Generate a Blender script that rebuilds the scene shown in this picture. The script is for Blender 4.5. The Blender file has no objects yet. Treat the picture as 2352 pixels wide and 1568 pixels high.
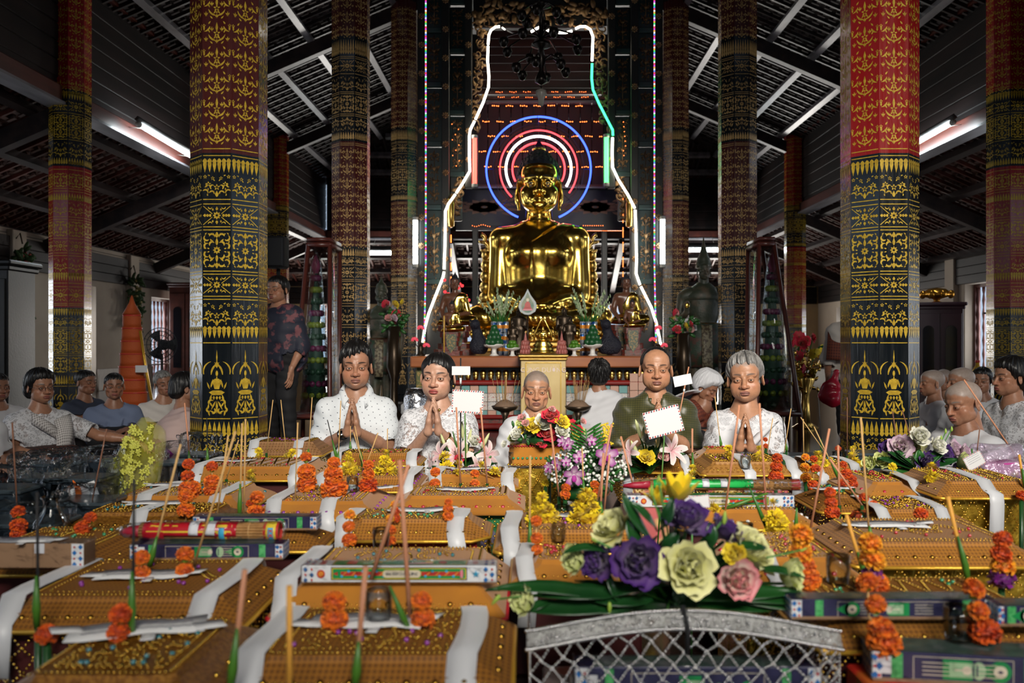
import bpy, math, random
import numpy as np
from mathutils import Vector, Matrix, Euler
S = bpy.context.scene
C = S.collection
# ------------------------------------------------------------------ camera
F, CX, CY, EYE = 1950.0, 1216.0, 787.0, 0.88
cam_d = bpy.data.cameras.new('camera'); cam = bpy.data.objects.new('camera', cam_d); C.objects.link(cam)
cam.location = (0, 0, EYE); cam.rotation_euler = (math.pi/2, 0, 0)
cam_d.sensor_width = 36; cam_d.lens = 36*F/2352
cam_d.shift_x = -(CX-1176)/2352; cam_d.shift_y = (CY-784)/2352
cam_d.clip_start = .05; cam_d.clip_end = 200
cam_d.dof.use_dof = True; cam_d.dof.focus_distance = 4.5; cam_d.dof.aperture_fstop = 3.6
S.camera = cam
# ------------------------------------------------------------------ exposure, world, daylight
S.view_settings.view_transform = 'Standard'; S.view_settings.look = 'None'
S.view_settings.gamma = 1; S.view_settings.exposure = 0.0; S.view_settings.use_curve_mapping = False
S.cycles.use_denoising = True
S.cycles.max_bounces = 6; S.cycles.diffuse_bounces = 3; S.cycles.glossy_bounces = 3; S.cycles.transmission_bounces = 5
S.cycles.transparent_max_bounces = 12; S.cycles.caustics_reflective = False; S.cycles.caustics_refractive = False
S.cycles.sample_clamp_indirect = 4
W = bpy.data.worlds.new('sky'); S.world = W; W.use_nodes = True
W.node_tree.nodes['Background'].inputs[0].default_value = (.62, .78, 1, 1)
W.node_tree.nodes['Background'].inputs[1].default_value = .8
def area(name, loc, aim, sx, sy, power, col=(1, 1, 1), spread=180):
 l = bpy.data.lights.new(name, 'AREA'); l.shape = 'RECTANGLE'; l.size = sx; l.size_y = sy; l.energy = power; l.color = col
 l.spread = math.radians(spread)
 o = bpy.data.objects.new(name, l); C.objects.link(o); o.location = loc
 o.rotation_euler = (Vector(aim)-Vector(loc)).to_track_quat('-Z', 'Y').to_euler(); return o
# daylight by the great door behind the camera, plus an unseen key lamp added above
area('daylight_front_door', (.9, -3.7, 1.5), (.6, 4, 1.0), 2.6, 2.3, 12, (.93, .97, 1))
area('added_front_key', (1.4, -3.6, 4.45), (.25, 5.4, .75), 3.4, 1.5, 100, (1, .94, .84), 46)
# daylight standing in the side openings (door at y=11, windows beyond and before it)
XL, XR, YB = -7.9, 8.4, 24.7
LW = [(3.5, 1.3, .1, 2.0), (7.4, 1.4, .1, 2.1), (11.0, 1.6, .02, 2.1), (14.85, 1.25, .1, 1.9), (18.37, 1.25, .1, 1.84), (22.4, 1.25, .1, 1.85)]   # centre y, width, z0, z1
RW = [(3.5, 1.3, .1, 2.0), (7.4, 1.4, .1, 2.1), (11.0, 1.6, .02, 2.1), (15.75, 1.25, .1, 2.0), (19.0, 1.25, .1, 1.9), (22.6, 1.25, .1, 1.85)]
for X_, sg_, ops_ in ((XL, -1, LW), (XR, 1, RW)):
 for yy, w_, z0, z1 in ops_: area('daylight_window', (X_+sg_*.36, yy, (z0+z1)/2), (X_-sg_*9, yy, (z0+z1)/2), z1-z0, w_, 19*w_*(z1-z0), (.9, .95, 1))
BACKW = [(-5.6, 1.3), (-2.2, 1.6), (2.2, 1.6), (5.4, 1.3)]
for xx, w_ in BACKW:
 area('daylight_window', (xx, YB+.33, 1.25), (xx, YB-3.2, 3.3), w_, 1.7, 130*w_, (1, .95, .88))
# ------------------------------------------------------------------ helpers
rnd = random.Random(7); R_ = np.random.RandomState(5)
A = np.array; pi = math.pi
def P(px, py, d): return A([(px-CX)*d/F, d, EYE-(py-CY)*d/F])          # a point d metres in front of the camera
def DZ(py, z): return F*(EYE-z)/(py-CY)                                # how far a level z is, seen at row py
def PZ(px, py, z): return P(px, py, DZ(py, z))
class M:
 """collects geometry for one mesh"""
 def __init__(s): s.v = []; s.f = []; s.n = 0
 def add(s, v, fs, m=0, sm=True):
  v = np.asarray(v, float).reshape(-1, 3)
  for f in fs:
   f = np.asarray(f, int)
   if f.size: s.f.append((f.reshape(-1, f.shape[-1])+s.n, m, sm))
  s.v.append(v); s.n += len(v); return s
 def put(s, o, mx=None, m=None):
  V = np.concatenate(o.v)
  if mx is not None:
   mx = np.asarray(mx); V = V@mx[:3, :3].T+mx[:3, 3]
  for f, mi, sm in o.f: s.f.append((f+s.n, mi if m is None else m, sm))
  s.v.append(V); s.n += len(V); return s
 def box(s, c, d, rz=0, m=0, bev=0.0, rot=None):
  hx, hy, hz = A(d)/2; b = min(bev, .45*min(d))
  R = rotz(rz) if rot is None else rot
  if b <= 0:
   v = A([(x*hx, y*hy, z*hz) for x in (-1, 1) for y in (-1, 1) for z in (-1, 1)])
   s.add(v@R.T+A(c), [A([(0, 1, 3, 2), (4, 6, 7, 5), (0, 4, 5, 1), (2, 3, 7, 6), (0, 2, 6, 4), (1, 5, 7, 3)])], m, False)
   return s
  v = []; ix = {}
  for x in (-1, 1):
   for y in (-1, 1):
    for z in (-1, 1):
     for a in range(3):
      p = [x*(hx-b), y*(hy-b), z*(hz-b)]; p[a] = (x*hx, y*hy, z*hz)[a]
      ix[x, y, z, a] = len(v); v.append(p)
  q = []; t = []
  for a in range(3):
   o1, o2 = [(1, 2), (2, 0), (0, 1)][a]
   for sg in (-1, 1):
    k = []
    for (u, w) in ((-1, -1), (1, -1), (1, 1), (-1, 1)):
     p = [0, 0, 0]; p[a] = sg; p[o1] = u; p[o2] = w; k.append(ix[(*p, a)])
    q.append(k if sg > 0 else k[::-1])
   for u in (-1, 1):
    for w in (-1, 1):
     p0 = [0, 0, 0]; p0[o1] = u; p0[o2] = w; p1 = list(p0); p0[a] = -1; p1[a] = 1
     k = [ix[(*p0, o1)], ix[(*p1, o1)], ix[(*p1, o2)], ix[(*p0, o2)]]
     q.append(k if u*w > 0 else k[::-1])
  for x in (-1, 1):
   for y in (-1, 1):
    for z in (-1, 1):
     k = [ix[x, y, z, a] for a in range(3)]; t.append(k if x*y*z > 0 else k[::-1])
  s.add(A(v)@R.T+A(c), [A(q), A(t)], m, False); return s
 def loft(s, rings, m=0, closed=True, caps=True, sm=True):
  r = A(rings, float); k, n = r.shape[:2]; f = []
  i = np.arange(n if closed else n-1); j = (i+1) % n
  for a in range(k-1): f.append(np.stack([a*n+i, a*n+j, (a+1)*n+j, (a+1)*n+i], 1))
  fs = [np.concatenate(f)]
  if caps and closed: fs += [A([list(range(n))[::-1]]), A([[(k-1)*n+q for q in range(n)]])]
  s.add(r, fs, m, sm); return s
 def tube(s, pts, rad, n=8, m=0, caps=True, flat=1.0, up=None):
  p = A(pts, float); k = len(p); rad = np.broadcast_to(A(rad, float), (k,))
  t = np.gradient(p, axis=0); t /= np.linalg.norm(t, axis=1)[:, None]+1e-12
  u = A(up, float) if up is not None else (A([0, 0, 1.]) if abs(t[0][2]) < .9 else A([1., 0, 0]))
  rg = []; a = np.arange(n)*2*pi/n
  for i in range(k):
   u = u-t[i]*(u@t[i]); u /= np.linalg.norm(u)+1e-12; w = np.cross(t[i], u)
   rg.append(p[i]+rad[i]*(np.cos(a)[:, None]*w+np.sin(a)[:, None]*u*flat))
  return s.loft(rg, m, True, caps)
 def lathe(s, prof, n=16, c=(0, 0, 0), m=0, caps=True, sm=True, sx=1., sy=1., ph=0.):
  a = np.arange(n)*2*pi/n+ph
  return s.loft([np.stack([r*np.cos(a)*sx+c[0], r*np.sin(a)*sy+c[1], np.full(n, z+c[2])], 1) for r, z in prof], m, True, caps, sm)
 def ball(s, c, r, nu=12, nv=8, m=0, rot=None):
  r = np.broadcast_to(A(r, float), (3,)); th = np.linspace(.001, pi-.001, nv+1); ph = np.arange(nu)*2*pi/nu
  v = np.stack([np.sin(th)[:, None]*np.cos(ph), np.sin(th)[:, None]*np.sin(ph), -np.cos(th)[:, None]+0*ph], -1)*r
  if rot is not None: v = v@A(rot).T
  return s.loft(v+A(c), m, True, False)
 def beads(s, pts, r, m=0, fine=False):
  p = A(pts, float).reshape(-1, 3); r = np.broadcast_to(A(r, float), (len(p),))
  bv, bf = ICO if fine else OCT
  v = (p[:, None, :]+bv[None]*r[:, None, None]).reshape(-1, 3)
  f = (bf[None]+np.arange(len(p))[:, None, None]*len(bv)).reshape(-1, 3)
  return s.add(v, [f], m, True)
 def grid(s, g, m=0, sm=True):                                       # an open sheet
  return s.loft(g, m, False, False, sm)
 def slab(s, g, th, m=0):                                            # a sheet with thickness th (g: k x n x 3)
  g = A(g, float); du = np.gradient(g, axis=0); dv = np.gradient(g, axis=1); nr = np.cross(du, dv)
  nr /= np.linalg.norm(nr, axis=2)[..., None]+1e-12
  a, b = g+nr*th/2, g-nr*th/2
  return s.loft(np.concatenate([a, b[:, ::-1]], 1), m, True, True, True)
 def prism(s, poly, d, mx=None, m=0):                               # a flat outline (x, y) with thickness d along z, centred
  p = A(poly, float); k = len(p); v = np.concatenate([np.c_[p, np.full(k, -d/2)], np.c_[p, np.full(k, d/2)]])
  if mx is not None: v = v@A(mx)[:3, :3].T+A(mx)[:3, 3]
  i = np.arange(k); j = (i+1) % k
  return s.add(v, [np.stack([i, j, j+k, i+k], 1), A([list(range(k))[::-1]]), A([list(range(k, 2*k))])], m, False)
def rotz(a): return A([[math.cos(a), -math.sin(a), 0], [math.sin(a), math.cos(a), 0], [0, 0, 1.]])
def rotx(a): return A([[1., 0, 0], [0, math.cos(a), -math.sin(a)], [0, math.sin(a), math.cos(a)]])
def roty(a): return A([[math.cos(a), 0, math.sin(a)], [0, 1., 0], [-math.sin(a), 0, math.cos(a)]])
def mx(t=(0, 0, 0), R=np.eye(3), s=1.0):
 m = np.eye(4); m[:3, :3] = A(R)*s; m[:3, 3] = t; return m
def align(d, roll=0.):                                                 # rotation taking +z to d
 d = A(d, float)/np.linalg.norm(d); x = np.cross([0, 1., 0] if abs(d[1]) < .95 else [1., 0, 0], d); x /= np.linalg.norm(x)
 return np.stack([x, np.cross(d, x), d], 1)@rotz(roll)
_o = A([(1, 0, 0), (-1, 0, 0), (0, 1, 0), (0, -1, 0), (0, 0, 1), (0, 0, -1)], float)
OCT = (_o, A([(0, 2, 4), (2, 1, 4), (1, 3, 4), (3, 0, 4), (2, 0, 5), (1, 2, 5), (3, 1, 5), (0, 3, 5)]))
def _ico():
 t = (1+5**.5)/2; v = A([(-1, t, 0), (1, t, 0), (-1, -t, 0), (1, -t, 0), (0, -1, t), (0, 1, t), (0, -1, -t), (0, 1, -t), (t, 0, -1), (t, 0, 1), (-t, 0, -1), (-t, 0, 1)], float)
 f = A([(0, 11, 5), (0, 5, 1), (0, 1, 7), (0, 7, 10), (0, 10, 11), (1, 5, 9), (5, 11, 4), (11, 10, 2), (10, 7, 6), (7, 1, 8), (3, 9, 4), (3, 4, 2), (3, 2, 6), (3, 6, 8), (3, 8, 9), (4, 9, 5), (2, 4, 11), (6, 2, 10), (8, 6, 7), (9, 8, 1)])
 return v/np.linalg.norm(v[0]), f
ICO = _ico()
def mesh(name, b, mats, col=None):
 me = bpy.data.meshes.new(name); V = np.concatenate(b.v)
 lp = np.concatenate([f.ravel() for f, _, _ in b.f]); tot = np.concatenate([np.full(len(f), f.shape[1]) for f, _, _ in b.f])
 me.vertices.add(len(V)); me.vertices.foreach_set('co', V.astype(np.float32).ravel())
 me.loops.add(len(lp)); me.loops.foreach_set('vertex_index', lp.astype(np.int32))
 me.polygons.add(len(tot)); me.polygons.foreach_set('loop_start', np.concatenate([[0], np.cumsum(tot)[:-1]]).astype(np.int32))
 me.update(calc_edges=True)
 me.polygons.foreach_set('material_index', np.concatenate([np.full(len(f), m) for f, m, _ in b.f]).astype(np.int32))
 me.polygons.foreach_set('use_smooth', np.concatenate([np.full(len(f), s) for f, _, s in b.f]).astype(bool))
 for x in (mats if isinstance(mats, (list, tuple)) else [mats]): me.materials.append(x)
 if col is not None:
  ca = me.color_attributes.new('Col', 'FLOAT_COLOR', 'POINT')
  cc = np.ones((len(V), 4), np.float32); cc[:len(col), :3] = col; ca.data.foreach_set('color', cc.ravel())
 me.validate(); return me
def tag(o, label=None, cat=None, group=None, kind=None):
 if label: o['label'] = label
 if cat: o['category'] = cat
 if group: o['group'] = group
 if kind: o['kind'] = kind
 return o
def obj(name, b, mats, parent=None, loc=None, rot=None, label=None, cat=None, group=None, kind=None, col=None):
 me = b if isinstance(b, bpy.types.Mesh) else mesh(name, b, mats, col)
 o = bpy.data.objects.new(name, me); C.objects.link(o)
 if parent is not None: o.parent = parent
 if loc is not None: o.location = loc
 if rot is not None: o.rotation_euler = rot
 return tag(o, label, cat, group, kind)
def thing(name, label=None, cat=None, loc=(0, 0, 0), rz=0., group=None, kind=None):
 o = bpy.data.objects.new(name, None); C.objects.link(o); o.location = loc; o.rotation_euler = (0, 0, rz); o.empty_display_size = .05
 return tag(o, label, cat, group, kind)
def kids(o): return KIDS.setdefault(o.name, [c for c in o.children])
KIDS = {}
def dup(o, loc=None, rz=None, label=None, group=None, scale=None, rot=None, parent=None):
 c = o.copy(); C.objects.link(c)
 if parent is not None: c.parent = parent
 if loc is not None: c.location = loc
 if rz is not None: c.rotation_euler = (0, 0, rz)
 if rot is not None: c.rotation_euler = rot
 if scale is not None: c.scale = (scale,)*3 if np.isscalar(scale) else scale
 if label: c['label'] = label
 if group: c['group'] = group
 for k in kids(o): dup(k, parent=c)
 return c
# ------------------------------------------------------------------ materials
MATS = {}
def nn(t, k, **kw):
 n = t.nodes.new(k)
 for a, b in kw.items(): setattr(n, a, b)
 return n
def mth(t, op, a, b=None, c=None):
 n = nn(t, 'ShaderNodeMath', operation=op)
 for i, x in enumerate((a, b, c)):
  if x is None: continue
  if isinstance(x, (int, float)): n.inputs[i].default_value = x
  else: t.links.new(x, n.inputs[i])
 return n.outputs[0]
def mixc(t, fac, a, b):
 n = nn(t, 'ShaderNodeMix', data_type='RGBA')
 for i, x in ((0, fac), (6, a), (7, b)):
  if isinstance(x, (tuple, list)): n.inputs[i].default_value = (*x[:3], 1)
  elif isinstance(x, (int, float)): n.inputs[i].default_value = x
  else: t.links.new(x, n.inputs[i])
 return n.outputs[2]
def coords(t, kind='Object', scale=(1, 1, 1)):
 tc = nn(t, 'ShaderNodeTexCoord'); mp = nn(t, 'ShaderNodeMapping'); mp.inputs[3].default_value = scale
 t.links.new(tc.outputs[kind], mp.inputs[0]); return mp.outputs[0]
def noise(t, vec, scale, detail=3, rough=.55):
 n = nn(t, 'ShaderNodeTexNoise'); n.inputs['Scale'].default_value = scale; n.inputs['Detail'].default_value = detail; n.inputs['Roughness'].default_value = rough
 if vec is not None: t.links.new(vec, n.inputs['Vector'])
 return n.outputs['Fac']
def ramp(t, x, lo, hi): 
 n = nn(t, 'ShaderNodeMapRange'); n.inputs[1].default_value = lo; n.inputs[2].default_value = hi; t.links.new(x, n.inputs[0]); return n.outputs[0]
def mat(name, col=(.8, .8, .8), rough=.5, metal=0., var=None, bump=None, emit=None, trans=0., alpha=1., attr=False, coat=0., sheen=0., sub=0., spec=None, stretch=(1, 1, 1), pat=None, ior=None, rvar=None):
 """procedural material; var=(scale, colour2[, lo, hi]) noise blend, bump=(scale, strength), pat=callable(tree, colour)->colour"""
 if name in MATS: return MATS[name]
 m = bpy.data.materials.new(name); m.use_nodes = True; t = m.node_tree; b = t.nodes['Principled BSDF']; L = t.links.new
 b.inputs['Roughness'].default_value = rough; b.inputs['Metallic'].default_value = metal
 c = tuple(col)
 if attr:
  a = nn(t, 'ShaderNodeVertexColor', layer_name='Col'); c = a.outputs[0]
 if var:
  v = noise(t, coords(t, 'Object', stretch), var[0]); lo, hi = (var[2:] if len(var) > 2 else (.38, .62))
  c2 = var[1]
  if attr and not isinstance(c2, (int, float)):
   c2n = nn(t, 'ShaderNodeMix', data_type='RGBA', blend_type='MULTIPLY'); c2n.inputs[0].default_value = 1; L(c, c2n.inputs[6]); c2n.inputs[7].default_value = (*c2, 1); c2 = c2n.outputs[2]
  c = mixc(t, ramp(t, v, lo, hi), c, c2)
 if pat: c = pat(t, c)
 if isinstance(c, tuple): b.inputs['Base Color'].default_value = (*c[:3], 1)
 else: L(c, b.inputs['Base Color'])
 if rvar:
  v = noise(t, coords(t, 'Object', stretch), rvar[0]); mr = nn(t, 'ShaderNodeMapRange'); mr.inputs[1].default_value = .3; mr.inputs[2].default_value = .7
  mr.inputs[3].default_value = rvar[1]; mr.inputs[4].default_value = rvar[2]; L(v, mr.inputs[0]); L(mr.outputs[0], b.inputs['Roughness'])
 if bump:
  bn = nn(t, 'ShaderNodeBump'); bn.inputs['Strength'].default_value = bump[1]; bn.inputs['Distance'].default_value = bump[2] if len(bump) > 2 else .01
  L(noise(t, coords(t, 'Object', stretch), bump[0], 4), bn.inputs['Height']); L(bn.outputs[0], b.inputs['Normal'])
 if emit: b.inputs['Emission Color'].default_value = (*emit[0], 1); b.inputs['Emission Strength'].default_value = emit[1]
 if trans: b.inputs['Transmission Weight'].default_value = trans
 if ior: b.inputs['IOR'].default_value = ior
 if alpha < 1: b.inputs['Alpha'].default_value = alpha
 if coat: b.inputs['Coat Weight'].default_value = coat; b.inputs['Coat Roughness'].default_value = .12
 if sheen: b.inputs['Sheen Weight'].default_value = sheen
 if sub: b.inputs['Subsurface Weight'].default_value = sub; b.inputs['Subsurface Radius'].default_value = (.012, .005, .003); b.inputs['Subsurface Scale'].default_value = 1.
 if spec is not None: b.inputs['Specular IOR Level'].default_value = spec
 MATS[name] = m; return m
def film(name='clear_film', tint=(.96, .97, 1), gl=.55, bump=14, rough=.07):
 if name in MATS: return MATS[name]
 m = bpy.data.materials.new(name); m.use_nodes = True; t = m.node_tree; t.nodes.clear(); o = nn(t, 'ShaderNodeOutputMaterial'); mx_ = nn(t, 'ShaderNodeMixShader'); tr = nn(t, 'ShaderNodeBsdfTransparent'); g = nn(t, 'ShaderNodeBsdfGlossy')
 tr.inputs[0].default_value = (*tint, 1); g.inputs['Roughness'].default_value = rough; lw = nn(t, 'ShaderNodeLayerWeight'); lw.inputs[0].default_value = .25; bn = nn(t, 'ShaderNodeBump'); bn.inputs['Strength'].default_value = .8; bn.inputs['Distance'].default_value = .02
 t.links.new(noise(t, coords(t), bump), bn.inputs['Height'])
 for n in (g, lw): t.links.new(bn.outputs[0], n.inputs['Normal'])
 t.links.new(mth(t, 'MULTIPLY', lw.outputs['Fresnel'], gl), mx_.inputs[0]); t.links.new(tr.outputs[0], mx_.inputs[1]); t.links.new(g.outputs[0], mx_.inputs[2]); t.links.new(mx_.outputs[0], o.inputs[0]); MATS[name] = m; return m
def weave(k, dark, th=.2):
 """diamond net of darker thread, k threads a metre"""
 def f(t, c):
  sx = nn(t, 'ShaderNodeSeparateXYZ'); t.links.new(coords(t, 'Object'), sx.inputs[0]); x, y, z = sx.outputs
  yz = mth(t, 'MULTIPLY', mth(t, 'ADD', y, z), .6)
  a = mth(t, 'SINE', mth(t, 'MULTIPLY', mth(t, 'ADD', x, yz), k)); b = mth(t, 'SINE', mth(t, 'MULTIPLY', mth(t, 'SUBTRACT', x, yz), k))
  return mixc(t, mth(t, 'GREATER_THAN', mth(t, 'MULTIPLY', a, b), th), c, dark)
 return f
# ------------------------------------------------------------------ signed-distance sculpting
class SDF:
 def __init__(s, lo, hi, h):
  s.h = h; s.lo = A(lo, float); n = np.ceil((A(hi, float)-s.lo)/h).astype(int)+1
  s.ax = [(s.lo[i]+h*np.arange(n[i])).astype(np.float32) for i in range(3)]; s.f = np.full(n, 1., np.float32)
 def _win(s, lo, hi, pad):
  sl = []
  for i in range(3):
   a = int(np.clip((lo[i]-pad-s.lo[i])/s.h, 0, len(s.ax[i]))); b = int(np.clip((hi[i]+pad-s.lo[i])/s.h+2, 0, len(s.ax[i]))); sl.append(slice(a, b))
  return tuple(sl), s.ax[0][sl[0]][:, None, None], s.ax[1][sl[1]][None, :, None], s.ax[2][sl[2]][None, None, :]
 def _op(s, sl, d, k, op):
  g = s.f[sl]
  if g.size == 0: return s
  if op == '+':
   h = np.clip(.5+.5*(g-d)/k, 0, 1); s.f[sl] = g*(1-h)+d*h-k*h*(1-h)
  else:
   h = np.clip(.5-.5*(g+d)/k, 0, 1); s.f[sl] = g*(1-h)-d*h+k*h*(1-h)
  return s
 def ell(s, c, r, k=.01, op='+', rot=None):
  c = A(c, float); r = np.broadcast_to(A(r, float), (3,)); R = r if rot is None else np.full(3, r.max())
  sl, x, y, z = s._win(c-R, c+R, k+3*s.h)
  x, y, z = x-c[0], y-c[1], z-c[2]
  if rot is not None:
   q = A(rot).T; x, y, z = (q[0, 0]*x+q[0, 1]*y+q[0, 2]*z, q[1, 0]*x+q[1, 1]*y+q[1, 2]*z, q[2, 0]*x+q[2, 1]*y+q[2, 2]*z)
  a = np.sqrt((x/r[0])**2+(y/r[1])**2+(z/r[2])**2)+1e-6; b = np.sqrt((x/r[0]**2)**2+(y/r[1]**2)**2+(z/r[2]**2)**2)+1e-6
  return s._op(sl, a*(a-1)/b, k, op)
 def cap(s, a, b, ra, rb=None, k=.01, op='+', sy=1.):
  rb = ra if rb is None else rb; a = A(a, float); b = A(b, float); R = max(ra, rb)
  sl, x, y, z = s._win(np.minimum(a, b)-R, np.maximum(a, b)+R, k+3*s.h)
  ab = b-a; t = np.clip(((x-a[0])*ab[0]+(y-a[1])*ab[1]+(z-a[2])*ab[2])/(ab@ab+1e-12), 0, 1)
  d = np.sqrt((x-a[0]-t*ab[0])**2+((y-a[1]-t*ab[1])/sy)**2+(z-a[2]-t*ab[2])**2)-(ra+(rb-ra)*t)
  return s._op(sl, d*min(1, sy), k, op)
 def chain(s, pts, rad, k=.01, op='+'):
  for i in range(len(pts)-1): s.cap(pts[i], pts[i+1], rad[i], rad[i+1], k, op)
  return s
 def box(s, c, hd, r=.0, k=.01, op='+', rot=None):
  c = A(c, float); hd = A(hd, float); R = hd+r if rot is None else np.full(3, np.linalg.norm(hd)+r)
  sl, x, y, z = s._win(c-R, c+R, k+3*s.h); x, y, z = x-c[0], y-c[1], z-c[2]
  if rot is not None:
   q = A(rot).T; x, y, z = (q[0, 0]*x+q[0, 1]*y+q[0, 2]*z, q[1, 0]*x+q[1, 1]*y+q[1, 2]*z, q[2, 0]*x+q[2, 1]*y+q[2, 2]*z)
  qx, qy, qz = np.abs(x)-hd[0], np.abs(y)-hd[1], np.abs(z)-hd[2]
  d = np.sqrt(np.maximum(qx, 0)**2+np.maximum(qy, 0)**2+np.maximum(qz, 0)**2)+np.minimum(np.maximum(qx, np.maximum(qy, qz)), 0)-r
  return s._op(sl, d, k, op)
 def cut(s, p, n):                                                   # keep the side n points away from
  x, y, z = s.ax[0][:, None, None], s.ax[1][None, :, None], s.ax[2][None, None, :]
  s.f = np.maximum(s.f, (x-p[0])*n[0]+(y-p[1])*n[1]+(z-p[2])*n[2]).astype(np.float32); return s
 def ripple(s, fn):
  s.f = (s.f+fn(s.ax[0][:, None, None], s.ax[1][None, :, None], s.ax[2][None, None, :])).astype(np.float32); return s
 def mesh(s):
  f = s.f.copy()
  f[0] = f[-1] = 1; f[:, 0] = f[:, -1] = 1; f[:, :, 0] = f[:, :, -1] = 1
  b = f < 0; n = A(f.shape)-1
  cnt = sum(b[i:i+n[0], j:j+n[1], k:k+n[2]].astype(np.int8) for i in (0, 1) for j in (0, 1) for k in (0, 1))
  act = (cnt > 0) & (cnt < 8); I = A(np.nonzero(act)).T; idx = np.full(act.shape, -1, np.int64); idx[act] = np.arange(len(I))
  co = A([(i, j, k) for i in (0, 1) for j in (0, 1) for k in (0, 1)]); fv = np.stack([f[I[:, 0]+c[0], I[:, 1]+c[1], I[:, 2]+c[2]] for c in co], 1)
  acc = np.zeros((len(I), 3)); num = np.zeros(len(I))
  for a in range(8):
   for b2 in range(a+1, 8):
    if np.abs(co[a]-co[b2]).sum() != 1: continue
    fa, fb = fv[:, a], fv[:, b2]; m = (fa < 0) != (fb < 0); t = np.where(m, fa/np.where(m, fa-fb, 1), 0)
    acc += m[:, None]*(co[a]+t[:, None]*(co[b2]-co[a])); num += m
  V = s.lo+s.h*(I+acc/num[:, None]); Q = []
  for ax in range(3):
   o1, o2 = (ax+1) % 3, (ax+2) % 3
   lo = [slice(None)]*3; hi = [slice(None)]*3; lo[ax] = slice(0, -1); hi[ax] = slice(1, None)
   x = b[tuple(lo)] != b[tuple(hi)]; E = A(np.nonzero(x)).T
   E = E[(E[:, o1] > 0) & (E[:, o2] > 0) & (E[:, o1] < n[o1]) & (E[:, o2] < n[o2])]
   q = []
   for d1, d2 in ((1, 1), (0, 1), (0, 0), (1, 0)):
    e = E.copy(); e[:, o1] -= d1; e[:, o2] -= d2; q.append(idx[e[:, 0], e[:, 1], e[:, 2]])
   q = np.stack(q, 1); fl = ~b[E[:, 0], E[:, 1], E[:, 2]]; q[fl] = q[fl][:, ::-1]; Q.append(q)
  Q = np.concatenate(Q); return V, Q[(Q >= 0).all(1)]
def relax(V, Q, it=1):
 e = np.concatenate([Q[:, [0, 1]], Q[:, [1, 2]], Q[:, [2, 3]], Q[:, [3, 0]]]); n = len(V)
 for _ in range(it):
  acc = np.stack([np.bincount(e[:, 0], V[e[:, 1], i], n)+np.bincount(e[:, 1], V[e[:, 0], i], n) for i in range(3)], 1)
  c = np.bincount(e[:, 0], minlength=n)+np.bincount(e[:, 1], minlength=n); V = .5*V+.5*acc/np.maximum(c, 1)[:, None]
 return V
def sculpt(s, it=1):
 V, Q = s.mesh(); return M().add(relax(V, Q, it), [Q])
# ------------------------------------------------------------------ hall: floor, walls, windows, roofs
m_floor = mat('floor_tile', (.035, .022, .016), .12, var=(2.5, (.02, .012, .01)), bump=(3, .02))
m_plaster = mat('cream_plaster', (.46, .39, .31), .85, var=(1.2, (.40, .33, .26)), bump=(25, .1))
m_wainscot = mat('wainscot_tile', (.30, .25, .20), .45, var=(7, (.25, .20, .17)))
m_board = mat('dark_board', (.008, .006, .006), .55, var=(4, (.020, .012, .011)), stretch=(1, .15, 1), bump=(30, .15), spec=.2)
m_wood = mat('dark_timber', (.016, .012, .013), .42, var=(6, (.04, .026, .024)), bump=(40, .12), stretch=(1, .2, 1))
m_redwood = mat('red_timber', (.12, .03, .02), .4, var=(6, (.07, .02, .015)), bump=(40, .12), stretch=(1, .2, 1))
m_greywood = mat('pale_timber', (.25, .24, .26), .3, var=(8, (.15, .145, .155)), bump=(40, .1), stretch=(1, .2, 1))
m_tile = mat('roof_tile', (.045, .032, .03), .8, var=(9, (.022, .016, .015)))
m_redtile = mat('clay_roof_tile', (.10, .042, .028), .75, var=(7, (.05, .022, .018)))
m_baluster = mat('baluster_wood', (.13, .045, .035), .35)
b = M().box(((XL+XR)/2, 10, -.06), (18, 31, .12)); obj('floor', b, m_floor, kind='structure')
PIL = [1.6, 5.4, 9.2, 13.0, 16.8, 20.6]
wl = []
bal = M().lathe([(.018, 0), (.03, .02), (.03, .06), (.014, .1)]+[(.016+.015*abs(math.sin(i*pi/2.)), .12+i*.125) for i in range(13)]+[(.03, 1.68), (.03, 1.75)], 8)
bal_me = mesh('baluster', bal, m_baluster)
TOPW = 2.62
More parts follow.
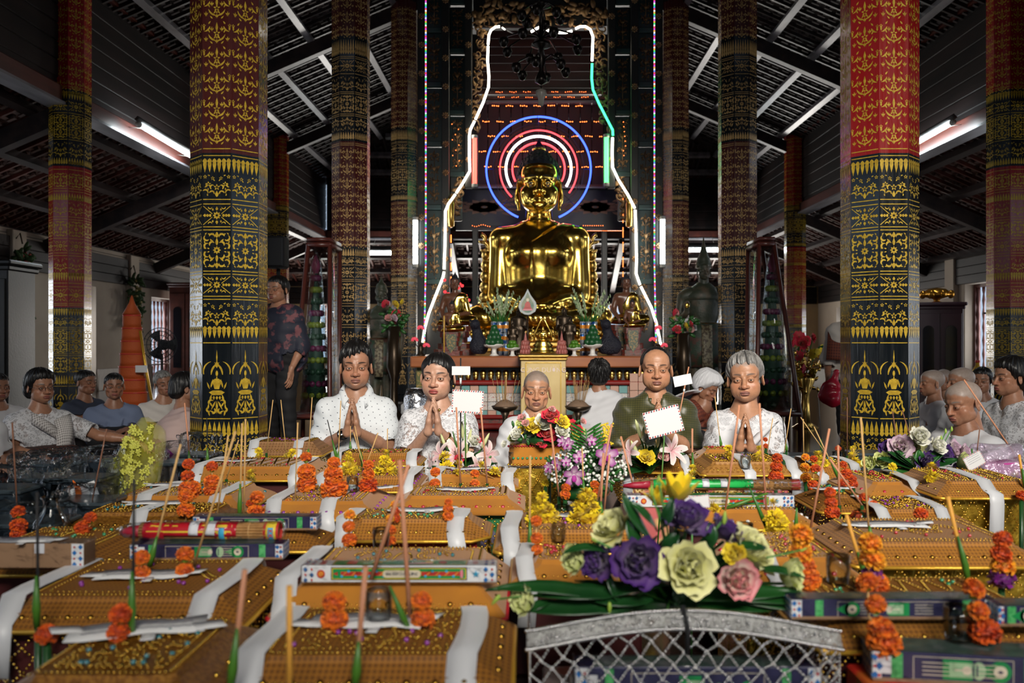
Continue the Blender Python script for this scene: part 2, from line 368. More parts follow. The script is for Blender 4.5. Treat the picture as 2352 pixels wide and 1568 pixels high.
def side_wall(name, X, sg, ops, wn):
 w = M(); t = .3; edges = [-4.0]
 for yy, wd, z0, z1 in ops: edges += [yy-wd/2, yy+wd/2]
 edges.append(YB+.3)
 for i in range(0, len(edges), 2): w.box((X+sg*t/2, (edges[i]+edges[i+1])/2, TOPW/2), (t, edges[i+1]-edges[i], TOPW))
 for yy, wd, z0, z1 in ops:
  w.box((X+sg*t/2, yy, (z1+TOPW)/2), (t, wd, TOPW-z1))
  if z0 > .03: w.box((X+sg*t/2, yy, z0/2), (t, wd, z0))
 wo = obj(name, w, m_plaster, kind='structure')
 for y in PIL: obj('pilaster', M().box((X-sg*.05, y, 1.3), (.1, .36, 2.6), bev=.01), m_plaster, wo)
 for i in range(len(PIL)):
  y0 = PIL[i]+.18; y1 = (PIL[i+1] if i+1 < len(PIL) else YB)-.18
  for k in range(3): obj('board', M().box((X-sg*.035, (y0+y1)/2, 2.09+k*.165), (.05, y1-y0, .16), bev=.006), m_board, wo)
  a = y0
  for yy, wd, z0, z1 in ops:
   if y0 < yy < y1:
    obj('wainscot', M().box((X-sg*.02, (a+yy-wd/2)/2, .2), (.04, yy-wd/2-a-.02, .4), bev=.006), m_wainscot, wo); a = yy+wd/2+.02
  obj('wainscot', M().box((X-sg*.02, (a+y1)/2, .2), (.04, y1-a, .4), bev=.006), m_wainscot, wo)
  obj('dado_moulding', M().box((X-sg*.03, (y0+y1)/2, .425), (.06, y1-y0, .03), bev=.006), m_wainscot, wo) if i > 3 else None
 for i, (yy, wd, z0, z1) in enumerate(ops):
  wi = thing('window_%d' % (wn+i), kind='structure', loc=(X+sg*.22, yy, z0)); h = z1-z0
  f = M().box((0, -wd/2+.03, h/2), (.1, .06, h)).box((0, wd/2-.03, h/2), (.1, .06, h)).box((0, 0, h-.03), (.1, wd-.12, .06)).box((0, 0, .03), (.1, wd-.12, .06))
  obj('window_frame', f, m_baluster, wi)
  n = int(wd/.17)
  for k in range(n): o = obj('baluster', bal_me, None, wi, (0, -wd/2+(k+.5)*wd/n, .06)); o.scale = (1, 1, (h-.12)/1.75)
def obj_noop(): pass
side_wall('wall_left', XL, -1, LW, 1)
side_wall('wall_right', XR, 1, RW, 11)
w = M(); t = .3; ed = [XL-.3]
for xx, wd in BACKW: ed += [xx-wd/2, xx+wd/2]
ed.append(XR+.3)
for i in range(0, len(ed), 2): w.box(((ed[i]+ed[i+1])/2, YB+.15, TOPW/2), (ed[i+1]-ed[i], t, TOPW))
for xx, wd in BACKW: w.box((xx, YB+.15, (2.05+TOPW)/2), (wd, t, TOPW-2.05)).box((xx, YB+.15, .15), (wd, t, .3))
wb = obj('wall_back', w, mat('ochre_plaster', (.62, .42, .20), .85, var=(1.5, (.52, .36, .2))), kind='structure')
for k in range(3): obj('board', M().box((.25, YB-.03, 2.09+k*.165), (16.2, .05, .16), bev=.006), m_board, wb)
for i, (xx, wd) in enumerate(BACKW):
 wi = thing('window_%d' % (21+i), kind='structure', loc=(xx, YB+.22, .3))
 obj('window_frame', M().box((-wd/2+.03, 0, .875), (.06, .1, 1.75)).box((wd/2-.03, 0, .875), (.06, .1, 1.75)).box((0, 0, 1.72), (wd-.12, .1, .06)).box((0, 0, .03), (wd-.12, .1, .06)), m_baluster, wi)
 for k in range(int(wd/.17)): obj('baluster', bal_me, None, wi, (-wd/2+(k+.5)*wd/int(wd/.17), 0, .06)).scale = (1, 1, .93)
# front wall with the great door and a gap made above it for the added key lamp
w = M(); 
for a, b_, z0, z1 in ((XL-.3, -.5, 0, 7), (2.3, XR+.3, 0, 7), (-.5, 2.3, 2.75, 3.65), (-.5, .2, 3.65, 5.2), (-.5, 2.3, 5.2, 7)):
 w.box(((a+b_)/2, -4.15, (z0+z1)/2), (b_-a, .3, z1-z0))
obj('wall_front', w, m_plaster, kind='structure')
# ---- roofs: a high roof on the inner ring of columns and a lower one over the aisles, hipped at the back
IN, ZI, SL = 5.35, 5.15, .43
def slope_frame(side, inner, zt, run, sl):
 """maps (along, down, out) of a roof slope to the world; 'down' runs to the eave from the inner line"""
 def f(a, dn, up):
  n = math.hypot(1, sl); ox, oz = dn-up*sl/n*-1, -dn*sl-up/n*-1
  if side == 'L': return (-(inner+ox), a, zt+oz)
  if side == 'R': return (inner+ox+.35, a, zt+oz)
  return (a, (YB-2.6-IN)+inner+ox, zt+oz)
 return f
def bar(f, a0, a1, d0, d1, u0, u1):
 v = [f(a, d, u) for a in (a0, a1) for d in (d0, d1) for u in (u0, u1)]
 return M().add(v, [A([(0, 1, 3, 2), (4, 6, 7, 5), (0, 4, 5, 1), (2, 3, 7, 6), (0, 2, 6, 4), (1, 5, 7, 3)])], 0, False)
def roof(name, side, inner, zt, run, sl, a0, a1, hip, mats, step, hook, pur, raf, hipdir=1):
 """hip(dn) -> how far the slope is cut back at its ends"""
 f = slope_frame(side, inner, zt, run, sl); ro = thing(name, kind='structure'); mt, mb, mp, mr = mats
 deck = M()
 for i in range(12):
  d0, d1 = run*i/12, run*(i+1)/12; q = bar(f, a0[0]-(hip(d1)+.2)*a0[1], a1[0]+(hip(d1)+.2)*a1[1], d0, d1, .03, .06); deck.put(q)
 obj('tile_deck', deck, mt, ro)
 L0 = a0[0]-hip(run)*a0[1]; L1 = a1[0]+hip(run)*a1[1]; n = int((L1-L0)/step); hk = M()
 for i in range(n):
  a = L0+(i+.5)*step; s0 = 0
  while s0 < run-.3 and not (a0[0]-hip(s0)*a0[1] < a < a1[0]+hip(s0)*a1[1]): s0 += .1
  if s0 >= run-.3: continue
  obj('batten', bar(f, a-.02, a+.02, s0, run, -.03, .02), mb, ro)
  k = 0
  while s0+k*hook[0] < run-.1:
   d = s0+(k+.5)*hook[0]; k += 1
   j = rnd.uniform(-.02, .02)
   hk.put(bar(f, a+step*.18, a+step*.62, d+j, d+hook[1]+j, -.004, .04))
   hk.put(bar(f, a+step*.5, a+step*.66, d-hook[1]*1.1+j, d+hook[1]+j, -.016, .04))
 obj('tile_ends', hk, mt, ro, kind='stuff')
 for d in pur: obj('purlin', bar(f, a0[0]-hip(d)*a0[1], a1[0]+hip(d)*a1[1], d-.045, d+.045, -.15, -.03), mp, ro)
 for a in raf:
  s0 = 0
  while s0 < run-.3 and not (a0[0]-hip(s0)*a0[1] <= a <= a1[0]+hip(s0)*a1[1]): s0 += .1
  obj('rafter', bar(f, a-.07, a+.07, s0, run, -.36, -.15), mr, ro)
 return ro
ROWS = [9.8, 13.85, 17.9, 22.0]
hm = (m_tile, m_wood, m_greywood, m_wood)
HIN = 1.7; run_h = IN-HIN+.3
for s_ in 'LR':
 roof('roof', s_, HIN, ZI+(IN-HIN)*SL, run_h, SL, (4., 0), (YB-2.6-(IN-HIN), 1), lambda d: d, hm, .26, (.17, .05), [.55+.68*i for i in range(5)], ROWS[:3])
roof('roof', 'B', HIN, ZI+(IN-HIN)*SL, run_h, SL, (.17-HIN, 1), (.17+HIN, 1), lambda d: d, hm, .26, (.17, .05), [.55+.68*i for i in range(5)], [-2.05, .17, 2.4])
obj('ceiling', M().box((.17, 9.5, ZI+(IN-HIN)*SL+.1), (4.2, 27.5, .06)).box((.17, -.2, 5.9), (17, 8.4, .06)), m_wood, kind='structure')
lm = (m_redtile, m_redwood, m_wood, m_wood); run_l = 2.95
for s_ in 'LR':
 roof('roof', s_, IN+.05, 3.78, run_l, .43, (6.5, 0), (YB-2.6, 1), lambda d: d, lm, .34, (.15, .045), [.35, 1.1, 1.85, 2.6], ROWS)
roof('roof', 'B', IN+.05, 3.78, run_l, .43, (-IN, 1), (IN+.35, 1), lambda d: d, lm, .34, (.15, .045), [.35, 1.1, 1.85, 2.6], [-5.3, -2.05, .17, 2.4, 5.6])
obj('ceiling', M().box((-6.8, 1.2, 3.9), (3.2, 10.6, .06)).box((7.2, 1.2, 3.9), (3.2, 10.6, .06)), m_wood, kind='structure')
# clerestory boarding between the two roofs
def clerestory(name, c, sz, along):
 o = obj(name, M().box(c, sz), m_board, kind='structure'); n = 6
 for k in range(n):
  z = 3.98+k*.205; s2 = [sz[0]+.03, sz[1]+.03, .195]; s2[along] = sz[along]; obj('board', M().box((c[0], c[1], z), s2, bev=.008), m_board, o)
 s2 = [sz[0]+.12, sz[1]+.12, .2]; s2[along] = sz[along]; obj('plate_beam', M().box((c[0], c[1], 3.7), s2, bev=.02), m_redwood, o)
 s2 = [sz[0]+.2, sz[1]+.2, .03]; s2[along] = sz[along]; obj('lower_fillet', M().box((c[0], c[1], 3.585), s2), m_greywood, o)
 s2 = [sz[0]+.16, sz[1]+.16, .05]; s2[along] = sz[along]; obj('upper_fillet', M().box((c[0], c[1], 5.2), s2), m_redwood, o)
clerestory('trim_1', (-IN-.02, 11.5, 4.45), (.06, 21.5, 1.5), 1)
clerestory('trim_2', (IN+.37, 11.5, 4.45), (.06, 21.5, 1.5), 1)
clerestory('trim_3', (.17, YB-2.55, 4.45), (10.9, .06, 1.5), 0)
# ------------------------------------------------------------------ columns with gilded stencils
m_black = mat('black_lacquer', (.006, .009, .012), .2, coat=.6, bump=(60, .25, .004), stretch=(1, 1, .06), rvar=(30, .14, .34))
m_brown = mat('red_brown_lacquer', (.075, .013, .011), .25, coat=.5, bump=(60, .2, .004), stretch=(1, 1, .06), rvar=(30, .16, .36))
m_red = mat('red_lacquer', (.33, .010, .010), .25, coat=.5, bump=(60, .2, .004), stretch=(1, 1, .06), rvar=(30, .16, .36))
m_gold = mat('stencil_gold', (.70, .47, .04), .38, .15, var=(40, (.5, .31, .02)))
m_dullgold = mat('stencil_copper_gold', (.68, .43, .16), .40, .15, var=(40, (.52, .31, .10)))
class Pat:
 """flat gilded print on one face: polygons in (u, z)"""
 def __init__(s, w): s.w = w; s.p = []
 def poly(s, p, mir=False):
  p = [(max(-s.w/2, min(s.w/2, x)), y) for x, y in p]; s.p.append(p)
  if mir: s.p.append([(-x, y) for x, y in p][::-1])
 def rect(s, x0, x1, y0, y1): s.poly([(x0, y0), (x1, y0), (x1, y1), (x0, y1)])
 def line(s, y, t=.006): s.rect(-s.w/2+.004, s.w/2-.004, y-t/2, y+t/2)
 def leaf(s, x, y, a, L, w, mir=False, notch=0.):
  c, n = math.cos(a), math.sin(a)
  q = [(0, 0), (.18, .32), (.42, .5), (.7, .3), (1, 0), (.7, -.3), (.42, -.5), (.18, -.32)]
  s.poly([(x+L*u*c-w*v*n, y+L*u*n+w*v*c) for u, v in q], mir)
 def arc(s, x, y, r, a0, a1, t, mir=False):
  o = []; i = []
  for k in range(7):
   a = a0+(a1-a0)*k/6; th = t*math.sin(pi*(.12+.88*k/6))*.5+.0006
   o.append((x+(r+th)*math.cos(a), y+(r+th)*math.sin(a))); i.append((x+(r-th)*math.cos(a), y+(r-th)*math.sin(a)))
  s.poly(o+i[::-1], mir)
 def strip(s, a, b, t, mir=False):
  d = A(b)-A(a); n = A([-d[1], d[0]])/np.linalg.norm(d)*t/2; a = A(a); b = A(b)
  s.poly([tuple(a+n), tuple(a-n), tuple(b-n), tuple(b+n)], mir)
 def flower(s, x, y, r, n=5, mir=False, a0=pi/2):
  for k in range(n): s.leaf(x+.22*r*math.cos(a0+k*2*pi/n), y+.22*r*math.sin(a0+k*2*pi/n), a0+k*2*pi/n, .8*r, .5*r, mir)
 def tulip(s, x, y, r, mir=False):
  s.leaf(x, y-r*.6, pi/2, 1.5*r, .5*r, mir); s.leaf(x-.12*r, y-r*.6, pi*.68, 1.2*r, .42*r, mir); s.leaf(x+.12*r, y-r*.6, pi*.32, 1.2*r, .42*r, mir)
  s.rect(x-.3*r, x+.3*r, y-.85*r, y-.7*r); 
  if mir: s.rect(-x-.3*r, -x+.3*r, y-.85*r, y-.7*r)
 # ---- bands
 def spikes(s, y0, y1, n=6, up=True):
  w = s.w/n
  for i in range(n):
   x = -s.w/2+(i+.5)*w; h = y1-y0
   if up: s.leaf(x, y0, pi/2, h*.95, w*.8); s.leaf(x, y0, pi/2, h*.45, w*.98)
   else: s.leaf(x, y1, -pi/2, h*.95, w*.8); s.leaf(x, y1, -pi/2, h*.45, w*.98)
 def xband(s, y0, y1):
  w = s.w/2-.005; ym = (y0+y1)/2; h = (y1-y0)/2
  for sg in (-1, 1):
   s.strip((.03*sg, ym+.16*h), (w*sg, y1-.06*h), .005); s.strip((.03*sg, ym-.16*h), (w*sg, y0+.06*h), .005)
  s.flower(0, ym, h*.42, 8)
  for q in (1, -1):
   for x, y, r in ((.0, .74, .26), (-.3, .72, .17), (.3, .72, .17)): s.leaf(x*w, ym+q*(y-.25)*h, q*pi/2, r*h*1.6, r*w*.8)
   s.arc(.5*w, ym+q*.86*h, .14*w, 0, -q*pi, .007, True)
  for x in (.42, .62, .82):
   s.leaf(x*w, ym, 0, .2*w, .3*h, True); s.leaf(x*w, ym, pi/4, .16*w, .16*h, True); s.leaf(x*w, ym, -pi/4, .16*w, .16*h, True)
 def scroll(s, y0, y1):
  w = s.w/2-.004; ym = (y0+y1)/2; h = (y1-y0)/2
  s.flower(0, ym, .3*w, 8)
  for q in (1, -1):
   s.leaf(0, ym+q*.25*h, q*pi/2, .42*h, .22*w); s.leaf(0, ym+q*.66*h, q*pi/2, .33*h, .3*w)
   for x, y, r, a0, a1, t in ((.34, .3, .2, -.4, 2.6, .012), (.72, .22, .2, -1.2, 2.2, .012), (.36, .72, .2, .2, 3.4, .012), (.74, .66, .2, -2.4, 1.2, .012), (.56, .48, .16, 2, 4.6, .01)):
    s.arc(x*w, ym+q*y*h, r*w, q*a0, q*a1, t, True)
   for x, y, a in ((.3, .5, .9), (.5, .9, 0.2), (.88, .42, 1.2), (.55, .12, .3), (.9, .88, 2.4), (.2, .88, .6)): s.leaf(x*w-.02*w, ym+q*(y-.05)*h, q*a, .2*w, .1*w, True)
   s.leaf(.9*w, ym+q*.06*h, q*1.4, .2*w, .1*w, True)
 def field(s, y0, y1, down=False):
  w = s.w/2-.004; h = y1-y0; g = -1 if down else 1; yb = y1 if down else y0
  for x, y, r in ((0, .42, .24), (.62, .55, .2), (.3, .8, .15), (.86, .86, .15)): s.flower(x*w, yb+g*y*h, r*w, 5, x > 0, g*pi/2)
  for x, y, r, a0, a1 in ((.32, .42, .16, -1, 2.4), (.36, .14, .2, .3, 3.2), (.84, .2, .2, .6, 3.6), (.88, .5, .13, 2, 5)): s.arc(x*w, yb+g*y*h, r*w, g*a0, g*a1, .010, True)
  s.leaf(0, yb, g*pi/2, .28*h, .26*w)
  for x, y, a in ((.12, .14, .5), (.6, .3, 1.2), (.15, .68, .9), (.5, .9, .4), (.66, .05, 1.3)): s.leaf(x*w, yb+g*y*h, g*a, .18*w, .1*w, True)
 def tulips(s, y0, y1, ch=.165):
  w = s.w/2-.003; y = y1-ch*.55; k = 0
  while y > y0-.02:
   for x, m in ((0, False),):
    s.flower(x, y, .26*w, 5); s.leaf(x, y+.08*ch, pi/2, .36*ch, .2*w)
    s.arc(.0, y+.05*ch, .62*w, -1.45, -.25, .011, True); s.leaf(.06*w, y-.1*ch, -.9, .3*w, .12*w, True)
    s.leaf(0, y-.12*ch, -pi/2, .1*ch, .12*w); s.tulip(0, y-.3*ch, .19*w)
   s.tulip(.36*w, y+.18*ch, .2*w, True); s.tulip(.78*w, y-.22*ch, .2*w, True); s.flower(.93*w, y+.3*ch, .14*w, 5, True); s.leaf(.62*w, y+.36*ch, 2.2, .3*w, .12*w, True); s.leaf(.3*w, y-.42*ch, .8, .3*w, .12*w, True)
   s.leaf(.5*w, y+.02*ch, 1.1, .3*w, .1*w, True); s.arc(.98*w, y+.34*ch, .5*w, 3.4, 4.6, .01, True); s.leaf(.92*w, y+.1*ch, pi/2, .2*ch, .14*w, True)
   y -= ch
 def deity(s, y0, y1):
  h = y1-y0; w = s.w/2
  yh = y0+.63*h
  s.arc(.16*h-.02, yh-.0*h, .2*h, pi*1.0, pi*.62, .012, True); s.arc(.05*h, yh+.05*h, .155*h, pi*.1-.6, pi*.1+1.0, .009, True)
  s.leaf(0, yh+.18*h, pi/2, .2*h, .10*w); s.leaf(.0, yh+.1*h, pi/2, .12*h, .22*w)
  s.leaf(.2*w, yh+.12*h, 2.1, .09*h, .08*w, True); s.leaf(.33*w, yh+.06*h, 1.9, .09*h, .09*w, True)
  s.poly([(.09*w*math.cos(a), yh+.02*h+.045*h*math.sin(a)) for a in np.linspace(0, 2*pi, 10)[:-1]])
  s.rect(-.04*w, .04*w, yh-.06*h, yh-.03*h)
  s.poly([(-.33*w, yh-.09*h), (-.12*w, yh-.06*h), (.12*w, yh-.06*h), (.33*w, yh-.09*h), (.16*w, yh-.22*h), (-.16*w, yh-.22*h)])
  s.leaf(.42*w, yh-.2*h, 1.8, .14*h, .13*w, True); s.leaf(.5*w, yh-.22*h, 1.2, .12*h, .12*w, True); s.strip((.34*w, yh-.1*h), (.06*w, yh-.2*h), .008, True)
  s.poly([(-.56*w, yh-.27*h), (-.3*w, yh-.24*h), (.3*w, yh-.24*h), (.56*w, yh-.27*h), (.3*w, yh-.31*h), (-.3*w, yh-.31*h)])
  for x in (-.42, -.21, 0, .21, .42): s.leaf(x*w, yh-.325*h, -pi/2, .06*h, .16*w)
  s.leaf(0, yh-.4*h, -pi/2, .2*h, .16*w); s.leaf(.08*w, yh-.4*h, -1.1, .16*h, .13*w, True)
  for x, y, r, a0, a1 in ((.38, .2, .2, -.5, 2.4), (.3, .08, .2, 2.2, 5), (.55, .1, .16, -2, 1.4)): s.arc(x*w, y0+y*h, r*w, a0, a1, .012, True)
  for x, y, a in ((.5, .24, 1.9), (.62, .1, 1.7), (.12, .04, .5), (.3, .14, 1.), (.5, .0, 1.3)): s.leaf(x*w, y0+y*h, a, .1*h, .12*w, True)
 def band(s, kind, y0, y1):
  if kind == 'lines': s.line(y0+.005); s.line(y1-.005)
  elif kind == 'line': s.line((y0+y1)/2)
  elif kind == 'up': s.spikes(y0, y1)
  elif kind == 'down': s.spikes(y0, y1, up=False)
  elif kind == 'x': s.xband(y0, y1)
  elif kind == 'scroll': s.scroll(y0, y1)
  elif kind == 'scroll2': m_ = (y0+y1)/2; s.scroll(y0, m_-.003); s.scroll(m_+.003, y1)
  elif kind == 'field': s.field(y0, y1)
  elif kind == 'fieldd': s.field(y0, y1, True)
  elif kind == 'tulips': s.tulips(y0, y1)
  elif kind == 'deity': s.deity(y0, y1)
CB = [('deity', .40, .83), ('line', .87, .89), ('down', .905, .99), ('field', .99, 1.15), ('lines', 1.16, 1.19), ('x', 1.2, 1.32), ('lines', 1.325, 1.355), ('scroll', 1.365, 1.61), ('lines', 1.615, 1.645), ('x', 1.65, 1.78), ('lines', 1.785, 1.825), ('field', 1.835, 1.99), ('down', 1.99, 2.09), ('line', 2.1, 2.115)]
COLUMN = {
 'near': (.25, [(-.02, 2.125, 0), (2.125, 6.4, 1)], [('field', .02, .14), ('field', .14, .26), ('up', .265, .37), ('line', .375, .39)]+CB+[('line', 2.145, 2.16), ('tulips', 2.17, 6.3)]),
 'mid': (.22, [(-.02, 1.97, 0), (1.97, 3.16, 1), (3.16, 4.35, 0), (4.35, 6.4, 1)],
 [('deity', .2, .62), ('line', .65, .67), ('tulips', .68, 1.02), ('lines', 1.05, 1.09), ('field', 1.1, 1.28), ('lines', 1.29, 1.33), ('scroll', 1.34, 1.56), ('lines', 1.57, 1.6), ('x', 1.61, 1.74), ('line', 1.75, 1.77), ('field', 1.77, 1.85), ('up', 1.86, 1.95), ('line', 1.985, 2.0), ('tulips', 2.02, 3.1), ('lines', 3.11, 3.14),
  ('up', 3.18, 3.27), ('fieldd', 3.27, 3.43), ('lines', 3.44, 3.47), ('scroll', 3.48, 3.68), ('lines', 3.69, 3.72), ('field', 3.73, 3.9), ('line', 3.91, 3.93), ('x', 3.94, 4.08), ('lines', 4.09, 4.12), ('up', 4.14, 4.32), ('line', 4.36, 4.38), ('tulips', 4.4, 6.3)]),
 'aisle': (.22, [(-.02, 1.28, 0), (1.28, 2.88, 2), (2.88, 3.75, 0), (3.75, 5.3, 2)],
 [('deity', .02, .36), ('line', .38, .4), ('up', .41, .52), ('scroll', .54, .72), ('lines', .73, .76), ('scroll2', .77, 1.02), ('lines', 1.03, 1.06), ('field', 1.07, 1.17), ('down', 1.18, 1.27), ('lines', 1.3, 1.33), ('x', 1.34, 1.5), ('lines', 1.51, 1.56), ('down', 1.57, 1.68), ('field', 1.68, 1.85), ('lines', 1.86, 1.9), ('x', 1.91, 2.04), ('line', 2.05, 2.07), ('scroll', 2.08, 2.26), ('lines', 2.27, 2.31), ('field', 2.32, 2.48), ('up', 2.49, 2.58), ('lines', 2.59, 2.63), ('scroll', 2.64, 2.8), ('line', 2.83, 2.85),
  ('up', 2.9, 2.98), ('field', 2.98, 3.16), ('line', 3.17, 3.19), ('scroll2', 3.2, 3.46), ('line', 3.47, 3.49), ('x', 3.5, 3.62), ('down', 3.63, 3.73), ('line', 3.77, 3.79), ('tulips', 3.8, 5.2)])}
CMESH = {}
def column(x, y, kind, shaft_mats, gold, label):
 R, zones, bands = COLUMN[kind]
 if kind not in CMESH:
  sh = M(); a = np.arange(8)*pi/4+pi/8
  for z0, z1, mi in zones: sh.loft([np.stack([R*np.cos(a), R*np.sin(a), np.full(8, z)], 1) for z in (z0, z1)], mi, True, True, False)
  w = 2*R*math.sin(pi/8); ap = R*math.cos(pi/8)+.0015; p = Pat(w-.004)
  for k, y0, y1 in bands: p.band(k, y0, y1)
  g = M()
  for q in p.p: g.add([(u, -ap, v) for u, v in q], [A([list(range(len(q)))])], 0, False)
  CMESH[kind] = (sh, mesh('gilded_stencil', g, gold))
 sh, gm = CMESH[kind]
 t = thing('column', label, 'column', (x, y, 0))
 obj('shaft', sh, shaft_mats, t)
 for i in range(8):
  o = obj('gilded_stencil', gm, None, t, rot=(0, 0, i*pi/4))
  if gm.materials[0] != gold: o.material_slots[0].link = 'OBJECT'; o.material_slots[0].material = gold
 obj('plinth', M().lathe([(R+.05, 0), (R+.05, .04), (R+.012, .055)], 8, ph=pi/8, sm=False), m_black, t)
 return t
kb, kr = (m_black, m_brown, m_red), (m_black, m_red, m_red)
column(-2.05, 5.8, 'near', kb, m_gold, 'thick octagonal column, brown red above black, gold stencils, behind yellow mesh gift')
column(2.39, 5.8, 'near', kr, m_gold, 'thick octagonal column, bright red above black, gold stencils, beside bald nuns')
column(-2.06, 9.8, 'mid', kb, m_dullgold, 'slimmer gilded column behind the man in dotted white shirt')
column(2.40, 9.8, 'mid', kb, m_dullgold, 'slimmer gilded column behind the grey-haired woman in lace')
column(-2.04, 13.85, 'mid', kb, m_dullgold, 'dark gilded column beside altar screen, behind the green stone guardian')
column(2.38, 13.85, 'mid', kb, m_dullgold, 'dark gilded column beside altar screen, behind the paper-tagged guardian')
column(-5.3, 9.8, 'aisle', kr, m_gold, 'red and black aisle column behind the woman with glasses')
column(5.52, 9.8, 'aisle', kr, m_gold, 'red and black aisle column behind the black-haired woman in lace')
column(-5.3, 13.85, 'aisle', kr, m_gold, 'red and black aisle column hidden behind the thick brown column')
column(5.52, 13.85, 'aisle', kr, m_gold, 'red and black aisle column hidden behind the thick red column')
column(-5.3, 17.9, 'aisle', kr, m_gold, 'far red aisle column beside the standing woman in floral blouse')
column(5.6, 17.9, 'aisle', kr, m_gold, 'far red aisle column beside the glass cabinet and the yellow wall')
# ------------------------------------------------------------------ people
m_dark = mat('black_trousers', (.008, .008, .01), .8)
m_skin = mat('skin', (.4, .2, .12), .42, attr=True, var=(60, (.86, .84, .82), .35, .7), bump=(260, .12, .002), spec=.4)
m_hair_black = mat('black_hair', (.006, .005, .005), .42, bump=(130, .5, .004), stretch=(1, 1, .25))
m_hair_grey = mat('grey_hair', (.27, .26, .25), .5, var=(60, (.12, .115, .11)), bump=(150, .5, .004), stretch=(1, 1, .3))
m_eye = [mat('eye_white', (.7, .66, .6), .2), mat('iris', (.02, .012, .008), .1)]
def bump2(V, c, r): return np.exp(-(((V-A(c))/A(r))**2).sum(1))
def hairline(x, y, kind='m'):
 pts = {'m': ((-.12, .078), (-.06, .066), (-.035, .035), (-.012, .008), (.012, -.012), (.03, -.05), (.12, -.06)),
     'w': ((-.12, .072), (-.065, .060), (-.035, .020), (-.010, -.012), (.012, -.03), (.03, -.07), (.12, -.085)),
     'bald': ((-.12, .2), (-.06, .15), (-.03, .085), (-.012, .01), (.012, -.01), (.03, -.05), (.12, -.06)),
     'b': ((-.12, .068), (-.095, .068), (-.07, .055), (.005, .015), (.01, -.01), (.03, -.05), (.12, -.06))}[kind]
 p = A(pts); return np.interp(y, p[:, 0], p[:, 1])
def head_sdf(h=.0024, wid=1., jaw=1., gaunt=0., nose=1., age=0., lip=1., eye=1., brow=1., ears=1., buddha=False, neck=.16, nw=1., up=1.):
 s = SDF((-.105, -.14, -.125-neck*.9), (.105, .125, .14), h)
 s.ell((0, .014, .036), (.074*wid, .094, .080*up), .02)
 s.ell((0, -.040, .045), (.062*wid, .048, .055), .02)
 s.ell((0, -.026, -.040), (.0615*wid, .062, .072), .02)
 s.ell((0, -.062, -.088), (.024*jaw, .022, .020), .018)
 for q in (-1, 1):
  s.ell((q*.043*wid*jaw, -.008, -.058), (.017, .026, .024), .026)
  s.ell((q*.043*wid, -.052, -.028), (.024, .020, .018), .02); s.ell((q*.036*wid*jaw, -.046, -.054), (.024, .024, .030), .025)
  s.cap((q*.012, -.084, .021), (q*.047*wid, -.066, .020), .0095*brow, .008, .014)
  s.ell((q*.032, -.103, -.001), (.019, .016, .0115), .012, '-')
  if gaunt: s.ell((q*.054*wid, -.064, -.062), (.012, .012*gaunt+.004, .022), .02, '-')
 s.ell((0, -.074, -.066), (.034, .024, .026), .016)
 s.cap((0, -.084, .010), (0, -.104*nose**.3, -.030), .0085*nw, .0105*nw, .010)
 s.ell((0, -.1075*nose**.3, -.034), (.0135*nw*nose, .0115, .0105), .007)
 for q in (-1, 1):
  s.ell((q*.0150*nw*nose, -.096, -.036), (.0095, .011, .0085), .005)
  s.ell((q*.0075*nw, -.106, -.0455), (.0045, .005, .003), .003, '-')
  s.cap((q*.021, -.104, -.040), (q*.034, -.088, -.070), .0016, .0016, .007+.003*age, '-')
  if age:
   s.cap((q*.024, -.094, -.0175), (q*.043, -.083, -.012), .0011, .0011, .004, '-')
   s.cap((q*.030, -.086, -.074), (q*.026, -.080, -.094), .0012, .0012, .006, '-')
  # lids: a ball with an almond opening
  s.ell((q*.032, -.0785, -.002), (.0165, .0135, .0130), .004)
  s.ell((q*.0320, -.0955, -.0035), (.0138, .0105, .0047*eye+.0002), .0014, '-', roty(-q*.10))
  s.cap((q*.017, -.094, .0085*eye+.002), (q*.046, -.082, .0085*eye+.001), .0010, .0010, .003, '-')
 s.ell((0, -.0955, -.0610), (.0225, .0085, .0060*lip), .004)
 s.ell((0, -.0945, -.0715), (.0185, .0085, .0066*lip), .004)
 s.cap((-.023, -.0955, -.0660), (0, -.1035, -.0668), .0013, .0013, .003, '-'); s.cap((.023, -.0955, -.0660), (0, -.1035, -.0668), .0013, .0013, .003, '-')
 s.ell((0, -.093, -.081), (.018, .006, .004), .008, '-')
 if age:
  for z in (.040, .050, .060): s.cap((-.036, -.091+.08*(z-.04), z), (.036, -.091+.08*(z-.04), z), .0009, .0009, .004, '-')
 for q in (-1, 1):
  L = 1.6 if buddha else ears
  s.ell((q*.0795*wid, .010, -.006-.018*(L-1)), (.0075, .0185, .031*L), .006, '+', rotz(q*.35)@roty(-q*.12))
  s.ell((q*.088*wid, .004, -.002), (.0065, .010, .018), .004, '-', rotz(q*.35))
 s.cap((0, .026, -.050), (0, .036, -.115-neck), .047*min(1, jaw+.05), .054, .012)
 return s
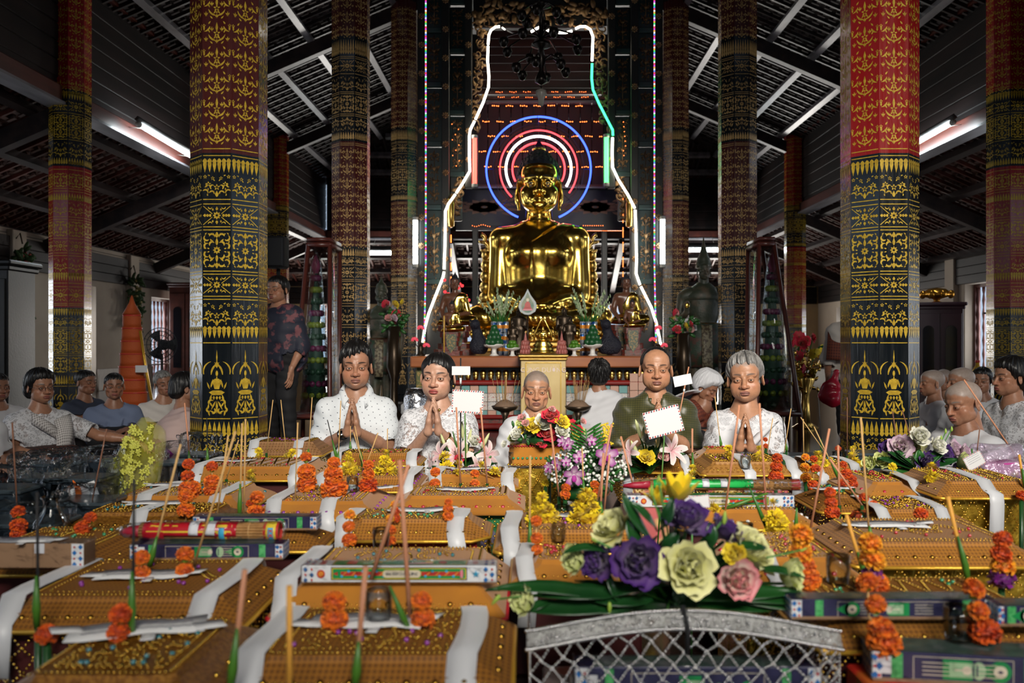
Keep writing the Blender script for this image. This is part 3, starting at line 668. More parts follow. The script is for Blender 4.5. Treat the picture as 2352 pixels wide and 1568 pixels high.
def head_mesh(tone=(.40, .205, .125), lipc=(.30, .09, .075), browc=(.012, .008, .007), scalp=None, line='m', stub=0., neck=.16, browz=.0, lash=1., **kw):
 s = head_sdf(neck=neck, **kw); V, Q = s.mesh(); V = relax(V, Q, 1); t = A(tone); col = np.tile(t, (len(V), 1))
 def mixin(w, c, k=1.):
  w = np.clip(w*k, 0, 1)[:, None]; col[:] = col*(1-w)+A(c)*w
 red = t*A([1.10, .86, .82])
 for q in (-1, 1): mixin(bump2(V, (q*.042, -.075, -.03), (.025, .04, .022)), red, .6)
 mixin(bump2(V, (0, -.11, -.036), (.018, .02, .014)), red, .7)
 eo = kw.get('eye', 1.)
 for q in (-1, 1):
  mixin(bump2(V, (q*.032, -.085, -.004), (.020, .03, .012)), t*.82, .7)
  x = (V[:, 0]*q-.033)/.023; bz = .0225+browz+.0035*(1-x**2)+.0018*x
  mixin(np.where((np.abs(x) < 1) & (V[:, 1] < -.045), np.exp(-((V[:, 2]-bz)/(.0036*(1.15-.5*np.clip(x, -1, 1))))**2)*(1-np.abs(x)**4), 0), browc, 1.1)
  ll = np.abs(np.sqrt(((V[:, 0]*q-.032)/.0145)**2+((V[:, 2]+.0035)/(.0052*eo+.001))**2)-1)
  mixin(np.where((V[:, 1] < -.07) & (V[:, 2] > -.0045), np.exp(-(ll/.24)**2), 0), A(browc), .7*lash)
 x = V[:, 0]/.0245
 mixin(np.where(V[:, 1] < -.075, np.exp(-np.maximum(0, np.sqrt(x**2+((V[:, 2]+.0668)/.0135)**2)-.82)**2/.02), 0), lipc, .9)
 mixin(np.where((V[:, 1] < -.085) & (np.abs(x) < 1), np.exp(-((V[:, 2]+.0668-.0012*(1-x**2))/.0013)**2), 0), A(lipc)*.3, .9)
 if stub: mixin(np.exp(-((V[:, 0]/.05)**2+((V[:, 2]+.075)/.03)**2))*(V[:, 1] < -.03), t*.6, stub)
 if scalp is not None:
  d = V[:, 2]-hairline(V[:, 0], V[:, 1], line)+.004*np.sin(V[:, 0]*160)+.003*np.sin(V[:, 1]*210); side = (np.abs(V[:, 0]) > .076*kw.get('wid', 1)) & (V[:, 2] < .03)
  mixin(np.where(side & (V[:, 2] < .02), 0, np.clip(d/.012, 0, 1))*scalp[3], scalp[:3])
 return V, Q, col
def eyes(b, m0, mx_=None, look=0., **kw):
 e = M()
 for q in (-1, 1):
  e.ball((q*.032, -.0782, -.0032), .0118, 14, 10, m0)
  d = A([look+q*.0, -.0111, -.0002]); d = d/np.linalg.norm(d)
  e.ball(A([q*.032, -.0782, -.0032])+d*.0062, .0068, 12, 8, m0+1)
 b.put(e, mx_)
def hair_sdf(kind='m', thick=.014, wid=1., h=.003, line='m', fringe=None, seed=0, strand=.0016, up=1., back=0., side=.5, taper=.75, jag=.004):
 s = SDF((-.125, -.14, -.16), (.125, .16, .16), h)
 s.ell((0, .014, .036), (.074*wid+thick*side+.003, .094+thick*.8, .080*up+thick*1.15), .02)
 s.ell((0, -.036, .048), (.062*wid+thick*side+.004, .050+thick*.8, .054+thick), .02)
 if back: s.ell((0, .07, -.04), (.07*wid+thick*.6, .045+back, .09), .03)
 X, Y, Z = np.meshgrid(*s.ax, indexing='ij')
 zl = hairline(X, Y, line)
 if fringe is not None: zl = zl+fringe(X, Y, Z)
 rs = np.random.RandomState(seed); an = np.arctan2(X, -Y+.03); w = sum(np.sin(an*f+p+Z*20*g) for f, p, g in zip((17, 29, 43), rs.rand(3)*6, rs.randn(3)))
 s.f = (s.f+taper*thick*(1-np.clip((Z-zl)/.05, 0, 1))**1.5).astype(np.float32)
 s.f = np.maximum(s.f+strand*w*np.clip((Z+.1)*8, .3, 1.), (zl-Z+jag*np.sin(an*31+seed)+jag*.7*np.sin(an*57+seed*2))*.8).astype(np.float32)
 # keep the ears free
 d = np.sqrt(((np.abs(X)-.085)/.03)**2+((Y-.006)/.024)**2+((Z+.016)/.034)**2)-1; s.f = np.maximum(s.f, -d*.024).astype(np.float32)
 return s
def hand_pts(w, dr, pn, L=.175, curl=(.1, .12, .14, .16), thumb=.5, mir=1, spread=.06):
 """chains for palm, fingers and thumb; w wrist, dr along the fingers, pn palm normal (the side fingers curl to)"""
 d = A(dr, float)/np.linalg.norm(dr); n = A(pn, float); n = n-d*(n@d); n /= np.linalg.norm(n); x = np.cross(d, n)*mir; s = L/.175
 out = []
 w = A(w, float)
 fl = (.068, .076, .071, .055); fx = (.028, .0095, -.0095, -.027); fb = (.088, .092, .088, .080)
 for i in range(4):
  b = w+s*(d*fb[i]+x*fx[i]); p = [b-s*d*.012, b]; a = 0.; dd = d+x*spread*(1.5-i)*.5; dd /= np.linalg.norm(dd); q = b
  for k, fr in enumerate((.46, .30, .24)):
   a += curl[i]*(1 if k else .7); q = q+s*fl[i]*fr*(dd*math.cos(a)+n*math.sin(a)); p.append(q)
  out.append((p, A([.0088, .0088, .0082, .0074, .0060])*s))
 b = w+s*(d*.022+x*.026+n*.006); t1 = b+s*(d*.030+x*.022*(.4+thumb)+n*.010); t2 = t1+s*(d*.030+x*.008*(thumb-.3)+n*.008); t3 = t2+s*(d*.022-x*.002+n*.006)
 out.append(([b, t1, t2, t3], A([.0135, .0115, .0095, .0072])*s))
 palm = [([w-d*.01*s, w+s*(d*.05+x*.018), w+s*(d*.085+x*.021)], A([.020, .0145, .0125])*s), ([w-d*.01*s, w+s*(d*.05-x*.008), w+s*(d*.085-x*.004)], A([.020, .014, .0125])*s), ([w-d*.01*s, w+s*(d*.045-x*.022), w+s*(d*.078-x*.024)], A([.019, .0125, .011])*s)]
 return palm, out
def hand(b, w, dr, pn, h=.0032, m=0, **kw):
 palm, fin = hand_pts(w, dr, pn, **kw); allp = np.concatenate([A(p) for p, _ in palm+fin])
 s = SDF(allp.min(0)-.03, allp.max(0)+.03, h)
 for p, r in palm: s.chain(p, r, .010)
 for p, r in fin:
  f = SDF.chain; f(s, p, r, .0035)
 V, Q = s.mesh(); b.add(relax(V, Q, 1), [Q], m)
def lerp(a, b, t): return A(a)*(1-t)+A(b)*t
def mkbody(J, h=.009, sc=1.0, fat=1.0, skirt=False):
 """bare figure from joints (a dict of points): one continuous surface"""
 pts = A([v for k, v in J.items() if k != 'head']); s = SDF(pts.min(0)-.2, pts.max(0)+.2, h)
 p, c, n = A(J['pelvis'], float), A(J['chest'], float), A(J['neck'], float); ls, rs = A(J['sl'], float), A(J['sr'], float)
 across = (ls-rs)/np.linalg.norm(ls-rs); f = fat
 def tor(inf=0.):
  s.cap(p-across*.07, p+across*.07, .115*f+inf, None, .04); s.cap(lerp(p, c, .5)-across*.05, lerp(p, c, .5)+across*.05, .108*f+inf, None, .05)
  s.cap(c-across*.075, c+across*.075, .108*f+inf, None, .05); s.cap(lerp(rs, c, .2), lerp(ls, c, .2), .058+inf, None, .05)
  nl = n-A([0, 0, .028]); s.cap(lerp(rs, nl, .15), lerp(rs, nl, .9), .044, .048, .04); s.cap(lerp(ls, nl, .15), lerp(ls, nl, .9), .044, .048, .04)
 tor()
 for q in 'lr':
  sh, el, wr = J['s'+q], J['e'+q], J['w'+q]
  s.ell(sh, .050*f, .03); s.cap(sh, el, .044*f, .037*f, .02); s.cap(el, lerp(el, wr, .4), .037*f, .035*f, .015); s.cap(lerp(el, wr, .4), wr, .035*f, .0235*f, .015)
  if 'k'+q in J:
   hip = p+across*(.09 if q == 'l' else -.09)
   s.cap(hip, J['k'+q], .085*f, .060, .04); s.cap(J['k'+q], J['a'+q], .055, .036, .03)
   ft = A(J.get('f'+q, A(J['a'+q])+A([0, -.12, -.03]))); s.cap(J['a'+q], ft, .036, .026, .02)
 s.cap(c, n, .07, .056, .05); s.cap(n, n+A([0, -.006, .05]), .05, .047, .03)
 return s
def garment(J, inf=.012, sleeve=.85, h=.009, fat=1.0, neckr=.075, hem=0., vneck=0., loose=.02, legs=None, seed=1, wr=.004, flow=0., torso=True, neckup=.0):
 """shirt: the torso and part of the arms, a little larger than the body; legs='skirt' or 'trousers' for the lower garment"""
 pts = A([v for k, v in J.items() if k != 'head']); s = SDF(pts.min(0)-.24, pts.max(0)+.24, h)
 p, c, n = A(J['pelvis'], float), A(J['chest'], float), A(J['neck'], float); ls, rs = A(J['sl'], float), A(J['sr'], float)
 ac = (ls-rs)/np.linalg.norm(ls-rs); f = fat; i = inf
 if torso:
  s.cap(p-ac*.08+A([0, 0, .02-hem]), p+ac*.08+A([0, 0, .02-hem]), .122*f+i+loose, None, .05)
  s.cap(lerp(p, c, .5)-ac*.06, lerp(p, c, .5)+ac*.06, .114*f+i+loose, None, .06); s.cap(c-ac*.08, c+ac*.08, .112*f+i+loose*.5, None, .05)
  s.cap(lerp(rs, c, .2), lerp(ls, c, .2), .060+i, None, .05)
  nl = n-A([0, 0, .028]); s.cap(lerp(rs, nl, .1), lerp(rs, nl, .95), .046+i, .050+i, .04); s.cap(lerp(ls, nl, .1), lerp(ls, nl, .95), .046+i, .050+i, .04)
  for q in 'lr':
   sh, el = A(J['s'+q], float), A(J['e'+q], float); s.ell(sh, .051*f+i, .03)
   if sleeve <= 1: e = lerp(sh, el, sleeve); s.cap(sh, e, .046*f+i, .048*f+i+flow, .03)
   else:
    s.cap(sh, el, .046*f+i, .044*f+i+flow*.5, .03); e = lerp(el, J['w'+q], sleeve-1); s.cap(el, e, .044*f+i+flow*.5, .036*f+i+flow, .02)
   # trim the rounded end square and hollow it
   dr = (e-(sh if sleeve <= 1 else el)); dr /= np.linalg.norm(dr)
   rr = .062*f+i+flow; s.box(e+dr*.06, (rr, rr, .06), 0, .004, '-', align(dr)); s.cap(e-dr*.03, e+dr*.02, .045*f+flow, .047*f+flow+i*.6, .004, '-')
  s.cap(n+A([0, -.008, neckup-.005]), n+A([0, -.03, .16]), neckr, neckr+.02, .006, '-')
  if vneck: s.cap(n+A([0, -.07, 0]), n+A([0, -.14, -vneck]), neckr*.7, .012, .006, '-')
 if legs:
  s2 = s
  for q in 'lr':
   hip = p+ac*(.09 if q == 'l' else -.09)
   s2.cap(hip, J['k'+q], .092*f+i, .066+i, .04); s2.cap(J['k'+q], J['a'+q], .062+i, .048+i, .03)
  if legs == 'skirt': s2.cap(lerp(J['kl'], J['kr'], .2), lerp(J['kl'], J['kr'], .8), .06+i, None, .08); s2.cap(lerp(J['al'], J['ar'], .1), lerp(J['al'], J['ar'], .9), .055+i, None, .08); s2.cap(p, lerp(J['kl'], J['kr'], .5), .10, .07, .08)
  s2.cap(p-ac*.07, p+ac*.07, .122*f+i, None, .05)
 r = np.random.RandomState(seed); k = r.randn(5, 3)*A([26, 20, 34]); ph = r.rand(5)*6
 s.ripple(lambda x, y, z: wr*sum(np.sin(k[j, 0]*x+k[j, 1]*y+k[j, 2]*z+ph[j]+2*np.sin(9*x+11*z+j)) for j in range(3))*.6)
 return s
def J_pray(w=.150, sh=.485, hz=.40, hy=-.24, el=(.185, -.08, .29), lean=0., cross=True):
 J = dict(pelvis=(0, .05, .12), chest=(0, .02+lean*.6, sh-.10), neck=(0, .015+lean, sh+.095), sl=(w, .01+lean, sh), sr=(-w, .01+lean, sh),
    el=el, er=(-el[0], el[1], el[2]), wl=(.026, hy, hz), wr=(-.026, hy, hz))
 J.update(kl=(.13, -.16, .08), kr=(-.13, -.17, .08), al=(.08, .16, .05), ar=(-.08, .17, .05), fl=(.05, .24, .03), fr=(-.05, .24, .03)) if cross else None
 return J
def person(label, loc, rz, J, head, hairs=None, hmx=None, clothes=(), hands=None, group=None, fat=1., hs=1., tilt=(0, 0, 0), h=.010, hz=.145, tone=(.40, .205, .125), extra=None, cat='person', look=0.):
 """the body, head and hands are one mesh; hair and clothing are its children"""
 b = M(); s = mkbody(J, h, fat=fat); V, Q = s.mesh(); V = relax(V, Q, 1); b.add(V, [Q], 0); cols = [np.tile(A(tone), (len(V), 1))]
 Hm = mx(A(J['neck'], float)+A([0, -.02, hz]), rotz(tilt[2])@roty(tilt[1])@rotx(tilt[0]), hs) if hmx is None else hmx
 hv, hq, hc = HEADS[head] if isinstance(head, str) else head
 b.add(hv@Hm[:3, :3].T+Hm[:3, 3], [hq], 0); cols.append(hc)
 n0 = b.n
 for hd in (hands or []): hand(b, **hd)
 cols.append(np.tile(A(tone)*.97, (b.n-n0, 1)))
 eyes(b, 1, Hm, look)
 o = obj('person', b, [m_skin]+m_eye, None, loc, (0, 0, rz), label, cat, group, col=np.concatenate(cols))
 if hairs is not None:
  for nm, hb, mt in hairs: obj(nm, M().put(hb, Hm), mt, o)
 for nm, g, mt in clothes: obj(nm, g if isinstance(g, M) else sculpt(g, 1), mt, o)
 if extra: extra(o, Hm)
 return o
HEADS = {}
T1, T2, T3, T4 = (.40, .195, .118), (.54, .30, .205), (.47, .235, .135), (.32, .15, .09)
HEADS['dotted'] = head_mesh(T1, lipc=(.24, .09, .075), stub=.18, wid=.97, eye=.95, nose=1.03, scalp=(.02, .015, .012, .9), line='m')
HEADS['lacewoman'] = head_mesh(T2, lipc=(.34, .055, .055), wid=1.03, jaw=.92, eye=1.0, lip=1.15, ears=.9, scalp=(.01, .008, .008, .95), line='w')
HEADS['elder'] = head_mesh(T3, lipc=(.25, .10, .08), age=1, gaunt=1.0, jaw=.95, eye=.85, ears=1.25, lip=.7, browc=(.16, .11, .09), scalp=(.26, .225, .20, .8), line='b', lash=.6, browz=.003)
HEADS['green'] = head_mesh(T3, lipc=(.26, .10, .08), wid=1.04, jaw=1.08, age=.4, eye=.75, ears=1.1, nw=1.12, browc=(.05, .03, .025), scalp=(.05, .04, .035, .8), line='bald', lash=.9)
HEADS['grey'] = head_mesh(T3, lipc=(.25, .10, .085), wid=1.04, jaw=1.03, age=.6, eye=.7, nw=1.1, browc=(.12, .08, .065), scalp=(.3, .29, .28, .6), line='w', lash=.8)
HEADS['plainwoman'] = head_mesh(T1, wid=1.0, h=.0032, jaw=.95, scalp=(.01, .008, .008, .95), line='w')
HEADS['plainman'] = head_mesh(T4, wid=1.0, h=.0032, age=.4, gaunt=.6, scalp=(.05, .045, .04, .8), line='b')
HEADS['nun'] = head_mesh(T1, wid=1.02, h=.003, age=1, ears=1.15, jaw=1.03, eye=.6, browc=(.2, .17, .15), scalp=(.36, .31, .28, .85), line='b', lash=.6)
# cloth
def dots(t, c):
 sx = nn(t, 'ShaderNodeSeparateXYZ'); t.links.new(coords(t, 'Object'), sx.inputs[0]); x, y, z = sx.outputs
 u = mth(t, 'MULTIPLY', mth(t, 'ADD', x, mth(t, 'MULTIPLY', y, .6)), 30); v = mth(t, 'MULTIPLY', z, 34)
 v = mth(t, 'ADD', v, mth(t, 'MULTIPLY', mth(t, 'FLOOR', u), .5))
 fu = mth(t, 'SUBTRACT', mth(t, 'FRACT', u), .5); fv = mth(t, 'SUBTRACT', mth(t, 'FRACT', v), .5)
 return mixc(t, mth(t, 'LESS_THAN', mth(t, 'ADD', mth(t, 'MULTIPLY', fu, fu), mth(t, 'MULTIPLY', fv, fv)), .007), c, (.08, .09, .12))
def brocade(t, c):
 sx = nn(t, 'ShaderNodeSeparateXYZ'); t.links.new(coords(t, 'Object'), sx.inputs[0]); x, y, z = sx.outputs
 a = mth(t, 'SINE', mth(t, 'MULTIPLY', mth(t, 'ADD', x, z), 330)); b = mth(t, 'SINE', mth(t, 'MULTIPLY', mth(t, 'SUBTRACT', x, z), 330))
 return mixc(t, mth(t, 'GREATER_THAN', mth(t, 'MULTIPLY', a, b), .12), c, (.105, .088, .022))
def lace(name, col, scale=34, base=.28):
 if name in MATS: return MATS[name]
 m = mat(name, col, .75, sheen=.2); t = m.node_tree; b = t.nodes['Principled BSDF']
 v = noise(t, coords(t), scale, 2.5, .6); w = noise(t, coords(t), scale*2.6, 2, .5)
 r1 = mth(t, 'LESS_THAN', mth(t, 'ABSOLUTE', mth(t, 'SUBTRACT', v, .52)), .055); r2 = mth(t, 'LESS_THAN', mth(t, 'ABSOLUTE', mth(t, 'SUBTRACT', w, .5)), .05)
 a = mth(t, 'MAXIMUM', mth(t, 'MAXIMUM', r1, mth(t, 'MULTIPLY', r2, .8)), base); t.links.new(a, b.inputs['Alpha']); return m
m_white = mat('white_cotton', (.66, .66, .69), .8, bump=(60, .12, .004), sheen=.2)
m_dotted = mat('white_dotted_shirt', (.66, .69, .72), .75, pat=dots, bump=(40, .12, .004))
m_cream = mat('cream_cotton', (.60, .56, .52), .8, bump=(60, .12, .004))
m_green = mat('olive_brocade', (.016, .024, .008), .42, pat=brocade, bump=(50, .1, .004), sheen=.2)
m_lace = lace('white_lace', (.70, .70, .73)); m_lace2 = lace('white_floral_lace', (.68, .68, .71), 22, .4)
m_blue = mat('blue_shirt', (.15, .19, .30), .8, bump=(60, .1, .004)); m_navy = mat('navy_shirt', (.03, .04, .07), .8)
m_floral = mat('dark_floral_blouse', (.012, .014, .03), .7, var=(14, (.16, .05, .06), .52, .6)); m_dark = mat('black_trousers', (.008, .008, .01), .8)
m_purple = mat('purple_silk', (.20, .008, .17), .35, bump=(30, .2, .01)); m_sarong = mat('checked_sarong', (.10, .03, .02), .7, pat=weave(120, (.01, .01, .012), .0))
m_silver = mat('silver', (.7, .7, .72), .2, 1.); m_goldj = mat('jewellery_gold', (.85, .55, .15), .2, 1.)
m_rust = mat('rust_shirt', (.16, .035, .015), .7, pat=weave(150, (.08, .015, .01), .1))
def prayer(J, L=.17, lean=.10, fy=.02): return [dict(w=J['wl'], dr=(-lean, fy, 1), pn=(-1, 0, 0), mir=-1, L=L), dict(w=J['wr'], dr=(lean, fy, 1), pn=(1, 0, 0), mir=1, L=L)]
def rest(J, q, dr, pn=(0, 0, -1), **kw): return dict(w=J['w'+q], dr=dr, pn=pn, mir=(1 if q == 'l' else -1), curl=(.25, .3, .32, .35), **kw)
def seat(px, d): return (float((px-CX)*d/F), d, 0)
def eyez(py, d): return EYE-(py-CY)*d/F
def collar(J, r=.066, h=.045, open_=.5, fall=.035, stand=False):
 b = M(); n = A(J['neck'], float)+A([0, -.004, -.012]); a = np.linspace(open_, 2*pi-open_, 26); g = []
 dz = .035*np.cos(a)*-1
 if stand: rows = ((r, 0), (r-.004, h*.6), (r-.006, h))
 else: rows = ((r-.006, h*.55), (r-.004, h*.9), (r+.006, h), (r+.020, h*.6), (r+.030, h*.6-fall))
 for rr, z in rows:
  k = rr+.012*np.exp(-((np.minimum(a, 2*pi-a)-open_)/.35)**2)*(z < h*.7)
  drop = -.03*np.exp(-((np.minimum(a, 2*pi-a)-open_)/.3)**2)*(0 if stand else 1)
  g.append(np.stack([n[0]+k*np.sin(a)*1.05, n[1]-k*np.cos(a)*1.0, n[2]+z+dz+drop], 1))
 return b.slab(g, .004)
# ---- five people praying behind the offerings
def bun(b=M): return M().ball((0, .105, .02), (.042, .035, .045), 14, 10)
J = J_pray(sh=eyez(846, 4.5)-.24, hz=.415, hy=-.25, el=(.185, -.07, .295))
part = lambda X, Y, Z: np.clip((-Y-.03)/.04, 0, 1)*(.010-.030*np.clip(.45-X*16, 0, 1)+.004*np.sin(X*230+Z*90))
hA = sculpt(hair_sdf(thick=.024, fringe=part, side=.35, up=1.04, strand=.0022, jag=.003)); 
def xA(o, Hm):
 w = M(); c = lerp(J['wr'], J['er'], .16); d = A(J['er'])-A(J['wr']); R = align(d)
 w.lathe([(.0285, -.009), (.031, -.007), (.031, .007), (.0285, .009)], 20, m=0); q = M().put(w, mx(c, R)); q.put(M().lathe([(.0, .0), (.017, 0), (.017, .008), (.0, .009)], 16, m=1), mx(c+A([-.004, -.030, .006]), align((0, -1, .2)))); obj('wristwatch', q, [m_dark, m_silver], o)
 obj('collar', collar(J), m_dotted, o); pk = M().slab([[(x, -.150-.035*math.sin((z-.2)*4), z) for x in (-.016, .016)] for z in np.linspace(.18, .45, 8)], .004); obj('button_placket', pk, m_dotted, o)
person('man with side-parted black hair in white dotted shirt and wristwatch, praying', seat(818, 4.72), .12, J, 'dotted', [('hair', hA, m_hair_black)], clothes=[('shirt', garment(J, sleeve=.86, inf=.016, flow=.012, loose=.03, wr=.005), m_dotted), ('trousers', garment(J, legs='trousers', torso=False), m_dark)], hands=prayer(J, .18), extra=xA, group=None, hs=1.07, tilt=(0, 0, .05))
J = J_pray(w=.128, sh=eyez(867, 4.36)-.24, hz=.455, hy=-.26, el=(.165, -.10, .265))
hB = sculpt(hair_sdf(thick=.010, line='w', side=.7, fringe=lambda X, Y, Z: np.clip((-Y-.02)/.04, 0, 1)*(.012-.034*np.abs(X)/.06), back=.03, strand=.0009, jag=.0012))
def xB(o, Hm):
 [obj('earring', M().put(M().ball((q*.080, -.004, -.040), .006, 10, 8), Hm), m_goldj, o) for q in (-1, 1)]
 obj('bracelet', M().put(M().lathe([(.030, -.006), (.034, 0), (.030, .006)], 20), mx(lerp(J['wl'], J['el'], .22), align(A(J['el'])-A(J['wl'])))), m_goldj, o)
 obj('ring', M().ball(A(J['wl'])+A([.004, -.012, .098]), .008, 8, 6), m_goldj, o)
person('woman with tied-back black hair in white short-sleeved lace blouse, gold bracelet, praying', seat(1006, 4.40), .02, J, 'lacewoman', [('hair', hB, m_hair_black), ('hair_bun', bun(), m_hair_black)], clothes=[('camisole', garment(J, sleeve=.12, inf=.008, neckr=.10), m_white), ('lace_blouse', garment(J, sleeve=.72, inf=.016, flow=.006, wr=.003), m_lace), ('skirt', garment(J, legs='skirt', torso=False), m_white)], hands=prayer(J, .168, .11, .06), extra=xB, hs=1.04, tilt=(0, .03, -.13), tone=T2, fat=.97)
J = J_pray(w=.132, sh=eyez(902, 4.66)-.215, hz=.335, hy=-.2, el=(.19, -.03, .2))
person('very old man with shaved grey head in plain white long-sleeved shirt, praying', seat(1232, 4.76), -.02, J, 'elder', None, clothes=[('shirt', garment(J, sleeve=1.75, inf=.014, loose=.02, wr=.005, neckr=.068), m_white), ('sarong', garment(J, legs='skirt', torso=False), m_white)], hands=prayer(J, .17), hs=.97, hz=.125, tilt=(.03, .02, .03), tone=T3, fat=.92)
J = J_pray(w=.158, sh=eyez(851, 4.6)-.24, hz=.405, hy=-.22, el=(.20, -.03, .28))
hD = sculpt(hair_sdf(thick=.005, line='b', side=.9, fringe=lambda X, Y, Z: .11*np.clip((-Y+.01)/.07, 0, 1)*np.clip(1-np.abs(X)/.068, 0, 1)**.5, strand=.0006))
def xD(o, Hm):
 obj('collar', collar(J, r=.064, h=.034, open_=.38, stand=True), m_green, o)
person('balding man in dark olive green brocade shirt with stand-up collar, praying', seat(1506, 4.8), -.08, J, 'green', [('hair', hD, m_hair_black)], clothes=[('shirt', garment(J, sleeve=1.0, inf=.018, flow=.012, loose=.04, wr=.005, neckr=.06, vneck=.05), m_green), ('trousers', garment(J, legs='trousers', torso=False), m_dark)], hands=prayer(J, .18), extra=xD, hs=1.07, tilt=(0, 0, .0), tone=T3, fat=1.03)
J = J_pray(w=.126, sh=eyez(872, 4.44)-.235, hz=.37, hy=-.24, el=(.155, -.06, .23))
hE = sculpt(hair_sdf(thick=.020, line='w', side=.6, fringe=lambda X, Y, Z: .006*np.sin(X*150)+.016*np.clip((-Y-.0)/.05, 0, 1), strand=.0036, seed=4, jag=.0025))
def xE(o, Hm):
 a = np.linspace(-.9, 1.0, 16); g = []
 for q in a:
  c = A([.11-.12*(q+.9)/1.9*1.6, -.15-.03*math.cos(q), .46-.11*(q+.9)]); g.append([c+A([-.05, -.0, -.03]), c+A([-.02, -.012, -.012]), c+A([.02, -.012, .012]), c+A([.05, 0, .03])])
 obj('sash', M().slab(g, .006), m_white, o)
person('grey-haired woman in white floral lace blouse and sash, praying', seat(1712, 4.42), -.25, J, 'grey', [('hair', hE, m_hair_grey)], clothes=[('camisole', garment(J, sleeve=.1, inf=.008, neckr=.10, loose=.03), m_white), ('lace_blouse', garment(J, sleeve=1.7, inf=.012, flow=.006, loose=.02, wr=.004, neckr=.085), m_lace2), ('sarong', garment(J, legs='skirt', torso=False), m_white)], hands=prayer(J, .168), extra=xE, hs=1.05, tilt=(0, -.06, -.06), tone=T3, fat=1.0)
# ---- people further back
def sit(px, py, d, rz, label, head, hairs, top, low=None, sleeve=.8, tone=T1, w=.155, hands='lap', hs=.97, tilt=(0, 0, 0), lace_=None, fat=1., J=None, extra=None, hd=.24, neckr=.075):
 sh = max(eyez(py, d)-hd, .27); J = J or J_pray(w=w, sh=sh, el=(w+.05, -.02, max(.14, sh-.23)), hz=.16, hy=-.22); 
 if hands == 'lap': J['wl'] = (.08, -.22, .16); J['wr'] = (-.06, -.24, .15)
 J['pelvis'] = (0, .06, .11)
 hl = [rest(J, 'l', (-.6, -.8, -.1)), rest(J, 'r', (.6, -.8, -.1))] if hands == 'lap' else (prayer(J) if hands == 'pray' else hands)
 cl = [('blouse' if 'woman' in label else 'shirt', garment(J, sleeve=sleeve, inf=.014, flow=.008, fat=fat, neckr=neckr), top)]
 if lace_: cl = [('camisole', garment(J, sleeve=.1, inf=.006, neckr=.1), m_white), ('lace_blouse', garment(J, sleeve=sleeve, inf=.016, flow=.008), lace_)]
 cl.append(('sarong', garment(J, legs='skirt', torso=False, h=.012), low or m_dark))
 return person(label, seat(px, d), rz, J, head, hairs, clothes=cl, hands=hl, hs=hs, tilt=tilt, tone=tone, fat=fat, extra=extra, h=.011)
def short_hair(t=.02, **kw): return [('hair', sculpt(hair_sdf(thick=t, h=.004, **kw)), m_hair_black)]
hw = short_hair(.026, line='w', side=.8, back=.02); hb_ = short_hair(.012, line='w', side=.6)
J = J_pray(w=.155, sh=.33, el=(.2, 0, .14), hz=.45); J['er'] = (-.22, -.10, .16); J['wr'] = (-.16, -.2, .15); J['el'] = (.30, -.22, .22); J['wl'] = (.46, -.36, .19)
def xG(o, Hm):
 g = M()
 for q in (-1, 1):
  a = np.linspace(0, 2*pi, 17); g.tube([(q*.033+.021*math.cos(t), -.104, -.004+.016*math.sin(t)) for t in a], .0013, 5); g.tube([(q*.054, -.102, 0), (q*.078, -.06, .002), (q*.082, .0, 0)], .0013, 5)
 g.tube([(-.012, -.106, .001), (0, -.108, .003), (.012, -.106, .001)], .0013, 5); obj('eyeglasses', M().put(g, Hm), m_dark, o)
 sc = []
 for t in np.linspace(0, 1, 14):
  p = A([.10-.02*t, -.10-.06*math.sin(pi*t), .36-.30*t]); sc.append([p+A([-.055, 0, -.02]), p+A([-.02, -.014, 0]), p+A([.02, -.014, 0]), p+A([.055, .0, .02])])
 obj('crochet_scarf', M().slab(sc, .012), mat('white_crochet', (.66, .63, .62), .9, pat=weave(260, (.3, .28, .27), .1)), o)
 sc = [[A([-.10+.2*t, -.10-.05*math.sin(pi*t), .37-.16*t])+A(d) for d in ((0, 0, -.04), (0, -.014, 0), (0, 0, .04))] for t in np.linspace(0, 1, 10)]
 obj('crochet_scarf', M().slab(sc, .012), MATS['white_crochet'], o)
 obj('bracelet', M().put(M().lathe([(.030, -.005), (.034, 0), (.030, .005)], 18), mx(lerp(J['wl'], J['el'], .15), align(A(J['el'])-A(J['wl'])))), m_goldj, o)
sit(92, 898, 5.9, .95, 'woman with short black hair, glasses and white crochet scarf, reaching out a hand', 'plainwoman', hw, m_white, m_sarong, .8, lace_=m_lace2, J=J, hands=[dict(w=J['wl'], dr=(.6, -.6, -.45), pn=(0, 0, -1), curl=(.3, .35, .4, .4)), rest(J, 'r', (.5, -.8, -.2))], extra=xG, hd=.22)
sit(-70, 905, 5.2, 1.1, 'woman in white at the picture edge, mostly out of view', 'plainwoman', hw, m_white, m_sarong, .7)
sit(262, 898, 7.2, .5, 'dark-skinned man in blue long-sleeved shirt sitting in shade by window', 'plainman', short_hair(.005, line='b'), m_blue, m_dark, 1.6, T4)
sit(376, 898, 7.7, .55, 'man in pale shirt leaning over beside the orange folded-cloth tower', 'plainman', [('hair', sculpt(hair_sdf(thick=.010, h=.004)), m_hair_grey)], m_cream, m_dark, .9, T1, tilt=(.05, -.2, .1))
sit(424, 892, 6.9, 2.2, 'woman in pale pink blouse and purple skirt half behind the thick brown column', 'plainwoman', hw, mat('pink_blouse', (.62, .45, .42), .8), m_purple, 1.4)
sit(196, 905, 7.9, 1.2, 'man in dark blue shirt sitting behind the red aisle column', 'plainman', short_hair(.006, line='b'), m_navy, m_dark, 1.2, T4)
sit(26, 906, 9.2, .7, 'distant grey-haired man in white behind the woman with glasses', 'plainman', [('hair', sculpt(hair_sdf(thick=.008, h=.004)), m_hair_grey)], m_white, m_dark, .8)
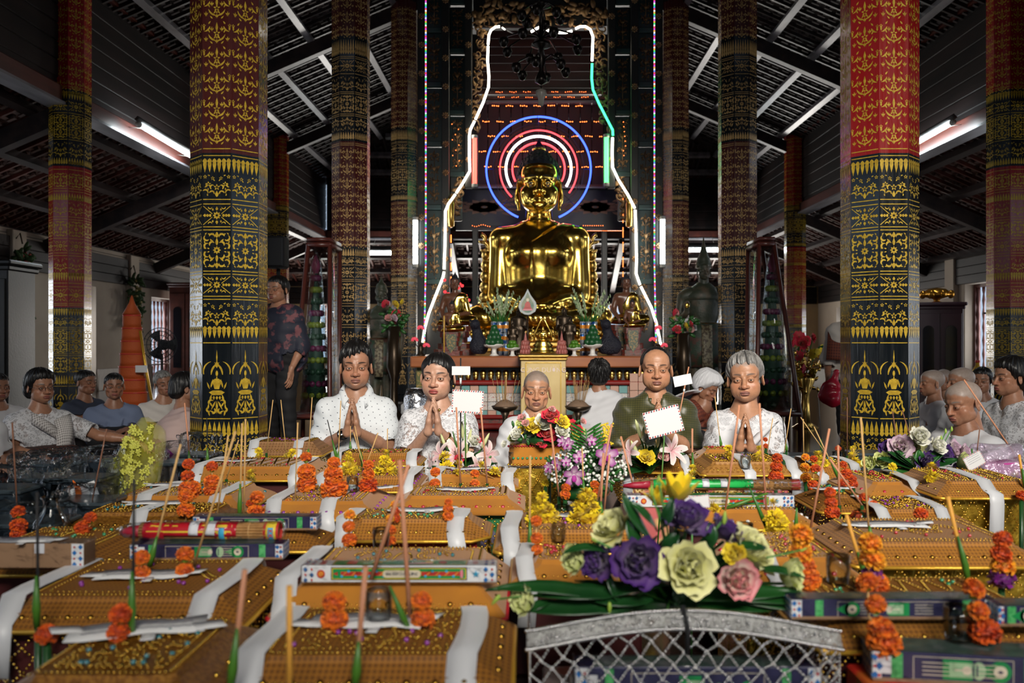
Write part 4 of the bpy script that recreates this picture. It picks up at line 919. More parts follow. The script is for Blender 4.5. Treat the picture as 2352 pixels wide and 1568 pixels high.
sit(-4, 896, 7.0, .9, 'distant man in white beyond the woman with glasses, at picture edge', 'plainman', short_hair(.008), m_white, m_dark, .8)
# the woman kneeling at the altar, seen from behind
J = J_pray(w=.150, sh=.36, el=(.19, -.08, .16), hz=.3, hy=-.22)
sit(1376, 897, 7.85, pi-.1, 'woman kneeling with her back turned, black curly hair, white blouse, before the altar', 'plainwoman', short_hair(.03, line='w', back=.03, side=1., strand=.004), m_white, m_cream, 1.3, J=J, hands='pray', tilt=(-.35, 0, 0), hd=.2)
# the person bowed under a white cloth
J = J_pray(w=.16, sh=.30, el=(.2, -.12, .12), hz=.14, hy=-.3); J['neck'] = (0, -.14, .36); J['chest'] = (0, -.04, .27)
def xW(o, Hm):
 s = hair_sdf(thick=.05, line='w', h=.006, side=.8); obj('head_cloth', M().put(sculpt(s), Hm), m_white, o)
 g = [[(x, -.16+.5*t, .50-.28*t**1.5+.02*math.cos(x*30)-.5*x*x) for x in np.linspace(-.22, .22, 9)] for t in np.linspace(0, 1, 8)]; obj('head_cloth', M().slab(g, .006), m_white, o)
sit(1583, 905, 7.2, .9, 'bowed person in rust red shirt with a white cloth over the head', 'plainman', None, m_rust, m_dark, 1.2, T4, J=J, extra=xW, tilt=(.5, 0, 0))
# nuns and women at the right
hn = None
sit(2215, 925, 4.62, -1.25, 'bald old nun in white robe, in profile, head bowed, beside purple bouquet', 'nun', None, m_white, m_white, 1.75, T4, w=.165, fat=1.12, tilt=(.22, 0, 0), hs=1.02)
sit(2142, 880, 7.1, -1.6, 'shaven nun seen from behind in white shirt, next to the thick red column', 'nun', None, m_white, m_white, 1.5, T1)
sit(2208, 878, 6.35, -1.5, 'shaven nun in white behind the bowed nun', 'nun', None, m_white, m_white, 1.5, T1)
sit(2166, 893, 8.3, -1.2, 'shaven nun further back, between the two nearer nuns', 'nun', None, m_white, m_white, 1.5, T1)
sit(2322, 868, 5.2, -1.45, 'black-haired woman in white lace blouse in profile at the picture edge', 'plainwoman', hw, m_white, m_white, 1.3, T1, lace_=m_lace2)
sit(2256, 875, 7.3, -.7, 'black-haired woman in white whose face is in shade, beyond the nuns', 'plainwoman', hb_, m_white, m_white, .8, T4)
# standing
def stand(px, d, rz, ez, label, head, hairs, top, low, sleeve=1.5, tone=T1, hands=True, extra=None, lean=0., tilt=(0, 0, 0)):
 k = (ez-.10)/1.35; J = dict(pelvis=(0, .02, .86*k), chest=(0, .01-lean*.7, 1.14*k), neck=(0, .01-lean, 1.28*k), sl=(.158, .01-lean, 1.19*k), sr=(-.158, .01-lean, 1.19*k), el=(.21, .03-lean, .92*k), er=(-.21, .0-lean, .92*k), wl=(.20, -.10-lean, .72*k), wr=(-.19, -.12-lean, .72*k), kl=(.09, -.02, .46*k), kr=(-.09, -.02, .46*k), al=(.09, .03, .08), ar=(-.09, .03, .08))
 return person(label, seat(px, d), rz, J, head, hairs, clothes=[('blouse' if 'woman' in label else 'shirt', garment(J, sleeve=sleeve, inf=.016, hem=.06, flow=.008), top), ('trousers', garment(J, legs='trousers', torso=False), low)], hands=[rest(J, 'l', (0, -.2, -1), (-1, 0, 0)), rest(J, 'r', (0, -.2, -1), (1, 0, 0))], tone=tone, hs=.97, h=.012, extra=extra, tilt=tilt, hz=.13)
stand(640, 7.1, -.35, eyez(655, 7.0), 'woman standing half hidden by the thick brown column in dark floral blouse, black trousers', 'plainwoman', hb_, m_floral, m_dark, tone=T1)
def xO(o, Hm):
 obj('head_scarf', M().put(sculpt(hair_sdf(thick=.022, line='w', h=.005, back=.04, side=.9)), Hm), m_cream, o)
 obj('shoulder_scarf', M().slab([[(x, -.13-.1*t+.02*math.sin(8*x), .98-.25*t) for x in np.linspace(-.2, .05, 6)] for t in np.linspace(0, 1, 6)], .008), m_rust, o)
stand(1962, 7.6, -.5, 1.2, 'person standing half behind the thick red column in grey-white shirt and head scarf', 'plainman', None, m_cream, m_dark, 1.6, tone=T4, extra=xO, lean=.1)
# ------------------------------------------------------------------ the altar screen, lamps and the great statue
def glow(name, col, st): return mat(name, (.02, .02, .02), .4, emit=(col, st))
g_white = glow('neon_warm_white', (1, .90, .72), 10); g_green = glow('neon_green', (.05, 1, .32), 3.5); g_blue = glow('neon_blue', (.035, .085, 1), 5)
g_red = glow('neon_red', (1, .04, .05), 4.5); g_cool = glow('fluorescent_white', (.86, .96, 1), 40); g_redtube = glow('red_fluorescent', (1, .045, .03), 9); g_greentube = glow('green_fluorescent', (.04, 1, .08), 9)
g_amber = glow('led_amber_red', (1, .16, .03), 8)
m_carve = mat('carved_dull_gold', (.34, .20, .085), .4, .3, var=(12, (.12, .065, .03), .42, .6)); m_frame = mat('screen_black_wood', (.012, .013, .013), .35, bump=(40, .1))
m_teal = mat('dark_teal_paint', (.012, .035, .035), .4); m_maroon = mat('dark_maroon_board', (.05, .010, .008), .5, var=(5, (.025, .006, .006)), stretch=(.2, 1, 1))
m_gilt = mat('polished_gold', (.95, .66, .15), .18, 1., var=(3, (.82, .50, .08)), bump=(22, .10, .01)); m_giltdark = mat('aged_gold', (.55, .36, .10), .3, 1., bump=(40, .2, .004))
m_curl = mat('statue_hair', (.008, .009, .02), .5, bump=(60, .8, .02)); m_bronze = mat('dark_bronze', (.045, .03, .018), .35, .7); m_redlac = mat('carved_red_lacquer', (.16, .022, .014), .4, var=(30, (.06, .03, .02), .45, .6), bump=(60, .4, .006))
m_brownskin = mat('brown_painted_wood', (.15, .062, .035), .3)
SD = 13.2
def sp(px, py, d=SD): return P(px, py, d)
def leafblob(b, p, a, L, w, m=0, dep=.012):
 R = A([[math.cos(a), 0, -math.sin(a)], [0, 1, 0], [math.sin(a), 0, math.cos(a)]])
 b.ball(A(p)+R@A([L/2, 0, 0]), (L/2, dep, w/2), 6, 4, m, R)
def curl(b, p, r, a0, turn, t, m=0):
 q = [A(p)+A([r*(1-.75*k/14)*math.cos(a0+turn*k/14), -.004, r*(1-.75*k/14)*math.sin(a0+turn*k/14)]) for k in range(15)]; b.tube(q, [t*(1-.5*k/14) for k in range(15)], 5, m)
def carving(w, h, seed=0):
 b = M(); r = random.Random(seed); n = max(2, int(h/(w*.9))); st = h/n
 b.tube([(0, 0, -h/2+.02*w), (0, -.01, 0), (0, 0, h/2-.02*w)], w*.035, 5)
 for i in range(n):
  z = -h/2+(i+.5)*st
  for q in (-1, 1):
   curl(b, (q*w*.24, 0, z+st*.1), w*.17, pi/2-q*pi/2, q*4.4, w*.05); curl(b, (q*w*.26, 0, z-st*.28), w*.13, pi/2+q*pi/2, -q*4.2, w*.045)
   for k in range(5):
    a = r.uniform(.2, 1.4); leafblob(b, (q*w*r.uniform(.05, .34), -.004, z+r.uniform(-.4, .35)*st), pi/2-q*a, w*r.uniform(.16, .28), w*.1, dep=w*.06)
  for a in (.35, -.35, 0): leafblob(b, (0, -.012, z-st*.12), pi/2+a, w*.34, w*.15, dep=w*.08)
 return b
def rosette(r=.05, n=8):
 b = M().ball((0, -.012, 0), (r*.34, r*.3, r*.34), 8, 5)
 for k in range(n): leafblob(b, (r*.2*math.cos(k*2*pi/n), -.004, r*.2*math.sin(k*2*pi/n)), k*2*pi/n, r*.85, r*.5, dep=r*.18)
 return b
scr = thing('altar_screen', 'tall carved black and gold wooden screen framing the golden statue, edged with neon', 'screen', (sp(1240.5, 0)[0], SD+.1, 0))
def scx(px): return (px-1240.5)*SD/F
def scz(py): return EYE+(CY-py)*SD/F
ZB = .02
ros_me = mesh('rosette', rosette(.052), m_carve)
car_a, car_b = [mesh('carved_panel', carving(.19, .78, k), m_carve) for k in (1, 2)]; car_c = mesh('carved_panel', carving(.17, .72, 3), m_carve)
for q in (-1, 1):
 def X_(px): return -q*scx(px)
 for a, b_ in ((958, 978), (1014, 1032), (1067, 1084)):
  zb = ZB if a < 1060 else scz(430)
  obj('post', M().box(((X_(a)+X_(b_))/2, 0, (zb+6.6)/2), (abs(X_(a)-X_(b_)), .16, 6.6-zb), bev=.01), m_frame, scr)
  for k, y in enumerate(range(-30, 700 if a < 1060 else 400, 66)): obj('rosette', ros_me, None, scr, ((X_(a)+X_(b_))/2, -.085, scz(y+(k % 2)*0+(30 if a == 1014 else 0))))
 for c, px0, px1, ys, cm in ((0, 978, 1014, [(-60, 60), (70, 185), (198, 322), (335, 468), (480, 640)], car_a), (1, 1032, 1067, [(-50, -5), (10, 108), (122, 250), (263, 392)], car_b)):
  xc = (X_(px0)+X_(px1))/2; wd = abs(X_(px0)-X_(px1))
  for y0, y1 in ys:
   z1, z0 = scz(y0), scz(y1)
   obj('panel_back', M().box((xc, .03, (z0+z1)/2), (wd, .04, z1-z0), bev=.006), m_teal, scr); o = obj('carved_panel', cm, None, scr, (xc, .0, (z0+z1)/2)); o.scale = (.95, 1.2, (z1-z0)/.86)
  for y in [y1+6 for _, y1 in ys]: obj('cross_rail', M().box((xc, 0, scz(y)), (wd, .12, .08), bev=.01), m_teal, scr)
 obj('lower_board', M().box(((X_(978)+X_(1014))/2, .03, (ZB+scz(646))/2), (abs(X_(978)-X_(1014)), .05, scz(646)-ZB)), m_frame, scr)
 o = obj('carved_panel', car_c, None, scr, ((X_(1000)), -.03, scz(700))); o.scale = (.9, 1, 1.2)
 cb = M()
 for k in range(26):
  t = k/25; x = X_(1112-22*t); z = scz(40+250*t); curl(cb, (x-q*(-.02)+.05*math.sin(k*2.1), -.02, z), .075, k*1.3, (-1)**k*4.5, .016)
  leafblob(cb, (x+.04*math.cos(k), -.03, z+.03), k*1.7, .12, .05, dep=.02)
 obj('scroll_edging', cb, m_carve, scr)
 cb = M()
 for k in range(16):
  t = k/15; curl(cb, (X_(1062-22*t)+.03*math.sin(k*3), -.02, scz(400+95*t)), .07, k*1.1, (-1)**k*4.2, .016); leafblob(cb, (X_(1058-20*t), -.03, scz(402+95*t)), k*1.9, .12, .06, dep=.02)
 obj('bracket_carving', cb, m_carve, scr)
 obj('bracket_board', M().box((X_(1046), .03, scz(450)), (.2, .06, .75), bev=.02), m_frame, scr)
 obj('hanging_tassel', M().lathe([(.02, 0), (.05, .02), (.06, .16), (.065, .35), (.05, .4), (.07, .43), (.02, .5)], 10, (X_(1036), -.1, scz(522))), m_giltdark, scr)
cb = M()
for k in range(44):
 t = k/43; x = scx(1088+305*t); z = scz(62-44*math.sin(pi*min(1, abs(t-.5)*2+.0))*.3-18+6*math.sin(k*2.)); curl(cb, (x, -.03, z+.12*(k % 3)-.1), .10, k*1.7, (-1)**k*4.6, .02); leafblob(cb, (x, -.05, z+.05*(k % 4)), k*2.3, .17, .08, dep=.03)
obj('arch_carving', cb, m_carve, scr); obj('arch_board', M().box((0, .05, scz(-20)), (2.1, .08, 1.0)), m_frame, scr)
# neon outline: bent tubes
nl = thing('neon_outline', 'warm white and green neon tubing bent round the edge of the altar screen', 'neon light', (scr.location.x, SD-.06, 0))
def neon(pts, m, r=.018, par=None, d=SD-.06, x0=None):
 q = [(P(x, y, d)-A([nl.location.x, nl.location.y, 0])) for x, y in pts]; return obj('neon_tube', M().tube(q, r, 8), m, nl if par is None else par)
neon([(1148, 61), (1138, 62), (1128, 69), (1123, 80), (1121, 102)], g_white); neon([(1121, 106), (1120, 140), (1123, 175), (1122, 200), (1110, 235), (1092, 274)], g_white)
neon([(1090, 278), (1080, 298), (1078, 312), (1078, 360), (1079, 393), (1062, 422), (1048, 443)], g_white); neon([(1046, 446), (1030, 468), (1023, 485), (1022, 560), (1020, 618)], g_white)
neon([(1020, 624), (1017, 638), (1000, 680), (984, 722), (976, 752), (971, 786)], g_white)
neon([(1322, 66), (1332, 61), (1345, 61), (1356, 68), (1362, 84), (1361, 110), (1360, 140)], g_white); neon([(1360, 146), (1359, 180), (1362, 206), (1375, 236), (1396, 277), (1407, 298), (1408, 311)], g_green)
neon([(1407, 316), (1406, 350), (1407, 384), (1420, 412), (1442, 447), (1458, 478)], g_white); neon([(1459, 482), (1461, 540), (1462, 600), (1461, 628), (1470, 654)], g_white); neon([(1472, 658), (1496, 706), (1507, 740), (1518, 792)], g_white)
neon([(1220, 73), (1230, 67), (1238, 63), (1244, 63)], g_white); neon([(1248, 63), (1256, 68), (1264, 73)], g_white); neon([(1278, 75), (1300, 75), (1314, 71)], g_white); neon([(1153, 63), (1160, 68)], g_white, .01); neon([(1166, 70), (1180, 77), (1215, 76)], mat('unlit_glass_tube', (.3, .3, .32), .1), .012)
# straight fluorescent tubes
def tube_lamp(label, a, b_, gm, holder=True, r=.022, bm=None, back=(0, .05, 0), group=None, hang=0):
 a, b_ = A(a), A(b_); t = thing('fluorescent_lamp', label, 'lamp', tuple((a+b_)/2), group=group); c = (a+b_)/2; d = (b_-a)/np.linalg.norm(b_-a)
 obj('lamp_tube', M().tube([a-c, b_-c], r, 10), gm, t)
 for e, s_ in ((a, -1), (b_, 1)): obj('lamp_cap', M().tube([e-c-d*.0, e-c+s_*d*.05], r*1.25, 10), mat('lamp_fitting', (.55, .55, .52), .4), t)
 if hang: [obj('hanger_wire', M().tube([lerp(a, b_, q)-c, lerp(a, b_, q)-c+A(hang)], .006, 5), MATS['lamp_fitting'], t) for q in (.1, .9)]
 if holder: obj('lamp_batten', M().tube([a-c-d*.06+A(back), b_-c+d*.06+A(back)], r*1.5, 4), bm or mat('lamp_fitting_dark', (.10, .10, .10), .5), t)
 return t
tube_lamp('red fluorescent tube standing upright beside the halo', sp(1090, 422), sp(1090, 318), g_redtube, r=.036); tube_lamp('green fluorescent tube standing upright beside the halo', sp(1393, 420), sp(1393, 316), g_greentube, r=.036)
tube_lamp('upright white fluorescent tube on the screen next to the green guardian', sp(954, 606, 13.16), sp(954, 506, 13.16), g_cool, r=.035); tube_lamp('upright white fluorescent tube on the screen next to the paper-tagged guardian', sp(1522, 606, 13.16), sp(1522, 504, 13.16), g_cool, r=.035)
tube_lamp('white fluorescent tube hung under the aisle beam by the thick brown column', (-5.05, 11.0, 3.70), (-5.05, 12.9, 3.66), g_cool, r=.03, back=(0, 0, .06), hang=(-.26, 0, .03)); tube_lamp('white fluorescent tube hung under the aisle beam by the thick red column', (5.42, 10.9, 3.70), (5.42, 12.6, 3.66), g_cool, r=.03, back=(0, 0, .06), hang=(.24, 0, .03))
tube_lamp('distant white ceiling tube behind the green guardian', P(848, 580, 21.5), P(904, 580, 21.5), g_cool, r=.06, back=(0, 0, .08), hang=(0, .6, .46)); tube_lamp('distant white ceiling tube behind the paper-tagged guardian', P(1578, 573, 21.5), P(1652, 573, 21.5), g_cool, r=.06, back=(0, 0, .08), hang=(0, .6, .46))
# halo of neon rings
hd_ = 13.75; hc = P(1237, 388, hd_); halo = thing('neon_halo', 'concentric blue, red and white neon rings behind the golden head', 'neon light', tuple(hc))
def ring(rpx, a0, a1, m, r=.016): obj('neon_ring', M().tube([(rpx*hd_/F*math.cos(a), 0, rpx*hd_/F*math.sin(a)) for a in np.radians(np.linspace(a0, a1, 64))], r, 6), m, halo)
ring(120, 91, -67, g_blue); ring(120, 89.5+360-360+2, 89+158, g_blue); ring(89, -38, 226, g_red, .013); ring(75, -32, 213, glow('neon_white', (.9, .95, 1), 9), .02); ring(60, -28, 208, g_red, .016)
for rp in (104, 98): ring(rp, -60, 240, mat('bare_wire', (.10, .08, .09), .3, .8), .006)
for a in range(0, 360, 45): obj('spoke', M().tube([(58*hd_/F*math.cos(math.radians(a)), .02, 58*hd_/F*math.sin(math.radians(a))), (120*hd_/F*math.cos(math.radians(a)), .02, 120*hd_/F*math.sin(math.radians(a)))], .008, 5), MATS['bare_wire'], halo)
# dark red stage behind the statue with rows of tiny lamps
stg = thing('stage_backdrop', 'dark red boarded canopy behind the golden statue, with rows of tiny lamps', 'backdrop', (P(1240, 0, 14.6)[0], 14.6, 0))
def gz(py, d=14.6): return EYE+(CY-py)*d/F
for k in range(8): obj('board', M().box((0, .1, gz(75+k*19)), (2.2, .04, .135), bev=.006), m_maroon, stg)
for k in range(11): obj('curtain_board', M().box(((k-5)*.2, .06, (gz(222)+gz(428))/2), (.19, .04, gz(222)-gz(428)), bev=.008), mat('dark_red_curtain', (.03, .007, .012), .6), stg)
for y in (214, 226, 235, 428): obj('rail', M().box((0, .0, gz(y)), (2.25, .10, .05), bev=.006), m_redwood if y != 235 else mat('grey_rail', (.16, .15, .16), .4), stg)
[obj('stage_post', M().box((q*1.12, .12, gz(75)/2), (.10, .10, gz(75)), bev=.01), m_frame, stg) for q in (-1, 1)]; [obj('halo_bracket', M().tube([(P(1237, 388, 13.75)[0]+q*.4-stg.location.x, -.85, P(0, 388, 13.75)[2]), (P(1237, 388, 13.75)[0]+q*.4-stg.location.x, .05, P(0, 388, 13.75)[2])], .012, 6), m_dark, stg) for q in (-1, 1)]; obj('shelf_rail', M().box((0, -.03, gz(432)), (2.25, .1, .025)), m_greywood, stg)
pn = Pat(1.0)
for x in (-.33, .33): 
 for r in (.14, .09, .05): pn.flower(x, .36, r, 12)
 for sg in (-1, 1):
  for k in range(4): pn.leaf(x+sg*.1, .36+.06*(k-1.5), (0 if sg > 0 else pi)+.4*(k-1.5), .13, .05)
gb = M()
for q in pn.p: gb.add([(u*2.9, -.002, v) for u, v in q], [A([list(range(len(q)))])], 0, False)
obj('painted_panel', M().box((0, .08, (gz(434)+gz(528))/2), (2.9, .04, gz(434)-gz(528))), mat('blue_black_paint', (.012, .016, .022), .4), stg); obj('painted_flowers', M().put(gb, mx((0, .058, gz(434)-.66))), mat('faded_ornament', (.20, .12, .07), .6), stg)
def string(label, pts, m=g_amber, r=.012, d=14.535):
 t = thing('led_string', label, 'string lights', tuple(P(1240, 300, d)), group='rows of tiny red lamps on the stage'); c = A(t.location)
 obj('wire', M().tube([P(x, y, d)-c+A([0, .02, 0]) for x, y in (pts[0], pts[-1])] if len(pts) > 1 else pts, .004, 4), m_dark, t); obj('led', M().beads([P(x, y, d)-c for x, y in pts], r), m, t, kind='stuff'); return t
for i, y in enumerate((211, 223, 243, 279, 313, 348, 383)):
 off = (0, 5, -8, 2, 14, -6, 6)[i]; w_ = 118 if y < 250 else 140
 string('row of tiny red lamps across the dark stage, %s' % ('topmost', 'second from the top', 'third from the top', 'fourth from the top', 'third from the bottom', 'second from the bottom', 'lowest')[i], [(1240+k*32+off+j*4.6+rnd.uniform(-.5, .5), y+rnd.uniform(-1, 1)) for k in range(-int(w_/32), int(w_/32)+1) for j in range(-1, 3)], r=.011 if y > 230 else .007)
string('tiny red lamps hanging down beside the statue, red tube side', [(1036 if k < 99 else 0, 540+k*2+(k//9)*14) for k in range(36)], d=13.3, r=.009); string('tiny red lamps hanging down beside the statue, green tube side', [(1431, 455+k*3+(k//8)*10) for k in range(44)], d=13.3, r=.009)
string('tiny red lamps dotted in the carved screen, red tube side', [(1038+(k*37 % 22), 285+k*12) for k in range(9)], d=13.14, r=.008); string('tiny red lamps dotted in the carved screen, green tube side', [(1432+(k*31 % 6), 280+k*11) for k in range(8)], d=13.14, r=.008)
string('tiny red lamps along the foot of the painted panel, both ends', [(1085+k*5, 518+2*math.sin(k)) for k in range(9)]+[(1340+k*5, 518) for k in range(10)], r=.007); string('short row of tiny red lamps under the painted panel, green tube side', [(1350+k*4, 530) for k in range(20)], r=.007)
RB = [glow('rope_light_'+n, c, 1.6) for n, c in (('green', (.05, .9, .2)), ('magenta', (.7, .08, .8)), ('blue', (.12, .25, 1)), ('orange', (1, .45, .05)), ('red', (1, .06, .1)), ('white', (.8, .9, 1)))]
for px, lb in ((978, 'multicoloured rope light hanging straight down beside the red neon tube side'), (1503, 'multicoloured rope light hanging straight down on the green neon tube side')):
 t = thing('rope_light', lb, 'rope light', tuple(P(px, 300, 12.9))); c = A(t.location); sg = -1 if px < 1200 else 1
 bb = M()
 for k in range(190):
  y = -10+k*4.2; x = px+(0 if y < 600 else -sg*(-.02)*(y-600)); bb.tube([P(x, y, 12.9)-c, P(x, y+3.2, 12.9)-c], .011, 6, k*7 % 5 if k % 4 else 5)
 obj('light_segments', bb, RB, t, kind='stuff'); obj('clear_tube', M().tube([P(px, -10, 12.9)-c, P(px, 600, 12.9)-c, P(px+sg*4, 790, 12.9)-c], .008, 6), m_greywood, t)
# ------------------------------------------------------------------ great golden statue
BD = 12.6; bx = lambda px: (px-1238)*BD/F; bz = lambda py: EYE+(CY-py)*BD/F
s = SDF((-1.25, -.95, .95), (1.25, .65, 2.95), .017)
s.ell((0, .02, 2.18), (.50, .30, .52), .1); s.ell((0, .02, 1.72), (.54, .30, .50), .12); s.ell((0, .0, 2.05), (.56, .26, .5), .1); s.cap((-.40, .02, 2.46), (.40, .02, 2.46), .165, None, .12); s.cap((-.18, .02, 2.56), (.18, .02, 2.56), .12, None, .1)
for q in (-1, 1):
 s.ell((q*.55, .02, 2.42), (.19, .20, .19), .06); s.cap((q*.575, .02, 2.40), (q*.60, .0, 1.60), .165, .16, .05); s.cap((q*.60, .0, 1.58), (q*.14, -.50, 1.42), .14, .085, .07)
 s.ell((q*.22, -.16, 2.2), (.22, .17, .16), .12); s.ell((q*.04, -.52, 1.41), (.16, .12, .055), .03)
 s.cap((q*.30, 0, 1.32), (q*.86, -.30, 1.24), .25, .19, .1); s.cap((q*.86, -.30, 1.24), (-q*.15, -.62, 1.22), .17, .10, .08)
s.ell((0, -.1, 1.2), (.9, .55, .18), .1); s.cap((0, .02, 2.5), (0, .02, 2.95), .155, .15, .05); s.ell((0, -.12, 1.52), (.42, .30, .24), .12)
def robe(x, y, z):
 xe = np.interp(z, [1.0, bz(560), bz(514), 2.9], [bx(1221), bx(1221), bx(1289), bx(1335)]); fr = np.clip((.1-y)*8, 0, 1)
 a = 1/(1+np.exp(-(x-xe)/.008)); b2 = a/(1+np.exp((x-xe-.23)/.008)); fold = .006*np.sin((x+z*.35)*46)*np.clip(1.7-z, 0, .4)*2.5
 return -(a*.012+b2*.014)*fr*np.clip((z-1.6)*6, 0, 1)-fold
s.ripple(robe)
TOP = EYE-(818-CY)*8.4/F
bud = thing('buddha_statue', 'huge golden seated Buddha with black hair under neon rings', 'statue', (P(1238, 0, BD)[0], BD, 0))
obj('robed_body', sculpt(s, 2), m_gilt, bud)
HK = 3.85; hs_ = head_sdf(h=.0028, buddha=True, wid=1.04, nose=1.0, nw=1.05, eye=.62, lip=1.25, brow=1.1, jaw=1.06, neck=.02)
for q in (-1, 1): hs_.cap((q*.083, .010, -.03), (q*.078, .0, -.088), .0075, .006, .01)
hv = sculpt(hs_, 2); hm4 = mx((0, .0, bz(428)), np.eye(3), HK); obj('head', M().put(hv, hm4), m_gilt, bud)
for q in (-1, 1):
 e = M().ball((q*.032, -.0786, -.0036), .0120, 12, 8); o = obj('eye', M().put(e, hm4), m_eye[0], bud, label='painted eye'); obj('pupil', M().put(M().ball((q*.032, -.0868, -.0042), .0046, 8, 6), hm4), m_eye[1], o)
 br = M().tube([(q*(.008+.042*t), -.0945+.02*t*t, .016+.010*math.sin(pi*(.15+.75*t))) for t in np.linspace(0, 1, 10)], [.0008+.0010*math.sin(pi*t) for t in np.linspace(.05, .95, 10)], 5); obj('eyebrow', M().put(br, hm4), m_curl, bud)
hb2 = M(); hsd = hair_sdf(kind='m', thick=.008, h=.004, line='m', strand=0, side=.5, jag=0); hb2.put(sculpt(hsd), hm4); obj('hair_cap', hb2, m_curl, bud)
cu = M(); rs = np.random.RandomState(3)
for th in np.linspace(.06, 1.45, 15):
 n = max(1, int(26*math.sin(th)))
 for k in range(n):
  a = k*2*pi/n+th*9; p = A([math.sin(th)*math.cos(a)*.080, math.sin(th)*math.sin(a)*.104+.010, math.cos(th)*.092+.034])
  if p[2] > hairline(p[0], A([p[1]]), 'm')[0]+.012: cu.beads([p], .0085, fine=True)
for z, r in ((.122, .042), (.131, .030)):
 for k in range(int(r*400)): a = k*2*pi/int(r*400); cu.beads([(r*math.cos(a), .02+r*math.sin(a), z)], .009, fine=True)
obj('hair_curls', M().put(cu, hm4), m_curl, bud, kind='stuff'); obj('crown_knob', M().put(M().lathe([(.052, .105), (.046, .125), (.032, .137), (.012, .145)], 18, (0, .02, 0)), hm4), m_curl, bud)
obj('flame_base', M().put(M().lathe([(.018, .139), (.027, .144), (.025, .150), (.016, .154)], 14, (0, .02, 0)), hm4), m_gilt, bud); obj('flame_finial', M().put(M().lathe([(.019, .152), (.020, .157), (.011, .170), (.005, .180), (.001, .190)], 12, (0, .02, 0), sy=.6), hm4), mat('purple_glass', (.05, .02, .07), .15), bud)
obj('hair_band', M().put(M().tube([(.0655*math.sin(a)*1.04, -.012-.088*math.cos(a)*.92, .062-.012*(1-math.cos(a))*2.0) for a in np.linspace(-1.45, 1.45, 30)], .0024, 6), hm4), m_gilt, bud)
for z in (2.60, 2.67, 2.74): obj('neck_ring', M().tube([(.158*math.cos(a), .02+.158*math.sin(a), z) for a in np.linspace(0, 2*pi, 30)], .012, 6), m_gilt, bud)
ped = M()
for i, (w_, z0, z1) in enumerate(((2.3, TOP+.001, .82), (2.1, .82, .90), (1.9, .90, .98), (2.2, .98, 1.06))): ped.box((0, -.1, (z0+z1)/2), (w_, 1.4-.05*i, z1-z0), bev=.02)
obj('pedestal', ped, m_giltdark, bud)
for k in range(17): obj('lotus_petal', M().ball(((k-8)*.13, -.80, 1.0), (.06, .04, .075), 8, 6), m_gilt, bud)
for q in (-1, 1):
 tp = M()
 for k in range(5): tp.ball((q*.80, .1, 1.55+k*.16), (.10-.01*k, .08, .10), 10, 7)
 for k in range(3): curl(tp, (q*(.80+.03*k), .05, 2.15+.13*k), .12-.02*k, pi/2, q*4.4, .035)
 tp.box((q*.80, .1, 1.2), (.22, .2, .6), bev=.03); obj('throne_finial', tp, m_giltdark, bud)
# ------------------------------------------------------------------ altar table
AY = 8.4;  ax = lambda px: (px-CX)*AY/F; az = lambda py: EYE-(py-CY)*AY/F; TOP = az(818)
m_counter = mat('orange_brown_varnish', (.42, .14, .045), .3, var=(7, (.30, .085, .03)), stretch=(.2, 1, 1), coat=.3)
al = thing('altar_table', 'long tiled altar with orange brown wooden top, loaded with statues and vases', 'altar', (ax(1241), AY, 0)); cxo = ax(1241)
obj('table_top', M().box((0, 2.15, TOP-.055), (ax(1540)-ax(942), 4.3, .11), bev=.012), m_counter, al); wb_ = 2.3
obj('body', M().box((0, 2.2, .32), (wb_, 3.9, .6)), mat('altar_core', (.10, .03, .02), .6), al)
pe = M()
for k in range(30):
 x = -wb_/2+(k+.5)*wb_/30
 for t in (0, 1): pe.ball((x, .2, az(862)-.03*t+.01), (.034-.006*t, .02, .04), 8, 5, 0)
obj('petal_frieze', pe, m_giltdark, al, kind='stuff'); obj('frieze_board', M().box((0, .24, az(858)), (wb_, .05, .14)), m_frame, al)
for y, h_ in ((880, .045), (960, .04), (982, .06)): obj('red_moulding', M().box((0, .17, az(y)), (wb_+.04, .1, h_), bev=.015), mat('red_moulding', (.25, .015, .012), .35), al)
obj('base_panel', M().box((0, .2, az(971)), (wb_, .06, .10)), m_redlac, al)
tl = [mat('tile_teal', (.20, .40, .40), .2), mat('tile_pink', (.62, .38, .30), .2), mat('tile_white_red_print', (.68, .62, .58), .2, var=(70, (.50, .2, .18), .56, .60)), mat('tile_white_blue_print', (.68, .64, .60), .2, var=(70, (.25, .32, .45), .56, .60))]
ts = .086; tme = [mesh('wall_tile', M().box((0, 0, 0), (ts-.004, .012, ts-.004), bev=.003), m) for m in tl]; nc = int(wb_/ts); tb = obj('tile_bed', M().box((0, .2, az(920)), (wb_, .03, .30)), mat('grout', (.16, .12, .10), .8), al)
for r in range(4):
 for c in range(nc):
  k = (c % 2) if r in (0, 3) else 2+((c*7+r*3) % 2)
  obj('wall_tile', tme[k], None, tb, (-wb_/2+(c+.5)*wb_/nc, .18, az(885)-.045-r*ts))
for q in (-1, 1):
 obj('corner_post', M().box((q*(wb_/2+.05), .2, .33), (.10, .12, .64), bev=.01), mat('green_gold_paint', (.10, .11, .03), .4, var=(30, (.3, .2, .05), .5, .56)), al)
for r in range(6):
 for c in range(2): obj('wall_tile', tme[1], None, al, (ax(1450)-cxo+c*ts+.04, .12, az(868)-r*ts))
